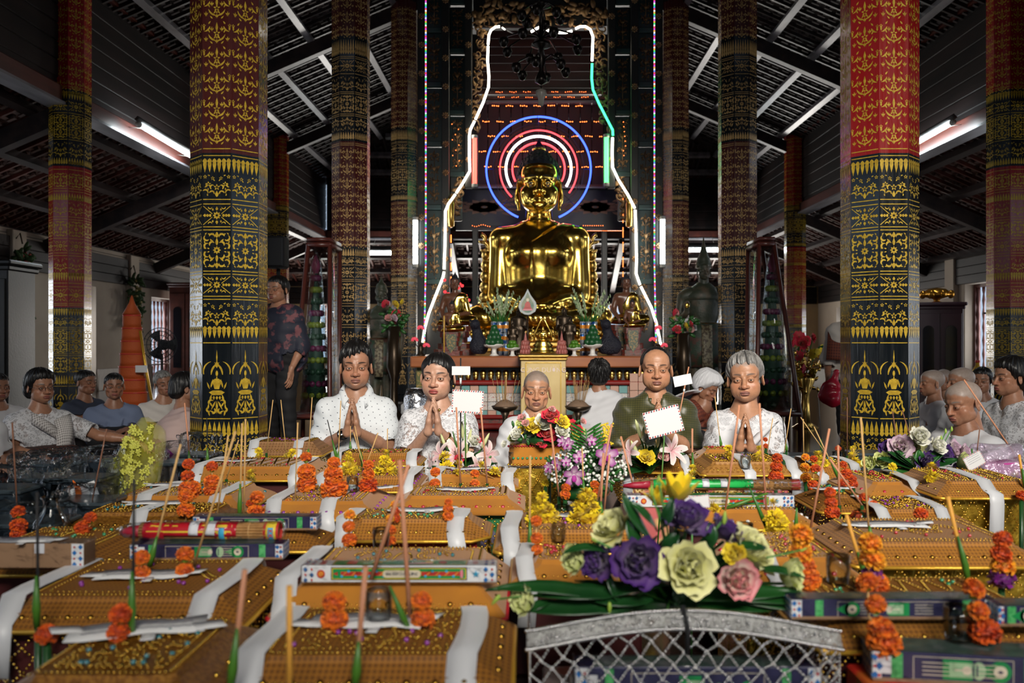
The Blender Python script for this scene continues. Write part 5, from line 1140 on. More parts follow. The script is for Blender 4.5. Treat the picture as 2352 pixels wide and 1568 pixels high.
# donation cabinet in front of the altar
dc = thing('donation_cabinet', 'narrow cream and gold cabinet standing against the altar behind the very old man', 'cabinet', (P(1248, 0, 8.0)[0], 8.02, 0)); m_cg = mat('cream_gold_paint', (.72, .55, .26), .3, .25, var=(3, (.62, .45, .2)))
zt = EYE-(812-CY)*8.0/F; hw_ = 52*8.0/F
obj('carcass', M().box((0, .17, zt/2-.02), (hw_*2, .34, zt-.04), bev=.006), m_cg, dc); obj('cornice', M().box((0, .16, zt-.02), (hw_*2+.05, .4, .03), bev=.008).box((0, .16, zt-.05), (hw_*2+.025, .37, .03), bev=.008), m_giltdark, dc); obj('plinth', M().box((0, .16, .05), (hw_*2+.06, .4, .10), bev=.01), m_giltdark, dc)
dr = obj('door', M().box((0, -.004, zt/2), (hw_*1.55, .016, zt*.78), bev=.004), m_cg, dc); fr_ = M()
for x in (-1, 1): fr_.box((x*hw_*.77, -.014, zt/2), (.012, .01, zt*.78))
for z in (.11, .89): fr_.box((0, -.014, zt*z), (hw_*1.55, .01, .012))
obj('door_moulding', fr_, m_giltdark, dr); obj('keyhole_ornament', M().ball((0, -.012, zt*.95), (.03, .006, .008), 10, 6), m_giltdark, dc)
def text(body, size, loc, rot, m, par=None, name='lettering', ext=.0006, sx=1.):
 c = bpy.data.curves.new(name, 'FONT'); c.body = body; c.size = size; c.align_x = 'CENTER'; c.align_y = 'CENTER'; c.extrude = ext
 c.materials.append(m); c.resolution_u = 3; o = bpy.data.objects.new(name, c); C.objects.link(o); me = bpy.data.meshes.new_from_object(o.evaluated_get(bpy.context.evaluated_depsgraph_get())); bpy.data.objects.remove(o)
 o = bpy.data.objects.new(name, me); C.objects.link(o); o.location = loc; o.rotation_euler = rot; o.scale = (sx, 1, 1)
 if par is not None: o.parent = par
 return o
text('CÚNG DƯỜNG', .062, (0, -.0145, zt*.80), (pi/2, 0, 0), mat('pale_pink_letter', (.85, .68, .60), .4), dr)
# ------------------------------------------------------------------ offerings: cloth-covered boxes
def finepat(k, dark): return weave(k, dark, .15)
cl_net = mat('ochre_net_cloth', (.40, .160, .012), .7, pat=weave(330, (.20, .070, .005), .12), bump=(70, .15, .004), sheen=.15)
cl_felt = mat('ochre_felt', (.44, .170, .009), .85, var=(9, (.38, .14, .008)), sheen=.3, bump=(160, .15, .002))
cl_gold = mat('ochre_brocade', (.38, .18, .04), .6, pat=weave(150, (.27, .115, .02), .3), bump=(90, .2, .003))
cl_brown = mat('brown_embroidered_cloth', (.30, .15, .06), .7, pat=weave(210, (.2, .09, .03), .2), bump=(120, .3, .003))
cl_dark = mat('dark_ochre_net_cloth', (.28, .110, .008), .75, pat=weave(330, (.145, .05, .004), .12), bump=(70, .15, .004))
cl_glit = mat('sequinned_ochre_cloth', (.34, .15, .018), .35, .45, var=(120, (.19, .07, .006), .45, .55), bump=(240, .8, .004))
m_bead = mat('gold_bead', (.80, .50, .08), .22, 1.); m_beadd = mat('dark_gold_bead', (.46, .26, .04), .25, 1.); m_bsilver = mat('silver_bead', (.78, .78, .78), .18, 1.)
gems = {'red': mat('red_gem', (.45, .01, .03), .08, spec=.8, coat=1.), 'green': mat('green_gem', (.01, .25, .10), .08, spec=.8, coat=1.), 'teal': mat('teal_gem', (.01, .16, .20), .08, spec=.8, coat=1.), 'purple': mat('purple_gem', (.25, .02, .30), .08, spec=.8, coat=1.), 'gold': m_bead, 'clear': mat('clear_gem', (.7, .7, .7), .05, spec=.9, coat=1.), 'dark': m_beadd}
m_ribbon = mat('white_satin_ribbon', (.62, .63, .66), .42, bump=(50, .15, .004), sheen=.3, stretch=(1, .1, .1)); m_paper = mat('white_paper', (.70, .70, .71), .7, bump=(30, .1, .004)); m_ink = mat('ink', (.05, .05, .10), .6)
m_cord = mat('gold_cord', (.80, .46, .05), .35, .6, bump=(300, .5, .002)); m_redcord = mat('red_cord', (.45, .01, .02), .5)
body_m = {'foil': mat('yellow_gold_foil', (.75, .50, .06), .25, .7, var=(14, (.5, .3, .03)), bump=(18, .6, .02)), 'dark': mat('dark_red_packet', (.06, .01, .01), .5), 'pur': mat('purple_packet', (.06, .05, .10), .4, var=(6, (.05, .22, .08), .52, .55)), 'red': mat('red_packet', (.45, .03, .03), .35, var=(9, (.6, .4, .05), .55, .58)), 'pink': mat('pink_packet', (.65, .16, .16), .35, var=(7, (.7, .5, .2), .5, .6)), 'green': mat('green_packet', (.03, .18, .06), .4, var=(9, (.12, .10, .16), .5, .54))}
BOXES = []
def top_z(x, y):
 best = 0.
 for (cx, cy, w, L, rz, z0, z1, ins) in BOXES:
  dx, dy = x-cx, y-cy; u = dx*math.cos(rz)+dy*math.sin(rz); v = -dx*math.sin(rz)+dy*math.cos(rz)
  e = min(w/2-abs(u), L/2-abs(v))
  if e > -.005: best = max(best, z0+(z1-z0)*min(1, max(0, e)/ins))
 return best
def settle(px, py, guess=.36, lo=.12):
 """the spot on the offerings that is seen at px, py"""
 z = guess
 for _ in range(14):
  p = PZ(px, py, z); t = top_z(p[0], p[1]); z = .5*z+.5*(t if t > lo else guess)
 p = PZ(px, py, z); t = top_z(p[0], p[1]); return A([p[0], p[1], t if abs(t-z) < .03 else z]), t > lo
def bead_line(pts, sp):
 p = A(pts, float); d = np.linalg.norm(np.diff(p, axis=0), axis=1); s = np.concatenate([[0], np.cumsum(d)]); n = max(2, int(s[-1]/sp)); t = np.linspace(0, s[-1], n)
 return np.stack([np.interp(t, s, p[:, i]) for i in range(3)], 1)
def net(w, h, rows, cw, sp, drop=True):
 """bead net hanging in the xz plane, centred, top at z=0"""
 n = max(2, int(round(w/cw))); c = w/n; rh = h/rows; P_ = []
 for i in range(n+1):
  for sg in (-1, 1):
   q = []; x = -w/2+i*c
   for r in range(rows+1):
    xx = x+sg*(c/2 if r % 2 else 0); q.append((max(-w/2, min(w/2, xx)), 0, -r*rh+.004*math.sin(r*3+i)))
   P_.append(bead_line(q, sp))
 return np.concatenate(P_)
def hexring(w, L, z, c):
 a, b = w/2, L/2; return [(-a+c, -b, z), (a-c, -b, z), (a, -b+c, z), (a, b-c, z), (a-c, b, z), (-a+c, b, z), (-a, b-c, z), (-a, -b+c, z)]
def motif(kind, w, L, sp):
 out = []; S_ = min(w, L)
 if kind == 'flower':
  for k in range(6):
   a = k*pi/3+.3; q = [(w*.5*(.06+.30*t)*math.cos(a+.5*math.sin(pi*t)*s_), L*.5*(.06+.34*t)*math.sin(a+.5*math.sin(pi*t)*s_), 0) for s_, tt in ((1, np.linspace(0, 1, 9)), (-1, np.linspace(1, 0, 9))) for t in tt]; out.append(bead_line(q, sp))
  for sg in (-1, 1): out.append(bead_line([(sg*w*(.12+.26*t), L*.10*math.sin(t*5)*sg, 0) for t in np.linspace(0, 1, 12)], sp)); out.append(bead_line([(sg*w*(.14+.24*t), L*.10*math.sin(t*5)*sg+.02, 0) for t in np.linspace(0, 1, 12)], sp))
 elif kind == 'scroll':
  for sx in (-1, 1):
   for sy in (-1, 1):
    for r in (1., .65): out.append(bead_line([(sx*(w*.2+S_*.15*r*math.cos(t)), sy*(L*.2+S_*.15*r*math.sin(t)), 0) for t in np.linspace(0, 5, 16)], sp))
  out.append(bead_line([(w*.06*math.cos(t), L*.3*math.sin(t), 0) for t in np.linspace(0, 2*pi, 24)], sp))
 elif kind == 'lattice':
  for k in range(-3, 4): out.append(bead_line([(w*k*.13-.05*w, -L*.36, 0), (w*k*.13+.05*w, L*.36, 0)], sp)); out.append(bead_line([(w*k*.13+.05*w, -L*.36, 0), (w*k*.13-.05*w, L*.36, 0)], sp))
 elif kind == 'ovals':
  for cx in (-.27, 0, .27):
   for r in (.09, .06, .03): out.append(bead_line([(w*(cx+r*math.cos(t)), L*.24*r/.09*math.sin(t), 0) for t in np.linspace(0, 2*pi, 20)], sp))
 elif kind == 'dense':
  rs = np.random.RandomState(int(w*1e4) % 97); out.append(np.c_[(rs.rand(300)-.5)*w*.8, (rs.rand(300)-.5)*L*.8, np.zeros(300)])
 return np.concatenate(out) if out else np.zeros((0, 3))
def paper_label(par, w, z, seed, size=.15, at=(0, 0), rz=0., col=None):
 r = random.Random(seed); g = []; n = 9
 for i in range(n):
  t = i/(n-1); hw = size*(.19+.02*math.sin(t*9+seed)) if True else size*(.17+.06*math.sin(pi*t)**.7)*(1 if .12 < t < .88 else .62); x = size*(t-.5)*1.0
  g.append([(x, -hw+r.uniform(-.004, .004), .0012+.0015*math.sin(t*7+seed)), (x, 0, .002+.0015*math.sin(t*7+seed)), (x, hw+r.uniform(-.004, .004), .0012+.0015*math.sin(t*7+seed))])
 b = M().slab(g, .0007); t2 = [[(size*(.1+.05*s_), -size*.15-size*.16*k, .001) for s_ in (-1, 1)] for k in np.linspace(0, 1, 4)]; b.slab(t2, .0007)
 for q in (-1, 1): b.slab([[(q*size*(.42+.22*k)+.3*size*.1*j*(1 if seed % 2 else -1), size*(.09*j+.10*q*(seed % 3-1)), .002+.002*k) for j in (-1, 1)] for k in (0, .5, 1)], .0007)
 o = obj('paper_label', b, col or m_paper, par, (at[0], at[1], z), (0, 0, rz))
 k_ = M()
 for li in range(2): k_.tube([(size*(u-.5)*.8, size*(.06-.11*li)+.0022*math.sin(u*60+li*3), .0036+.0015*math.sin(((u-.5)*.8+.5)*7+seed)) for u in np.linspace(0, 1, 34)], .0006, 3)
 obj('handwriting', k_, m_ink, o, kind='stuff'); return o
def offering(xl, xr, yf, L, label, cloth=None, body='foil', zr=.335, lh=.045, ins=.06, rz=0., fringe=True, fh=.12, bead='gold', gem='red', mot='flower', ribbons=(-.32, .32), lab=None, chamf=.02, gemrow=True, near=False, cord=True, yoff=0., rib_drop=.09, w=None, group='cloth-covered offering boxes'):
 d = DZ(yf, zr); w = w or (xr-xl)*d/F; cx = ((xl+xr)/2-CX)*d/F; cy = d+L/2+yoff; sp = .0085 if d < 2.2 else .011; br = .0034 if d < 2.2 else .0042
 t = thing('offering_box', label, 'offering box', (cx, cy, 0), rz, group); z1 = zr+lh; BOXES.append((cx, cy, w, L, rz, zr, z1, ins))
 wi, Li = w-2*ins, L-2*ins; b = M().loft([hexring(w-.004, L-.004, zr-.008, chamf), hexring(w, L, zr-.003, chamf), hexring(w, L, zr+.004, chamf), hexring(w-ins*.5, L-ins*.5, zr+lh*.30, chamf), hexring(wi+.012, Li+.012, z1-.010, chamf*.7), hexring(wi, Li, z1, chamf*.6)], 0, True, True, False)
 lid = obj('lid', b, cloth or cl_net, t)
 if cord: obj('rim_cord', M().tube([A(p)+A([0, 0, -.004]) for p in hexring(w+.004, L+.004, zr, chamf)]+[A(hexring(w+.004, L+.004, zr-.004, chamf)[0])], .0048, 6), m_redcord if cord == 'red' else m_cord, lid)
 obj('packet', M().box((0, 0, (zr-.01)/2), (w-.07, L-.07, zr-.01), bev=.006), body_m[body], t)
 bm = {'gold': m_bead, 'dark': m_beadd, 'silver': m_bsilver}[bead]
 tr = [A(motif(mot, wi, Li, sp))+A([0, 0, z1+br*.8])]
 for k, (a, zz) in enumerate(((wi-.012, z1+br*.6), (wi-.05, z1+br*.6))):
  c = hexring(a, a-wi+Li, zz, .01); tr.append(bead_line(c+[c[0]], sp*(1.3 if k else 1.)))
 obj('bead_embroidery', M().beads(np.concatenate(tr), br), bm, lid, kind='stuff')
 if gemrow:
  q = []; zc = zr+lh*.34; e = ins*.36
  n = int((w-.1)/.042)
  for i in range(n): q.append((-w/2+.05+(i+.5)*(w-.1)/n, -L/2+e, zc))
  m_ = int((L-.1)/.05)
  for i in range(m_):
   for sg in (-1, 1): q.append((sg*(w/2-e), -L/2+.05+(i+.5)*(L-.1)/m_, zc))
  obj('gem_row', M().beads(q, .0075 if gem != 'gold' else .006, fine=True), gems[gem], lid, kind='stuff')
  f = [(-w/2+.04, -L/2+e-.001, zc+.001), (w/2-.04, -L/2+e-.001, zc+.001)]; obj('bead_row', M().beads(bead_line(f, sp*1.2), br*.8), bm, lid, kind='stuff')
  rs = np.random.RandomState(int(abs(cx)*1e3)); mg = np.c_[(rs.rand(16)-.5)*wi*.8, (rs.rand(16)-.5)*Li*.75, np.full(16, z1+.004)]; obj('gem', M().beads(mg, .0052, fine=True), gems[['green', 'purple', 'teal', 'red'][len(BOXES) % 4] if gem in ('gold', 'dark') else gem], lid, kind='stuff')
 if fringe:
  cw = .05; rows = 5; f = M(); N = net(w-.02, fh, rows, cw, sp)+A([0, -L/2+.006, zr-.012]); f.beads(N, br*1.08)
  for sg in (-1, 1): S2 = net(L-.02, fh, rows, cw, sp*1.2)@rotz(pi/2).T+A([sg*(w/2-.006), 0, zr-.012]); f.beads(S2, br*1.08)
  if near:
   for sg in (-1, 1):
    for k in range(14): f.beads(bead_line([(sg*(w/2-.004), -L/2+.03+k*(L-.06)/13, zr-.02), (sg*(w/2-.012), -L/2+.03+k*(L-.06)/13, zr-.2)], sp), br)
  obj('bead_fringe', f, bm, t, kind='stuff')
 for i, fx in enumerate(ribbons):
  x = fx*w; rw = .024 if w > .35 else .02; pf = [(-L/2-.008, zr-rib_drop), (-L/2-.009, zr-.02), (-L/2-.004, zr+.010), (-L/2+ins*.5, zr+lh*.46), (-L/2+ins, z1+.004), (-L*.2, z1+.006), (0, z1+.006), (L*.2, z1+.006), (L/2-ins, z1+.004), (L/2-ins*.5, zr+lh*.46), (L/2+.002, zr+.006), (L/2+.004, zr-.04)]
  g = [[(x-rw+.006*math.sin(k*1.1+i), y, z), (x, y, z+.0015), (x+rw+.006*math.sin(k*1.1+i), y, z)] for k, (y, z) in enumerate(pf)]
  obj('ribbon', M().slab(g, .0012), m_ribbon, t)
 if lab: paper_label(t, w, z1+.006, len(BOXES), *lab)
 return t
m_white_braid = mat('jasmine_white', (.80, .80, .74), .6)
B_ = offering
# far rows, in front of the praying people
B_(552, 738, 1046, .28, 'brown offering box furthest from the camera, foil fringe, next to man in dotted shirt', cl_brown, 'foil', lh=.06, ribbons=(-.36, .20), mot='lattice', gem='gold', bead='dark')
B_(752, 962, 1068, .26, 'ochre box with dark red gems in front of the dotted shirt man', cl_net, 'foil', gem='red', ribbons=(-.42, .42), mot='lattice')
B_(1600, 1712, 1058, .22, 'small plain-sided box at the foot of the grey-haired woman', cl_felt, 'green', gem='dark', ribbons=(), mot='lattice')
B_(1424, 1598, 1084, .34, 'gold-corded box right of the orchid arrangement, pink packets inside', cl_net, 'pink', ribbons=(-.40, .40), gem='gold', mot='lattice')
B_(1612, 1838, 1090, .36, 'box with glittering stripes behind the bundled incense with green label', cl_gold, 'pink', ribbons=(-.02, .46), gem='gold', mot='dense')
B_(1858, 2000, 1098, .36, 'net-cloth box with one white ribbon right of the orange flower towers', cl_net, 'dark', ribbons=(-.28, .34), gem='gold', mot='lattice')
B_(414, 724, 1102, .38, 'box with white flower-braid skirt, left of twin orange flower towers', cl_felt, 'dark', ribbons=(-.40, .34), gem='dark', mot='lattice', fringe=False, bead='dark', lab=(.14, (-.12, .0), 0))
B_(722, 958, 1128, .36, 'ochre box behind the orange flower towers, purple gem flowers on top', cl_net, 'foil', ribbons=(-.44, .40), gem='purple', mot='ovals')
B_(962, 1190, 1122, .30, 'bright ochre box with curling ribbons in front of the lily bouquet', cl_felt, 'foil', ribbons=(-.34, .40), gem='gold', mot='scroll', lab=(.16, (.0, .02), .15))
B_(1985, 2130, 1142, .38, 'ochre box under the purple and cream bouquet', cl_felt, 'dark', ribbons=(.42,), gem='red', mot='ovals')
B_(2158, 2420, 1142, .42, 'large tall box with wide white ribbon down its front at the picture edge', cl_net, 'foil', zr=.36, ribbons=(-.02,), gem='gold', mot='lattice', fh=.20, rib_drop=.22, near=True)
# middle rows
B_(216, 556, 1178, .38, 'long ochre box with teal gem row, beside the yellow mesh gift', cl_felt, 'dark', ribbons=(-.20, .30), gem='teal', mot='scroll', fringe=False, lab=(.14, (-.1, .05), .1))
B_(560, 866, 1192, .40, 'ochre box with purple gem row behind the purple incense box', cl_felt, 'foil', ribbons=(-.30, .12), gem='purple', mot='scroll', lab=(.14, (.14, .08), .1))
B_(888, 1206, 1178, .30, 'ochre box with red gem row and jewelled top, mid table', cl_felt, 'green', ribbons=(), gem='red', mot='ovals', lab=(.15, (.02, .0), .0), cord=False)
B_(1556, 1888, 1214, .40, 'ochre box carrying the dragon carton and incense bundle, right of the yellow tulip', cl_felt, 'dark', ribbons=(), gem='clear', mot='dense', fringe=False)
B_(1886, 2010, 1176, .30, 'small brown box among orange flower towers', cl_dark, 'dark', ribbons=(), gem='dark', mot='flower', lab=(.12, (0, 0), .1))
B_(2016, 2250, 1212, .34, 'flat net-cloth box behind the large right-hand net-cloth box', cl_net, 'dark', zr=.31, ribbons=(-.38, .22), gem='gold', mot='dense')
B_(130, 520, 1222, .26, 'dark glittering box with two loose paper strips, behind the wrapped red incense bundle', cl_glit, 'dark', ribbons=(-.05,), gem='dark', mot='dense', fringe=False, lab=(.16, (-.04, .05), .15))
B_(474, 736, 1264, .20, 'dark ochre box under the purple carton, behind the wrapped bundle', cl_dark, 'dark', ribbons=(), gem='dark', mot='lattice', fringe=False)
B_(748, 1122, 1240, .26, 'net-cloth box with gold cord and red packet behind its fringe, two ribbons', cl_net, 'red', ribbons=(-.40, .30), gem='gold', mot='lattice', chamf=.05, lab=(.16, (.02, .04), .1))
B_(1136, 1510, 1268, .36, 'net-cloth box left of the lisianthus bouquet with one broad white ribbon', cl_net, 'dark', ribbons=(-.40,), gem='gold', mot='flower', lab=(.14, (-.02, .05), .1))
B_(1690, 2000, 1340, .38, 'ochre box with dark red gems behind the lisianthus bouquet', cl_felt, 'foil', ribbons=(-.2,), gem='red', mot='dense', fringe=True)
B_(1962, 2420, 1300, .40, 'large net-cloth box at right with crumpled paper label on embroidered green leaves', cl_net, 'foil', ribbons=(), gem='dark', mot='flower', lab=(.20, (-.06, .04), -.06))
B_(-120, 236, 1318, .36, 'dark brown box under the plain cardboard carton', cl_dark, 'dark', ribbons=(), gem='gold', mot='scroll', fringe=False)
# front rows
B_(-52, 548, 1446, .40, 'wide box with beaded leaf flower, torn label and two long white ribbons, front left', cl_dark, 'dark', ribbons=(-.42, .34), gem='dark', mot='flower', near=True, lab=(.19, (-.02, .0), .12), chamf=.03)
B_(612, 1160, 1420, .40, 'wide plain-sided box carrying the printed incense carton, red edge cord', cl_felt, 'foil', zr=.318, lh=.062, ribbons=(-.44,), gem='dark', mot='scroll', cord='red', chamf=.01)
B_(1174, 1424, 1346, .26, 'ochre box behind the silver basket with a broad white ribbon', cl_felt, 'dark', ribbons=(-.36,), gem='dark', mot='scroll', fringe=False)
B_(1880, 2500, 1492, .36, 'net-cloth box at right under the purple incense carton', cl_dark, 'dark', ribbons=(), gem='gold', mot='lattice')
B_(484, 1172, 1606, .36, 'nearest net-cloth box in the middle foreground with gold bead rows and ribbons', cl_dark, 'dark', lh=.045, ribbons=(-.40, .34), gem='dark', mot='dense', lab=(.20, (-.03, .03), -.03), chamf=.02, rib_drop=.12)
B_(-90, 452, 1660, .38, 'sequin-covered box in the near left corner with a torn paper label', cl_glit, 'dark', lh=.045, ribbons=(), gem='gold', mot='dense', lab=(.22, (-.03, .06), .3))
br = M()
for k in range(22):
 a = -.27+k*.54/21
 for q in range(5): leafblob(br, (a, 0, .0), q*2*pi/5+.3, .022, .014, dep=.004)
d_ = DZ(1102, .30); obj('flower_braid', M().put(br, mx((0, -.204, .262))), m_white_braid, [o for o in bpy.data.objects if o.get('label', '').startswith('box with white flower-braid')][0], kind='stuff')
# tall yellow gift box with plastic posy
d_ = 3.36; ty = thing('gift_box', 'tall yellow-papered box with beaded ochre lid in front of the very old man', 'offering box', (P(1236, 0, d_)[0], d_+.12, 0)); w_ = 136*d_/F
obj('packet', M().box((0, 0, .19), (w_*.92, .22, .38), bev=.006), body_m['foil'], ty); lid = obj('lid', M().loft([hexring(w_, .26, .395, .02), hexring(w_*.98, .25, .47, .02), hexring(w_*.9, .22, .48, .02)], 0, True, True, False), cl_felt, ty)
obj('gem_row', M().beads([(-w_/2+.02+k*.018, -.13, .425) for k in range(int(w_/.018))], .006, fine=True), gems['green'], lid, kind='stuff'); obj('bead_fringe', M().beads(net(w_*.98, .18, 4, .05, .010)+A([0, -.134, .39]), .0042).beads(bead_line([(-w_/2, -.132, .40), (w_/2, -.132, .40)], .012), .006), m_bead, ty, kind='stuff'); obj('bead_edging', M().beads(bead_line([(-w_/2, -.128, .472), (w_/2, -.128, .472)], .010), .006), gems['red'], lid, kind='stuff')
BOXES.append((ty.location.x, ty.location.y, w_, .26, 0, .47, .48, .01))
# ------------------------------------------------------------------ incense cartons and bundles
ink_w = mat('print_white', (.76, .76, .74), .4); pr_green = mat('print_green', (.015, .28, .07), .35); pr_lgreen = mat('print_light_green', (.12, .50, .16), .35, var=(90, (.04, .32, .08))); pr_navy = mat('print_navy', (.03, .028, .075), .35, bump=(40, .1, .003)); pr_blue = mat('print_blue', (.02, .15, .42), .35); pr_red = mat('print_red', (.55, .04, .03), .35); pr_yel = mat('print_yellow', (.75, .55, .04), .35); pr_pink = mat('print_pink', (.75, .25, .30), .35); pr_cream = mat('print_cream', (.75, .66, .48), .4); m_kraft = mat('kraft_card', (.33, .19, .10), .8, var=(5, (.29, .165, .085)))
pr_cyan = mat('print_cyan', (.05, .40, .62), .35); pr_orange = mat('print_orange', (.80, .28, .03), .4); m_film = None
def star(r, n=5): return [((r if k % 2 == 0 else r*.42)*math.sin(k*pi/n), (r if k % 2 == 0 else r*.42)*math.cos(k*pi/n)) for k in range(2*n)]
def disc(r, n=16, sx=1.): return [(r*sx*math.cos(2*pi*k/n), r*math.sin(2*pi*k/n)) for k in range(n)]
def rect(w, h): return [(-w/2, -h/2), (w/2, -h/2), (w/2, h/2), (-w/2, h/2)]
def rrect(w, h): r = h/2; return [(w/2-r+r*math.cos(a), r*math.sin(a)) for a in np.linspace(-pi/2, pi/2, 9)]+[(-w/2+r+r*math.cos(a), r*math.sin(a)) for a in np.linspace(pi/2, 3*pi/2, 9)]
class Print:
 """layers of flat print on the front (y-) or top (z+) of a carton"""
 def __init__(s, par, org, face='front'): s.par, s.o, s.f, s.k = par, A(org, float), face, 0
 def add(s, polys, m, name='print'):
  s.k += 1; e = .0004*s.k; b = M()
  for poly, (cx, cz) in polys:
   v = [(x+cx, -e, z+cz) if s.f == 'front' else (x+cx, z+cz, e) for x, z in poly]; b.add(A(v)+s.o, [A([list(range(len(v)))])], 0, False)
  return obj(name, b, m, s.par)
def diaper(pr, x0, x1, h, z0, c=.016):
 bl = []; rd = []; n = max(2, int((x1-x0)/c)); m = max(2, int(h/c))
 for i in range(n):
  for j in range(m):
   q = (x0+(i+.5)*(x1-x0)/n, z0+(j+.5)*h/m); (bl if (i+j) % 2 == 0 else rd).append(([(0, -.0085), (.0075, 0), (0, .0085), (-.0075, 0)] if (i+j) % 2 == 0 else disc(.0035, 7), q))
 pr.add(bl, pr_blue, 'diamond_print'); pr.add(rd, pr_red, 'rosette_print')
def carton(label, px0, px1, yb, z, style, rz=0., h=.052, dp=.072, flip=False, zb=None, sc=.66):
 d = DZ(yb, z); w = (px1-px0)*d/F/sc; c = ((px0+px1)/2-CX)*d/F; t = thing('incense_carton', label, 'incense box', (c, d+dp*sc/2, z), rz, 'long incense cartons'); t.scale = (sc,)*3
 base = {'dragon': ink_w, 'candle': pr_navy, 'kraft': m_kraft}[style]
 obj('carton', M().box((0, 0, h/2), (w, dp, h), bev=.0015), base, t); f = Print(t, (0, -dp/2, 0)); tp = Print(t, (0, 0, h), 'top')
 BOXES.append((c, d+dp*sc/2, w*sc, dp*sc, rz, z, z+h*sc, .001))
 if style == 'dragon':
  pw = w*.70
  for pr, hh, zc in ((f, h*.80, h*.53), (tp, dp*.86, 0)):
   pr.add([(rect(pw, hh), (-.0*w, zc))], pr_navy, 'panel_border'); pr.add([(rect(pw-.006, hh-.006), (0, zc))], pr_yel, 'panel_border'); pr.add([(rect(pw-.012, hh-.011), (0, zc))], pr_green, 'panel')
  f.add([(rect(pw*.90, .013), (.01, h*.53)), ([(-.015, 0), (0, .006), (0, -.006)], (-pw*.45, h*.53))], pr_red, 'dragon_candle'); f.add([([(-.009, -.006), (-.004, -.006), (.009, .006), (.004, .006)], (x, h*.53)) for x in np.linspace(-pw*.40, pw*.42, 13)], pr_orange, 'dragon_coil')
  f.add([(disc(.0045, 8), (x, h*.53+(.008 if i % 2 else -.008))) for i, x in enumerate(np.linspace(-pw*.42, pw*.4, 17))], pr_cyan, 'dragon_scale'); f.add([(rect(.008, .026), (pw*.46, h*.53))], pr_pink, 'candle_foot')
  f.add([(rrect(w*.20, .026), (w*.015, h*.53))], pr_yel, 'cartouche_border'); f.add([(rrect(w*.20-.003, .023), (w*.015, h*.53))], pr_cream, 'cartouche')
  text('BẢO ĐẢM CHẤT LƯỢNG', .0125, (w*.015, -dp/2-.0045, h*.52), (pi/2, 0, 0), pr_navy, t, sx=min(1, w*.165/(.0125*11.5)))
  f.add([(disc(.013, 20), (-w*.40, h*.53))], pr_red, 'round_seal'); f.add([(disc(.0085, 16), (-w*.40, h*.53))], pr_orange, 'round_seal'); f.add([(star(.012), (w*.395, h*.53))], pr_cyan, 'star')
  tp.add([(rrect(.02, .012), (-w*.40, q)) for q in (-.016, 0, .016)]+[(rrect(.018, .009), (w*.39, q)) for q in (-.009, .009)], pr_red, 'seal_print'); tp.add([(rect(w*.05, dp*.6), (-w*.25, 0)), (disc(.014, 12), (w*.22, 0))], pr_red, 'picture_print'); tp.add([(disc(.014, 10), (w*.15, .004)), (rect(w*.05, .02), (-w*.12, 0))], pr_yel, 'picture_print'); tp.add([(rect(w*.14, .012), (w*.1, -.014))], pr_pink, 'picture_print')
  for pr, hh, z0 in ((f, h*.96, h*.02), (tp, dp*.94, -dp*.47)): diaper(pr, w*.43, w*.495, hh, z0); diaper(pr, -w*.495, -w*.43, hh, z0)
  obj('cellophane', M().box((0, 0, h/2), (w+.004, dp+.012, h+.008), bev=.003), film(), t)
 elif style == 'candle':
  s = -1 if flip else 1
  tp.add([(rect(w*.84, dp*.9), (0, 0))], mat('print_grey_green', (.10, .16, .13), .3, var=(12, (.25, .26, .26), .5, .6)), 'panel')
  f.add([(rect(.022, h*.94), (s*w*.36, h*.5)), (rect(.022, h*.94), (-s*w*.36, h*.5))], pr_lgreen, 'leaf_print'); fx = w*.54; fr = [(rect(fx, .0012), (0, h*.10)), (rect(fx, .0012), (0, h*.88)), (rect(.0012, h*.78), (-fx/2, h*.49)), (rect(.0012, h*.78), (fx/2, h*.49))]
  f.add(fr, pr_cream, 'frame_line'); f.add([(disc(.021, 24), (s*w*.20, h*.49)), ([(0, 0), (.035, .017), (.035, -.017)], (s*w*.20-.045, h*.49)), (rect(.055, h*.68), (-s*w*.03, h*.49))], pr_green, 'green_print'); f.add([(rect(.045, h*.5), (-s*w*.01, h*.49)), (disc(.018, 20, .7), (s*w*.085, h*.49))], mat('print_pale_green', (.35, .55, .30), .4), 'green_print')
  f.add([(disc(.0125, 20), (s*w*.20, h*.49))]+[(rect(.040, .0016), (s*w*.125, h*.49+q)) for q in (-.012, -.004, .004, .012)]+[(rect(.05, .0016), (-s*w*.15, h*.49+q)) for q in (-.012, -.004, .004, .012)]+[(disc(.009, 14), (s*w*.02, h*.49)), (rect(.026, .003), (-s*w*.01, h*.49))], pr_cream, 'candle_print'); f.add([([(-.006, 0), (0, .0035), (.006, 0), (0, -.0035)], (s*w*.20, h*.49)), (rect(.003, .022), (s*w*.075, h*.49)), (rect(.003, .022), (s*w*.055, h*.49))], pr_navy, 'candle_print')
  f.add([(rect(.022, h*.6), (-s*w*.425, h*.55))], ink_w, 'blank_label'); en = .45 if not flip else -.45
  f.add([(rect(w*.05, h*.98), (w*q*.472, h*.5)) for q in (-1, 1)], ink_w, 'end_print')
  for q in (-1, 1): diaper(f, q*w*.472-w*.024, q*w*.472+w*.024, h*.94, h*.03)
  for q in (-1, 1):
   b = M(); [b.box((q*(w/2+.0006), -dp/2+(i+.5)*dp/4, (j+.5)*h/3), (.0008, .010, .012), rot=rotx(pi/4)) for i in range(4) for j in range(3)]; obj('end_panel', M().box((q*(w/2+.0002), 0, h/2), (.0006, dp*.96, h*.96)), ink_w, t); obj('diamond_print', b, pr_blue, t)
  obj('cellophane', M().box((0, 0, h/2), (w+.004, dp+.012, h+.008), bev=.003), film(), t)
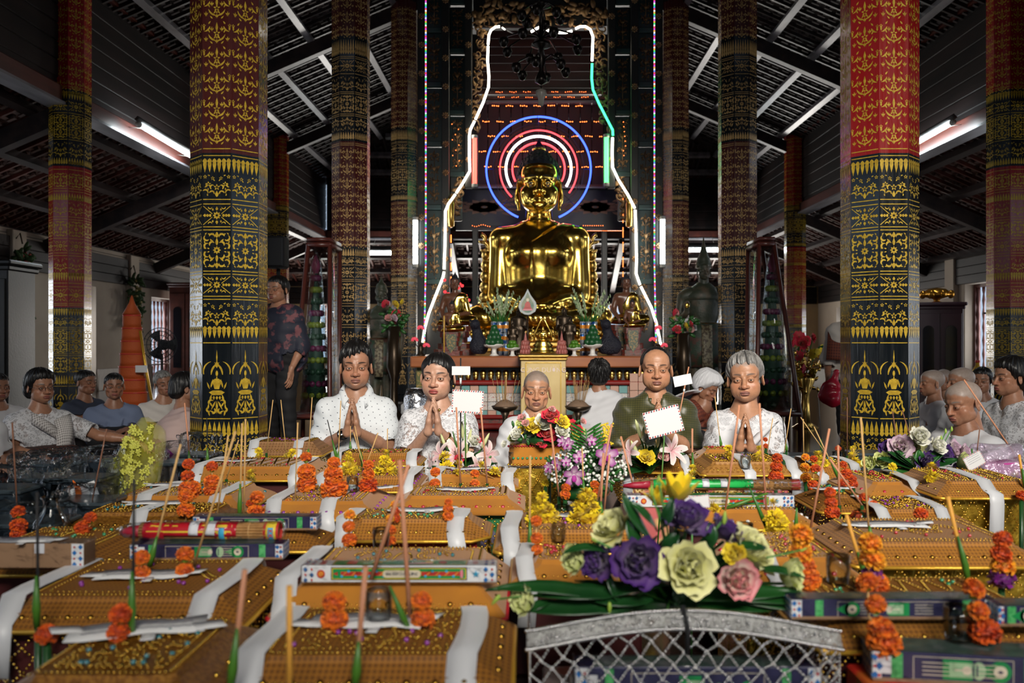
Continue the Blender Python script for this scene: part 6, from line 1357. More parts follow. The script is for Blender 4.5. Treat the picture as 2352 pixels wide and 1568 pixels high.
  obj('card_base', M().box((0, -.002, .003), (w*.99, dp+.006, .006)), m_kraft, t)
 else:
  f.add([(rect(w*.12, h*.98), (w*.44, h*.5))], ink_w, 'end_print'); diaper(f, w*.38, w*.50, h*.94, h*.03)
  f.add([(rect(.0015, h*.98), (0, h*.5))], mat('crease', (.22, .12, .06), .8), 'seam'); obj('tape', M().box((.02, -dp/2-.001, h*.8), (.03, .0012, h*.4)), m_paper, t); paper_label(t, w, h+.003, 91, .2, (-.05, 0))
  obj('cellophane', M().box((0, 0, h/2), (w+.006, dp+.014, h+.010), bev=.004), film(), t)
 return t
def on(px, py): return settle(px, py)[0][2]
carton('white and green dragon candle carton, nearest of its kind, in the middle', 693, 1140, 1337, .382, 'dragon')
carton('white and green dragon candle carton under the incense bundle, partly behind the tulip', 1440, 1824, 1164, .382, 'dragon')
carton('purple and green candle-print carton below the red-wrapped incense bundle', 300, 650, 1284, .382, 'candle', rz=.02)
carton('purple and green candle-print carton behind the red-wrapped incense bundle', 444, 728, 1216, .382, 'candle')
carton('purple and green candle-print carton right of the silver basket', 1816, 2286, 1420, .382, 'candle', flip=True)
carton('purple and green candle-print carton cut off at the right picture edge', 2292, 2520, 1436, .382, 'candle', flip=True)
carton('plain brown cardboard carton with diamond-print end, near left picture edge', -40, 192, 1304, .382, 'kraft', h=.075, sc=.72)
for x, r_ in ((0, 0), (1, 0)): pass
cr_ = carton('purple and green candle-print carton in the bottom right corner', 2020, 2420, 1572, .309, 'candle', rz=-.15, h=.058, dp=.09, sc=.85)
d_ = DZ(1575, .36); b = thing('gift_packet', 'red and orange printed packet under the bottom right carton', 'packet', (P(2300, 0, d_)[0], d_+.12, 0)); obj('packet', M().box((0, 0, .155), (.30, .22, .306), bev=.004), mat('red_orange_print', (.55, .12, .02), .35, var=(14, (.65, .03, .02), .45, .55)), b); paper_label(b, .2, .309, 5, .12, (.05, -.06))
BOXES.append((b.location.x, b.location.y, .34, .22, 0, .30, .306, .01))
m_joss = mat('joss_stick_brown', (.40, .20, .055), .7, var=(60, (.30, .14, .035))); m_pstick = mat('bamboo_pink_stick', (.55, .24, .13), .6); m_tan = mat('bamboo_stick', (.60, .36, .13), .6); m_yel = mat('orange_yellow_stick', (.75, .36, .05), .6); m_blk = mat('black_incense', (.012, .011, .012), .7); m_brn = mat('brown_incense', (.18, .075, .04), .7)
def bundle(label, px0, px1, yc, z, rad, wrap, red_left=True):
 d = DZ(yc, z+rad); w = (px1-px0)*d/F; t = thing('incense_bundle', label, 'incense bundle', (((px0+px1)/2-CX)*d/F, d, z+rad))
 tip = -w/2+w*.20
 n = 16; b = M()
 for k in range(n): a = 2*pi*k/n; b.tube([(tip-.02, .9*rad*math.cos(a), .9*rad*math.sin(a)), (w/2-.015, .9*rad*math.cos(a), .9*rad*math.sin(a))], rad*.19, 6)
 obj('joss_sticks', b.tube([(tip-.02, 0, 0), (w/2-.015, 0, 0)], rad*.85, 12), m_joss, t, kind='stuff'); obj('stick_tips', M().tube([(-w/2+.01, 0, -.004), (-w/2+w*.08, 0, -.002), (tip, 0, 0)], [rad*.35, rad*.7, rad*.9], 14), mat('dyed_red_tips', (.35, .01, .03), .5), t)
 def wrapped(x0, x1, a0, a1, m, name, r=1.10): obj(name, M().slab([[(x, rad*r*math.cos(a), rad*r*math.sin(a)) for x in np.linspace(x0, x1, 4)] for a in np.linspace(a0, a1, 9)], .0006), m, t)
 wrapped(tip-.01, w/2-w*.27, 1.0, 3.6, wrap, 'paper_wrapper'); 
 if red_left: wrapped(tip-.01, tip+w*.10, 1.2, 5., wrap, 'paper_wrapper', 1.12)
 if red_left:
  for x0, wd in ((w*.10, .035), (w*.39, .035)):
   wrapped(x0, x0+wd, 0, 2*pi, pr_red, 'paper_band', 1.13); wrapped(x0+.006, x0+wd-.006, 0, 2*pi, pr_yel, 'paper_band', 1.15); wrapped(x0+.011, x0+wd-.011, 2.6, 4.4, pr_cyan, 'paper_band', 1.17)
  text('KK', .016, (w*.39+.0175, -rad*1.2, -.002), (pi/2, pi/2, 0), pr_red, t)
  o = []
  for x, hh in ((-w*.28, .016), (-w*.25, .02), (-w*.20, .014), (-w*.15, .018), (-w*.02, .012), (.02*w, .012)):
   o.append((rect(.003, hh), (x, 0))); o.append((rect(hh*.8, .003), (x+.006, hh*.3))); o.append((rect(hh*.7, .003), (x+.006, -hh*.3)))
  o += [(rect(w*.5, .0035), (-.02, -.018))]
  b = M()
  for poly, (cx, cz) in o:
   v = []
   for x, zz in poly: a = pi*.66+(-(zz+cz))/rad; v.append((x+cx, rad*1.125*math.cos(a), rad*1.125*math.sin(a)))
   b.add(v, [A([[0, 1, 2, 3]])], 0, False)
  obj('yellow_characters', b, pr_yel, t)
 else: wrapped(w*.44, w*.49, 0, 2*pi, pr_red, 'paper_band', 1.12)
 for x in (-.05*w, .05*w): wrapped(x, x+.022, 1.2, 3.4, m_paper, 'tape', 1.2)
 for x in (.2*w, .3*w): wrapped(x, x+.002, 0, 2*pi, m_tan, 'rubber_band', 1.14)
 obj('cellophane', M().tube([(-w/2, 0, 0), (-w/2+w*.06, 0, 0), (tip, 0, 0), (w/2, 0, 0)], [rad*.3, rad*.9, rad*1.25, rad*1.25], 14), film(), t); return t
bundle('red-wrapped incense bundle with yellow characters lying on a purple carton', 268, 652, 1219, .418, .019, mat('red_wrapper', (.48, .01, .02), .35)); bundle('incense bundle with green paper and white tape lying on the dragon candle carton', 1424, 1840, 1113, .418, .0155, mat('green_wrapper', (.02, .45, .08), .35), False)
# ------------------------------------------------------------------ flowers
def cmix(a, b, t): return A(a)*(1-t)+A(b)*t
m_petal = mat('petal', (.8, .8, .8), .55, attr=True, var=(50, (.9, .88, .86), .35, .7), sheen=.15, spec=.3); m_leaf = mat('leaf', (.018, .095, .015), .42, var=(14, (.025, .13, .02)), bump=(40, .2, .004)); m_stem = mat('green_stem', (.05, .20, .03), .5); m_dleaf = mat('dark_glossy_leaf', (.006, .042, .010), .32, var=(8, (.012, .07, .014)), bump=(30, .15, .004)); m_bud = mat('bud_green', (.30, .45, .06), .5); m_banana = mat('rolled_banana_leaf', (.025, .13, .012), .4, var=(12, (.07, .20, .02)), stretch=(1, 1, .2))
class CM(M):
 """mesh with vertex colours"""
 def __init__(s): M.__init__(s); s.c = []
 def addc(s, v, f, c): s.add(v, f); s.c.append(np.broadcast_to(A(c, float), (len(np.asarray(v).reshape(-1, 3)), 3)).copy()); return s
 def petal(s, base, dr, up, L, w, curl, c0, c1, nu=4, nv=5, cup=.25, ruff=0., ph=0., edge=.7, tipw=.5):
  dr = A(dr, float)/np.linalg.norm(dr); up = A(up, float); up = up-dr*(up@dr); up /= np.linalg.norm(up)+1e-9; sd = np.cross(dr, up); g = []; cc = []
  for i in range(nv):
   t = i/(nv-1); a = curl*t; ctr = A(base)+L*((math.sin(a)/curl if abs(curl) > 1e-3 else t)*dr+((1-math.cos(a))/curl if abs(curl) > 1e-3 else 0)*up)
   wd = w*(math.sin(pi*min(1, .12+t*(1-tipw*.5)*.98))**.8)*.5+.001
   for j in range(nu):
    u = 2*j/(nu-1)-1; lift = cup*wd*u*u+ruff*w*math.sin(u*7+ph+t*3)*t*t
    g.append(ctr+sd*wd*u+up*lift*math.cos(a)-dr*lift*math.sin(a)*.5); k = np.clip((max(abs(u)**2*.9, t)-edge)/(1-edge+1e-6), 0, 1); cc.append(cmix(c0, c1, k))
  idx = np.arange(nu*nv).reshape(nv, nu); f = np.stack([idx[:-1, :-1], idx[:-1, 1:], idx[1:, 1:], idx[1:, :-1]], -1).reshape(-1, 4); s.addc(g, [f], cc)
 def done(s, name): return mesh(name, s, m_petal, np.concatenate(s.c))
def fib(n): k = np.arange(n)+.5; th = np.arccos(1-2*k/n); ph = pi*(1+5**.5)*k; return np.stack([np.sin(th)*np.cos(ph), np.sin(th)*np.sin(ph), np.cos(th)], 1)
def pompom(seed, c0, c1, n=150, r=1., squash=.85, pl=.40):
 b = CM(); rs = np.random.RandomState(seed)
 V = fib(46)*A([1, 1, squash])*.68*r; b2 = M().ball((0, 0, 0), (.70*r, .70*r, .70*r*squash), 12, 8); b.add(b2.v[0], [f for f, _, _ in b2.f]); b.c.append(np.tile(A(c1), (b2.n, 1)))
 for p in fib(n):
  if p[2] < -.75: continue
  d = p+rs.randn(3)*.12; d /= np.linalg.norm(d); up = A([0, 0, 1.])+rs.randn(3)*.5; k = rs.rand()
  b.petal(p*A([1, 1, squash])*.52*r, d, up, pl*r*rs.uniform(.9, 1.1), .40*r, rs.uniform(-.8, .9), cmix(c1, c0, .3), cmix(c0, c1, k*.35), 4, 3, .35, .10, rs.rand()*6, .2, 1.)
 return b.done('bloom')
OR, ORD = (.86, .22, .012), (.62, .10, .005); YO = (.88, .42, .015)
POM = [pompom(k, OR, ORD) for k in range(3)]; POMR = [pompom(k+5, (.80, .13, .008), (.5, .05, .004)) for k in range(2)]; POMY = [pompom(9, YO, OR)]
def mum(seed, c0=(.86, .66, .015), c1=(.75, .48, .01)):
 b = CM(); rs = np.random.RandomState(seed)
 for ring_, (n, el, L) in enumerate(((24, .0, .95), (22, .4, .88), (17, .8, .72), (11, 1.2, .5))):
  for k in range(n):
   a = 2*pi*k/n+ring_*.3+rs.randn()*.12; e = el+rs.randn()*.14; b.petal((.08*math.cos(a), .08*math.sin(a), .05*ring_), (math.cos(a)*math.cos(e), math.sin(a)*math.cos(e), math.sin(e)), (0, 0, 1), L*rs.uniform(.85, 1.15), .22, rs.uniform(-.5, .5), c1, c0, 3, 4, .3, 0, 0, .1, .75)
 return b.done('bloom')
MUM = [mum(1), mum(2)]
PURP = pompom(21, (.20, .01, .22), (.12, .005, .14), 50)
CAL = mesh('calyx', M().lathe([(.15, -.95), (.34, -.85), (.36, -.6), (.30, -.42)], 10), mat('calyx_green', (.22, .34, .03), .5))
SPEC = {'o': POM, 'r': POMR, 'y': POMY, 'm': MUM, 'p': [PURP]}
n_st = 0
def flower_tower(label, blooms, cup=False, leaf=0, group='flower towers among the offering boxes', calyx=True, name='flower_tower'):
 """blooms: (px, py, pixel radius, kind) from the top down; stands where its lowest bloom is seen"""
 global n_st
 n_st += 1; x, y, r, k = blooms[-1]; p, held = settle(x, y+r*.6); d = p[1]; z0 = p[2]
 t = thing(name, label, 'flower offering', (p[0], d, z0), group=group)
 for i, (bx_, by, br_, bk) in enumerate(blooms):
  q = P(bx_, by, d-.002*i)-A(t.location); R = br_*d/F*(1.0 if bk != 'm' else 1.05); me = SPEC[bk][(i+n_st) % len(SPEC[bk])]
  o = obj('bloom', me, None, t, tuple(q), (rnd.uniform(-.3, .3) if bk != 'm' else rnd.uniform(.3, .9), rnd.uniform(-.3, .3), rnd.uniform(0, 6))); o.scale = (R, R, R)
  if bk == 'm' and br_ >= 15:
   for j in range(6): a_ = j*pi/3+i; obj('bloom', MUM[j % 2], None, t, tuple(q+A([.75*R*math.cos(a_), .55*R*math.sin(a_), -.35*R])), (.6*math.sin(a_)*-1+.3, .6*math.cos(a_), j)).scale = (R*.62,)*3
  if calyx and bk in 'or' and i < len(blooms)-1: obj('calyx', CAL, None, t, tuple(q)).scale = (R, R, R*.9)
 a = P(blooms[0][0], blooms[0][1], d)-A(t.location); obj('skewer', M().tube([(0, 0, .0), a*A([1, 1, .5]), a], .0018, 5), m_tan, t)
 if not held: obj('banana_stalk', M().lathe([(.008, -z0), (.007, 0)], 8), m_dleaf, t)
 return t
FT = flower_tower
TOWERS = [
 ('orange marigold tower of three blooms left of the taller twin towers', [(703, 1050, 15, 'o'), (704, 1084, 23, 'o'), (705, 1112, 26, 'o')]),
 ('orange marigold tower with broad foot, right of the twin towers pair', [(767, 1063, 17, 'o'), (766, 1089, 24, 'o'), (768, 1121, 34, 'o')]),
 ('slim deep orange marigold tower before the dotted shirt man', [(846, 1068, 14, 'o'), (846, 1089, 16, 'o'), (846, 1114, 24, 'r')]),
 ('orange marigold tower with wide mound foot at far left of its row', [(433, 1066, 15, 'r'), (431, 1093, 17, 'r'), (436, 1124, 28, 'o')]), ('marigold tower half hidden by the wide mound tower', [(487, 1071, 15, 'r'), (486, 1106, 20, 'o'), (486, 1124, 20, 'o')]),
 ('pair of bright marigolds behind the red-wrapped incense bundle, leftmost stick', [(427, 1140, 20, 'o'), (427, 1172, 22, 'o')]), ('pair of bright marigolds behind the red-wrapped incense bundle, near its end', [(590, 1142, 18, 'o'), (588, 1176, 22, 'o')]), ('single small marigold on the purple gem box', [(575, 1156, 11, 'r')]), ('single marigold beside a green leaf spike on the purple gem box', [(663, 1156, 14, 'o')]),
 ('deep orange marigold pair beside the small glass flask', [(207, 1189, 16, 'r'), (190, 1212, 20, 'r')]), ('deep orange marigold pair at the left picture edge', [(42, 1175, 17, 'r'), (43, 1207, 21, 'r'), (42, 1226, 19, 'r')]),
 ('marigold pair in front of the purple carton, near its left end', [(325, 1280, 20, 'o'), (325, 1316, 21, 'o')]), ('marigold pair in front of the purple carton, middle of its print', [(425, 1273, 22, 'o'), (424, 1310, 22, 'o')]),
 ('marigold pair hanging at the front of the wide beaded box', [(277, 1410, 28, 'r'), (272, 1452, 28, 'r')]), ('single deep orange marigold at the front left', [(108, 1457, 29, 'r')]),
 ('marigold tower topped yellow, left of the crossing pink sticks', [(803, 1182, 15, 'y'), (801, 1209, 16, 'o'), (803, 1240, 20, 'o')]), ('marigold tower topped yellow, between the crossing pink sticks', [(896, 1191, 12, 'y'), (897, 1217, 15, 'o'), (896, 1242, 16, 'o')]), ('small yellow and red tower behind the topped tower', [(905, 1158, 10, 'y'), (908, 1174, 12, 'r'), (908, 1190, 13, 'r')]), ('small marigold tower in front of the red gem row', [(1030, 1153, 11, 'o'), (1029, 1168, 13, 'o'), (1029, 1184, 14, 'o')]),
 ('marigold pair in front of the left lily bouquet, first', [(1000, 1084, 13, 'o'), (999, 1111, 15, 'o')]), ('marigold pair in front of the left lily bouquet, second', [(1091, 1088, 12, 'o'), (1090, 1111, 13, 'o')]),
 ('large marigold tower in front of the dragon carton, on its left', [(768, 1382, 30, 'o'), (768, 1424, 35, 'o')]), ('large marigold tower in front of the dragon carton, on its right', [(968, 1380, 27, 'o'), (972, 1422, 31, 'o')]),
 ('marigold tower beside a green leaf spike left of the lisianthus bouquet', [(1232, 1196, 15, 'o'), (1233, 1236, 16, 'o'), (1234, 1262, 15, 'o')]), ('marigold pair on a stick below the orchids, left', [(1300, 1120, 12, 'o'), (1298, 1136, 14, 'o')]), ('marigold pair on a stick below the orchids, right', [(1366, 1113, 12, 'o'), (1371, 1132, 14, 'o')]),
 ('red orange marigold tower right of the grey-haired woman', [(1785, 1052, 14, 'r'), (1783, 1072, 16, 'r'), (1782, 1096, 20, 'r')]), ('mixed marigold tower next to the red orange one', [(1850, 1050, 11, 'y'), (1849, 1074, 13, 'y'), (1851, 1097, 14, 'y')]), ('red orange marigold tower touching the mixed tower', [(1869, 1054, 10, 'r'), (1873, 1076, 13, 'r'), (1868, 1115, 15, 'r')]), ('small cluster of red orange marigolds left of purple bouquet', [(1937, 1067, 10, 'r'), (1944, 1088, 15, 'r'), (1936, 1110, 13, 'r')]), ('red orange blooms beside the small cluster', [(1958, 1100, 11, 'r'), (1960, 1112, 12, 'r')]),
 ('marigold tower with green calyxes on the small brown box', [(1906, 1131, 15, 'r'), (1909, 1154, 16, 'r'), (1912, 1177, 20, 'r')]), ('marigold pair right of the tower on the small brown box', [(1984, 1143, 13, 'r'), (2006, 1159, 12, 'r')]), ('single marigold with stalk by the thick tan stick', [(1966, 1186, 15, 'r')]), ('single marigold on the flat net-cloth box', [(2115, 1180, 18, 'r')]), ('marigold half out of the picture at right, upper', [(2346, 1138, 14, 'r')]),
 ('big light orange tower with purple collar, behind the bouquet end', [(1840, 1228, 30, 'y'), (1838, 1270, 30, 'y'), (1846, 1300, 30, 'o'), (1852, 1330, 36, 'o')]), ('big light orange tower with purple collar on the large net-cloth box', [(1998, 1248, 30, 'y'), (2004, 1286, 32, 'y'), (2004, 1318, 26, 'p'), (2004, 1345, 40, 'o')]),
 ('nearest marigold string with fat green calyxes in front of the right carton', [(1994, 1335, 25, 'o'), (2011, 1388, 27, 'o'), (2024, 1445, 34, 'o'), (2030, 1476, 44, 'o')]), ('marigold string with green calyxes at the end of the right carton', [(2236, 1352, 28, 'o'), (2247, 1402, 26, 'o'), (2262, 1452, 40, 'r')]), ('deep orange, yellow and purple tower at the right picture edge', [(2303, 1238, 23, 'r'), (2299, 1272, 26, 'r'), (2303, 1302, 30, 'y'), (2300, 1330, 34, 'p')]),
 ('tiny dried marigold pair on dark stick beyond the table, first', [(1758, 1009, 6, 'r'), (1759, 1024, 7, 'r')]), ('single tiny marigold by the bouquet of purple flowers', [(1925, 1030, 8, 'r')])]
for lb, bl in TOWERS: FT(lb, bl)
MUMS = [('small yellow chrysanthemum tower on the furthest brown box', [(594, 1036, 9, 'm'), (596, 1050, 12, 'm')]), ('yellow chrysanthemum tower leaning on the furthest brown box', [(672, 1040, 11, 'm'), (660, 1052, 12, 'm')]), ('yellow chrysanthemums on the flower-braid box', [(578, 1086, 12, 'm'), (576, 1099, 12, 'm')]),
 ('yellow chrysanthemum tower before the dotted shirt, left', [(799, 1044, 10, 'm'), (800, 1058, 13, 'm'), (802, 1076, 20, 'm')]), ('yellow chrysanthemum tower before the dotted shirt, right', [(884, 1040, 11, 'm'), (884, 1056, 13, 'm'), (888, 1075, 22, 'm')]), ('yellow chrysanthemums in the left lily bouquet', [(1022, 1048, 14, 'm'), (1026, 1072, 16, 'm')]), ('yellow chrysanthemums below the left lily bouquet', [(1052, 1066, 12, 'm'), (1050, 1084, 10, 'm')]), ('yellow chrysanthemums right of the left lily bouquet', [(1104, 1068, 12, 'm'), (1136, 1084, 14, 'm')]),
 ('big yellow chrysanthemum mound left of the glass', [(1246, 1141, 14, 'm'), (1245, 1162, 22, 'm'), (1248, 1180, 30, 'm')]), ('big yellow chrysanthemum mound right of the glass', [(1347, 1134, 18, 'm'), (1345, 1156, 24, 'm'), (1346, 1180, 32, 'm')]), ('yellow chrysanthemums at the orchid arrangement foot', [(1253, 1110, 9, 'm')]), ('yellow chrysanthemum tower on a green stalk before the right lilies', [(1590, 1075, 10, 'm'), (1590, 1090, 13, 'm'), (1588, 1108, 15, 'm')]),
 ('yellow chrysanthemum tower before the grey-haired woman, left', [(1674, 1030, 10, 'm'), (1672, 1046, 13, 'm'), (1674, 1062, 16, 'm')]), ('yellow chrysanthemum tower before the grey-haired woman, right', [(1746, 1030, 9, 'm'), (1745, 1046, 12, 'm'), (1746, 1064, 18, 'm')]), ('single yellow chrysanthemum behind the lisianthus bouquet', [(1638, 1166, 15, 'm')]), ('tall yellow chrysanthemum mound right of the lisianthus bouquet', [(1777, 1154, 13, 'm'), (1782, 1190, 22, 'm'), (1784, 1212, 22, 'm')]),
 ('yellow chrysanthemum pagoda left of jars by the thick red column', [(1880, 1044, 12, 'm'), (1882, 1058, 16, 'm')]), ('yellow chrysanthemum pagoda by the foot of the thick red column', [(1960, 1030, 8, 'm'), (1960, 1046, 13, 'm'), (1962, 1060, 16, 'm')]), ('yellow chrysanthemum tower on the box under the purple bouquet, left', [(2050, 1072, 10, 'm'), (2052, 1094, 13, 'm')]), ('yellow chrysanthemum tower on the box under the purple bouquet, right', [(2140, 1072, 13, 'm'), (2142, 1094, 15, 'm')]), ('small yellow chrysanthemum at the right picture edge', [(2328, 1086, 10, 'm')])]
for lb, bl in MUMS: FT(lb, bl, calyx=False)
# ---- incense sticks (top px, bottom px, colour, radius m, green leaf roll length px)
T_, K_, Q_, Y_, N_ = m_tan, m_pstick, m_blk, m_yel, m_brn
STICKS = [(28, 970, 40, 1178, N_, 0), (245, 985, 206, 1178, N_, 0), (85, 1130, 88, 1440, Q_, 120), (308, 1100, 305, 1460, Q_, 150), (415, 1020, 345, 1300, T_, 70), (541, 990, 445, 1300, T_, 0), (524, 1000, 498, 1190, T_, 0), (556, 972, 551, 1190, T_, 80), (564, 962, 560, 1185, T_, 0), (548, 1010, 520, 1100, T_, 0), (424, 925, 437, 1064, K_, 30), (475, 960, 478, 1068, Q_, 40),
 (627, 918, 612, 1040, T_, 0), (645, 918, 658, 1044, T_, 0), (684, 970, 678, 1160, T_, 0), (717, 912, 708, 1050, T_, 20), (752, 964, 776, 1060, Q_, 50), (783, 920, 776, 1076, T_, 40), (805, 978, 805, 1038, T_, 25), (815, 978, 832, 1060, T_, 30), (812, 992, 842, 1090, T_, 0), (868, 994, 832, 1092, T_, 0), (890, 984, 890, 1056, T_, 25),
 (938, 1068, 852, 1330, K_, 0), (918, 1056, 942, 1424, K_, 0), (840, 1300, 816, 1580, K_, 110), (563, 1308, 530, 1590, K_, 150), (665, 1345, 665, 1640, Y_, 0), (1104, 936, 1119, 1110, K_, 0), (1048, 935, 1058, 1110, K_, 0), (1218, 1046, 1216, 1262, T_, 80), (1264, 974, 1284, 1140, K_, 0), (1272, 1030, 1262, 1080, K_, 0), (1337, 1028, 1342, 1170, T_, 70), (1405, 974, 1372, 1150, K_, 0), (1386, 1040, 1378, 1190, K_, 40), (1400, 1044, 1388, 1170, K_, 0), (1426, 1002, 1462, 1146, K_, 0), (1494, 970, 1480, 1030, T_, 0), (1498, 975, 1516, 1064, T_, 0),
 (1590, 984, 1590, 1108, K_, 70), (1642, 910, 1656, 1030, T_, 30), (1660, 966, 1666, 1010, T_, 0), (1698, 930, 1666, 1170, K_, 0), (1692, 996, 1680, 1060, K_, 0), (1744, 926, 1760, 1170, K_, 0), (1775, 960, 1762, 1040, T_, 0), (1817, 938, 1801, 1040, T_, 0), (1797, 956, 1806, 1036, Q_, 20), (1845, 962, 1846, 1050, T_, 0), (1839, 958, 1900, 1046, T_, 0), (1880, 914, 1886, 1008, Q_, 0), (1905, 984, 1862, 1212, K_, 0), (1946, 912, 1946, 1046, N_, 0), (1977, 958, 1997, 1236, T_, 30), (1925, 1022, 1928, 1160, K_, 0), (1906, 1054, 1980, 1160, K_, 0), (1870, 980, 1926, 1100, T_, 45),
 (2050, 944, 2070, 1080, N_, 0), (2072, 942, 2116, 1080, N_, 0), (2250, 986, 2238, 1090, N_, 40), (2214, 872, 2356, 1080, K_, 0), (2341, 1044, 2352, 1130, Y_, 50), (1944, 1182, 1988, 1336, Y_, 70), (2177, 1140, 2222, 1340, Y_, 110), (1830, 1166, 1826, 1216, m_banana, 40), (1722, 1120, 1762, 1216, m_banana, 90), (1764, 1132, 1660, 1174, m_banana, 40), (895, 1345, 940, 1445, m_banana, 90), (1040, 990, 1052, 1040, m_banana, 0)]
ORDN = 'first second third fourth fifth sixth seventh eighth ninth tenth eleventh twelfth thirteenth fourteenth fifteenth sixteenth seventeenth eighteenth nineteenth twentieth'.split()+['twenty-%s' % q for q in 'first second third fourth fifth'.split()]; ZN = {}
for q_ in STICKS: d_ = settle(q_[2], q_[3])[0][1]; ZN[q_] = 'among far offerings' if d_ > 3 else ('mid table' if d_ > 1.9 else 'nearest camera')
for i, (x0, y0, x1, y1, m_, gl) in enumerate(STICKS):
 p, held = settle(x1, y1); q = P(x0, y0, p[1]-.01); L = np.linalg.norm(q-p); near = p[1] < 1.75
 rad = .0034 if m_ is K_ else (.0022 if p[1] > 2.6 else .0026)
 if m_ is Y_: rad = .0042
 if m_ is K_ and near: rad = .0042
 zn = ZN[STICKS[i]]; same = sorted(q_[0] for q_ in STICKS if q_[4] is m_ and ZN[q_] == zn)
 t = thing('incense_stick', '%s incense stick leaning %s, %s from the left of its kind %s' % ({T_: 'thin tan', K_: 'pinkish brown', Q_: 'black', Y_: 'thick orange', N_: 'dark brown', m_banana: 'leaf-rolled green'}[m_], 'left' if x0 < x1-8 else 'right' if x0 > x1+8 else 'hardly', ORDN[same.index(x0)], zn), 'incense stick', tuple(p), group='incense sticks among the offerings')
 if m_ is m_banana: obj('leaf_roll', M().tube([(0, 0, 0), (q-p)*.3+A([0, -.004, 0]), q-p], [.004, .0062, .002], 8), m_banana, t)
 else:
  obj('stick', M().tube([(0, 0, 0), (q-p)*.5, q-p], rad, 7), m_, t)
  if gl: obj('leaf_roll', M().tube([(0, -.004, -.0), (q-p)*gl/(y1-y0)*.4+A([.001, -.007, 0]), (q-p)*gl/(y1-y0)+A([0, -.005, 0])], [.0055, .0075, .0022], 8), m_banana, t)
 if not held: obj('banana_stalk', M().lathe([(.007, -p[2]), (.006, 0)], 8), m_dleaf, t)
# ---- cut flowers
def rose(seed, cin, cout, ctr=(.45, .5, .1), n=19, open_=.75, edge=.45):
 b = CM(); rs = np.random.RandomState(seed)
 for k in range(n):
  t = k/(n-1); a = k*2.4+rs.randn()*.2; e = 1.35-t*1.15*open_; r0 = .05+.26*t
  b.petal((r0*.5*math.cos(a), r0*.5*math.sin(a), -.28+.16*(1-t)), (math.cos(a)*math.cos(e), math.sin(a)*math.cos(e), math.sin(e)), (-math.cos(a)*math.sin(e), -math.sin(a)*math.sin(e), math.cos(e)), .62+.32*t, .62+.45*t, .95-1.5*t*open_*.9, cmix(cin, ctr, .5*(1-t)), cout, 6, 6, .30, .07, rs.rand()*6, edge, .85)
 return b
LISI = {'purple': [rose(s_, (.34, .20, .42), (.05, .008, .15), edge=-.25).done('flower_head') for s_ in (1, 2)], 'cream': [rose(s_, (.66, .64, .22), (.80, .79, .42), open_=.8).done('flower_head') for s_ in (3, 4)], 'lime': [rose(6, (.55, .62, .12), (.72, .76, .35), open_=.55).done('flower_head')], 'pink': [rose(5, (.80, .70, .62), (.75, .22, .26), open_=.7, edge=.55).done('flower_head')], 'lilac': [rose(8, (.75, .68, .68), (.55, .35, .50), open_=.7, edge=.5).done('flower_head')], 'white': [rose(9, (.78, .78, .60), (.84, .84, .78), open_=.6).done('flower_head')],
 'red': [rose(10, (.5, .02, .05), (.7, .015, .06), open_=.9).done('flower_head')], 'yellow': [rose(12, (.78, .55, .02), (.88, .68, .03), open_=.8).done('flower_head')]}
def tulip_head():
 b = CM()
 for k in range(12): a = k*2*pi/12+(k % 2)*.2; e = 1.1-.25*(k % 2); b.petal((.12*math.cos(a), .12*math.sin(a), -.3), (math.cos(a)*math.cos(e), math.sin(a)*math.cos(e), math.sin(e)), (-math.cos(a), -math.sin(a), .3), 1.25, .55, .25, (.80, .50, .01), (.90, .70, .02), 4, 5, .3, 0, 0, .3, .3)
 return b.done('flower_head')
LISI['tulip'] = [tulip_head()]
def bud_me(c): return mesh('bud', M().lathe([(.05, -.6), (.22, -.45), (.30, -.1), (.22, .35), (.03, .75)], 8), c)
BUD = bud_me(m_bud)
def leaf_mesh(par, pts, w, m=None, fold=.25, name='leaf'):
 p = A(pts, float); n = 9; t = np.linspace(0, 1, n); s_ = np.linspace(0, 1, len(p)); c = np.stack([np.interp(t, s_, p[:, i]) for i in range(3)], 1); k = len(p)
 if k >= 3: c = np.stack([(1-t)**2*p[0, i]+2*t*(1-t)*p[1, i]+t**2*p[2, i] for i in range(3)], 1)
 tg = np.gradient(c, axis=0); tg /= np.linalg.norm(tg, axis=1)[:, None]; sd = np.cross(tg, A([0, -.5, .85])); sd /= np.linalg.norm(sd, axis=1)[:, None]+1e-9; up = np.cross(sd, tg)
 g = [[c[i]+sd[i]*w*u*math.sin(pi*min(1, .06+.94*t[i]))**.8+up[i]*w*fold*abs(u) for u in (-1, -.5, 0, .5, 1)] for i in range(n)]
 return obj(name, M().slab(g, .0008), m or m_leaf, par)
def head(par, px, py, r, d, kind, dr=(0, -1, .35), i=0):
 q = P(px, py, d)-A(par.location); o = obj('flower_head', LISI[kind][i % len(LISI[kind])], None, par, tuple(q)); R = r*d/F*1.25; o.scale = (R, R, R); o.rotation_euler = A(dr) @ np.eye(3) if False else Vector(dr).to_track_quat('Z', 'Y').to_euler(); return o
def stems(par, tips, root, m=None, r=.003):
 for q in tips: obj('flower_stem', M().tube([root, lerp(root, q, .6)+A([0, .01, .02]), q], r, 6), m or m_stem, par)
D1 = 1.56; fl = thing('flower_bouquet', 'big purple, cream and pink lisianthus bouquet lying on the silver basket', 'bouquet', tuple(P(1560, 1385, D1+.05)))
O = A(fl.location); hp = lambda x, y, d: P(x, y, d)-O
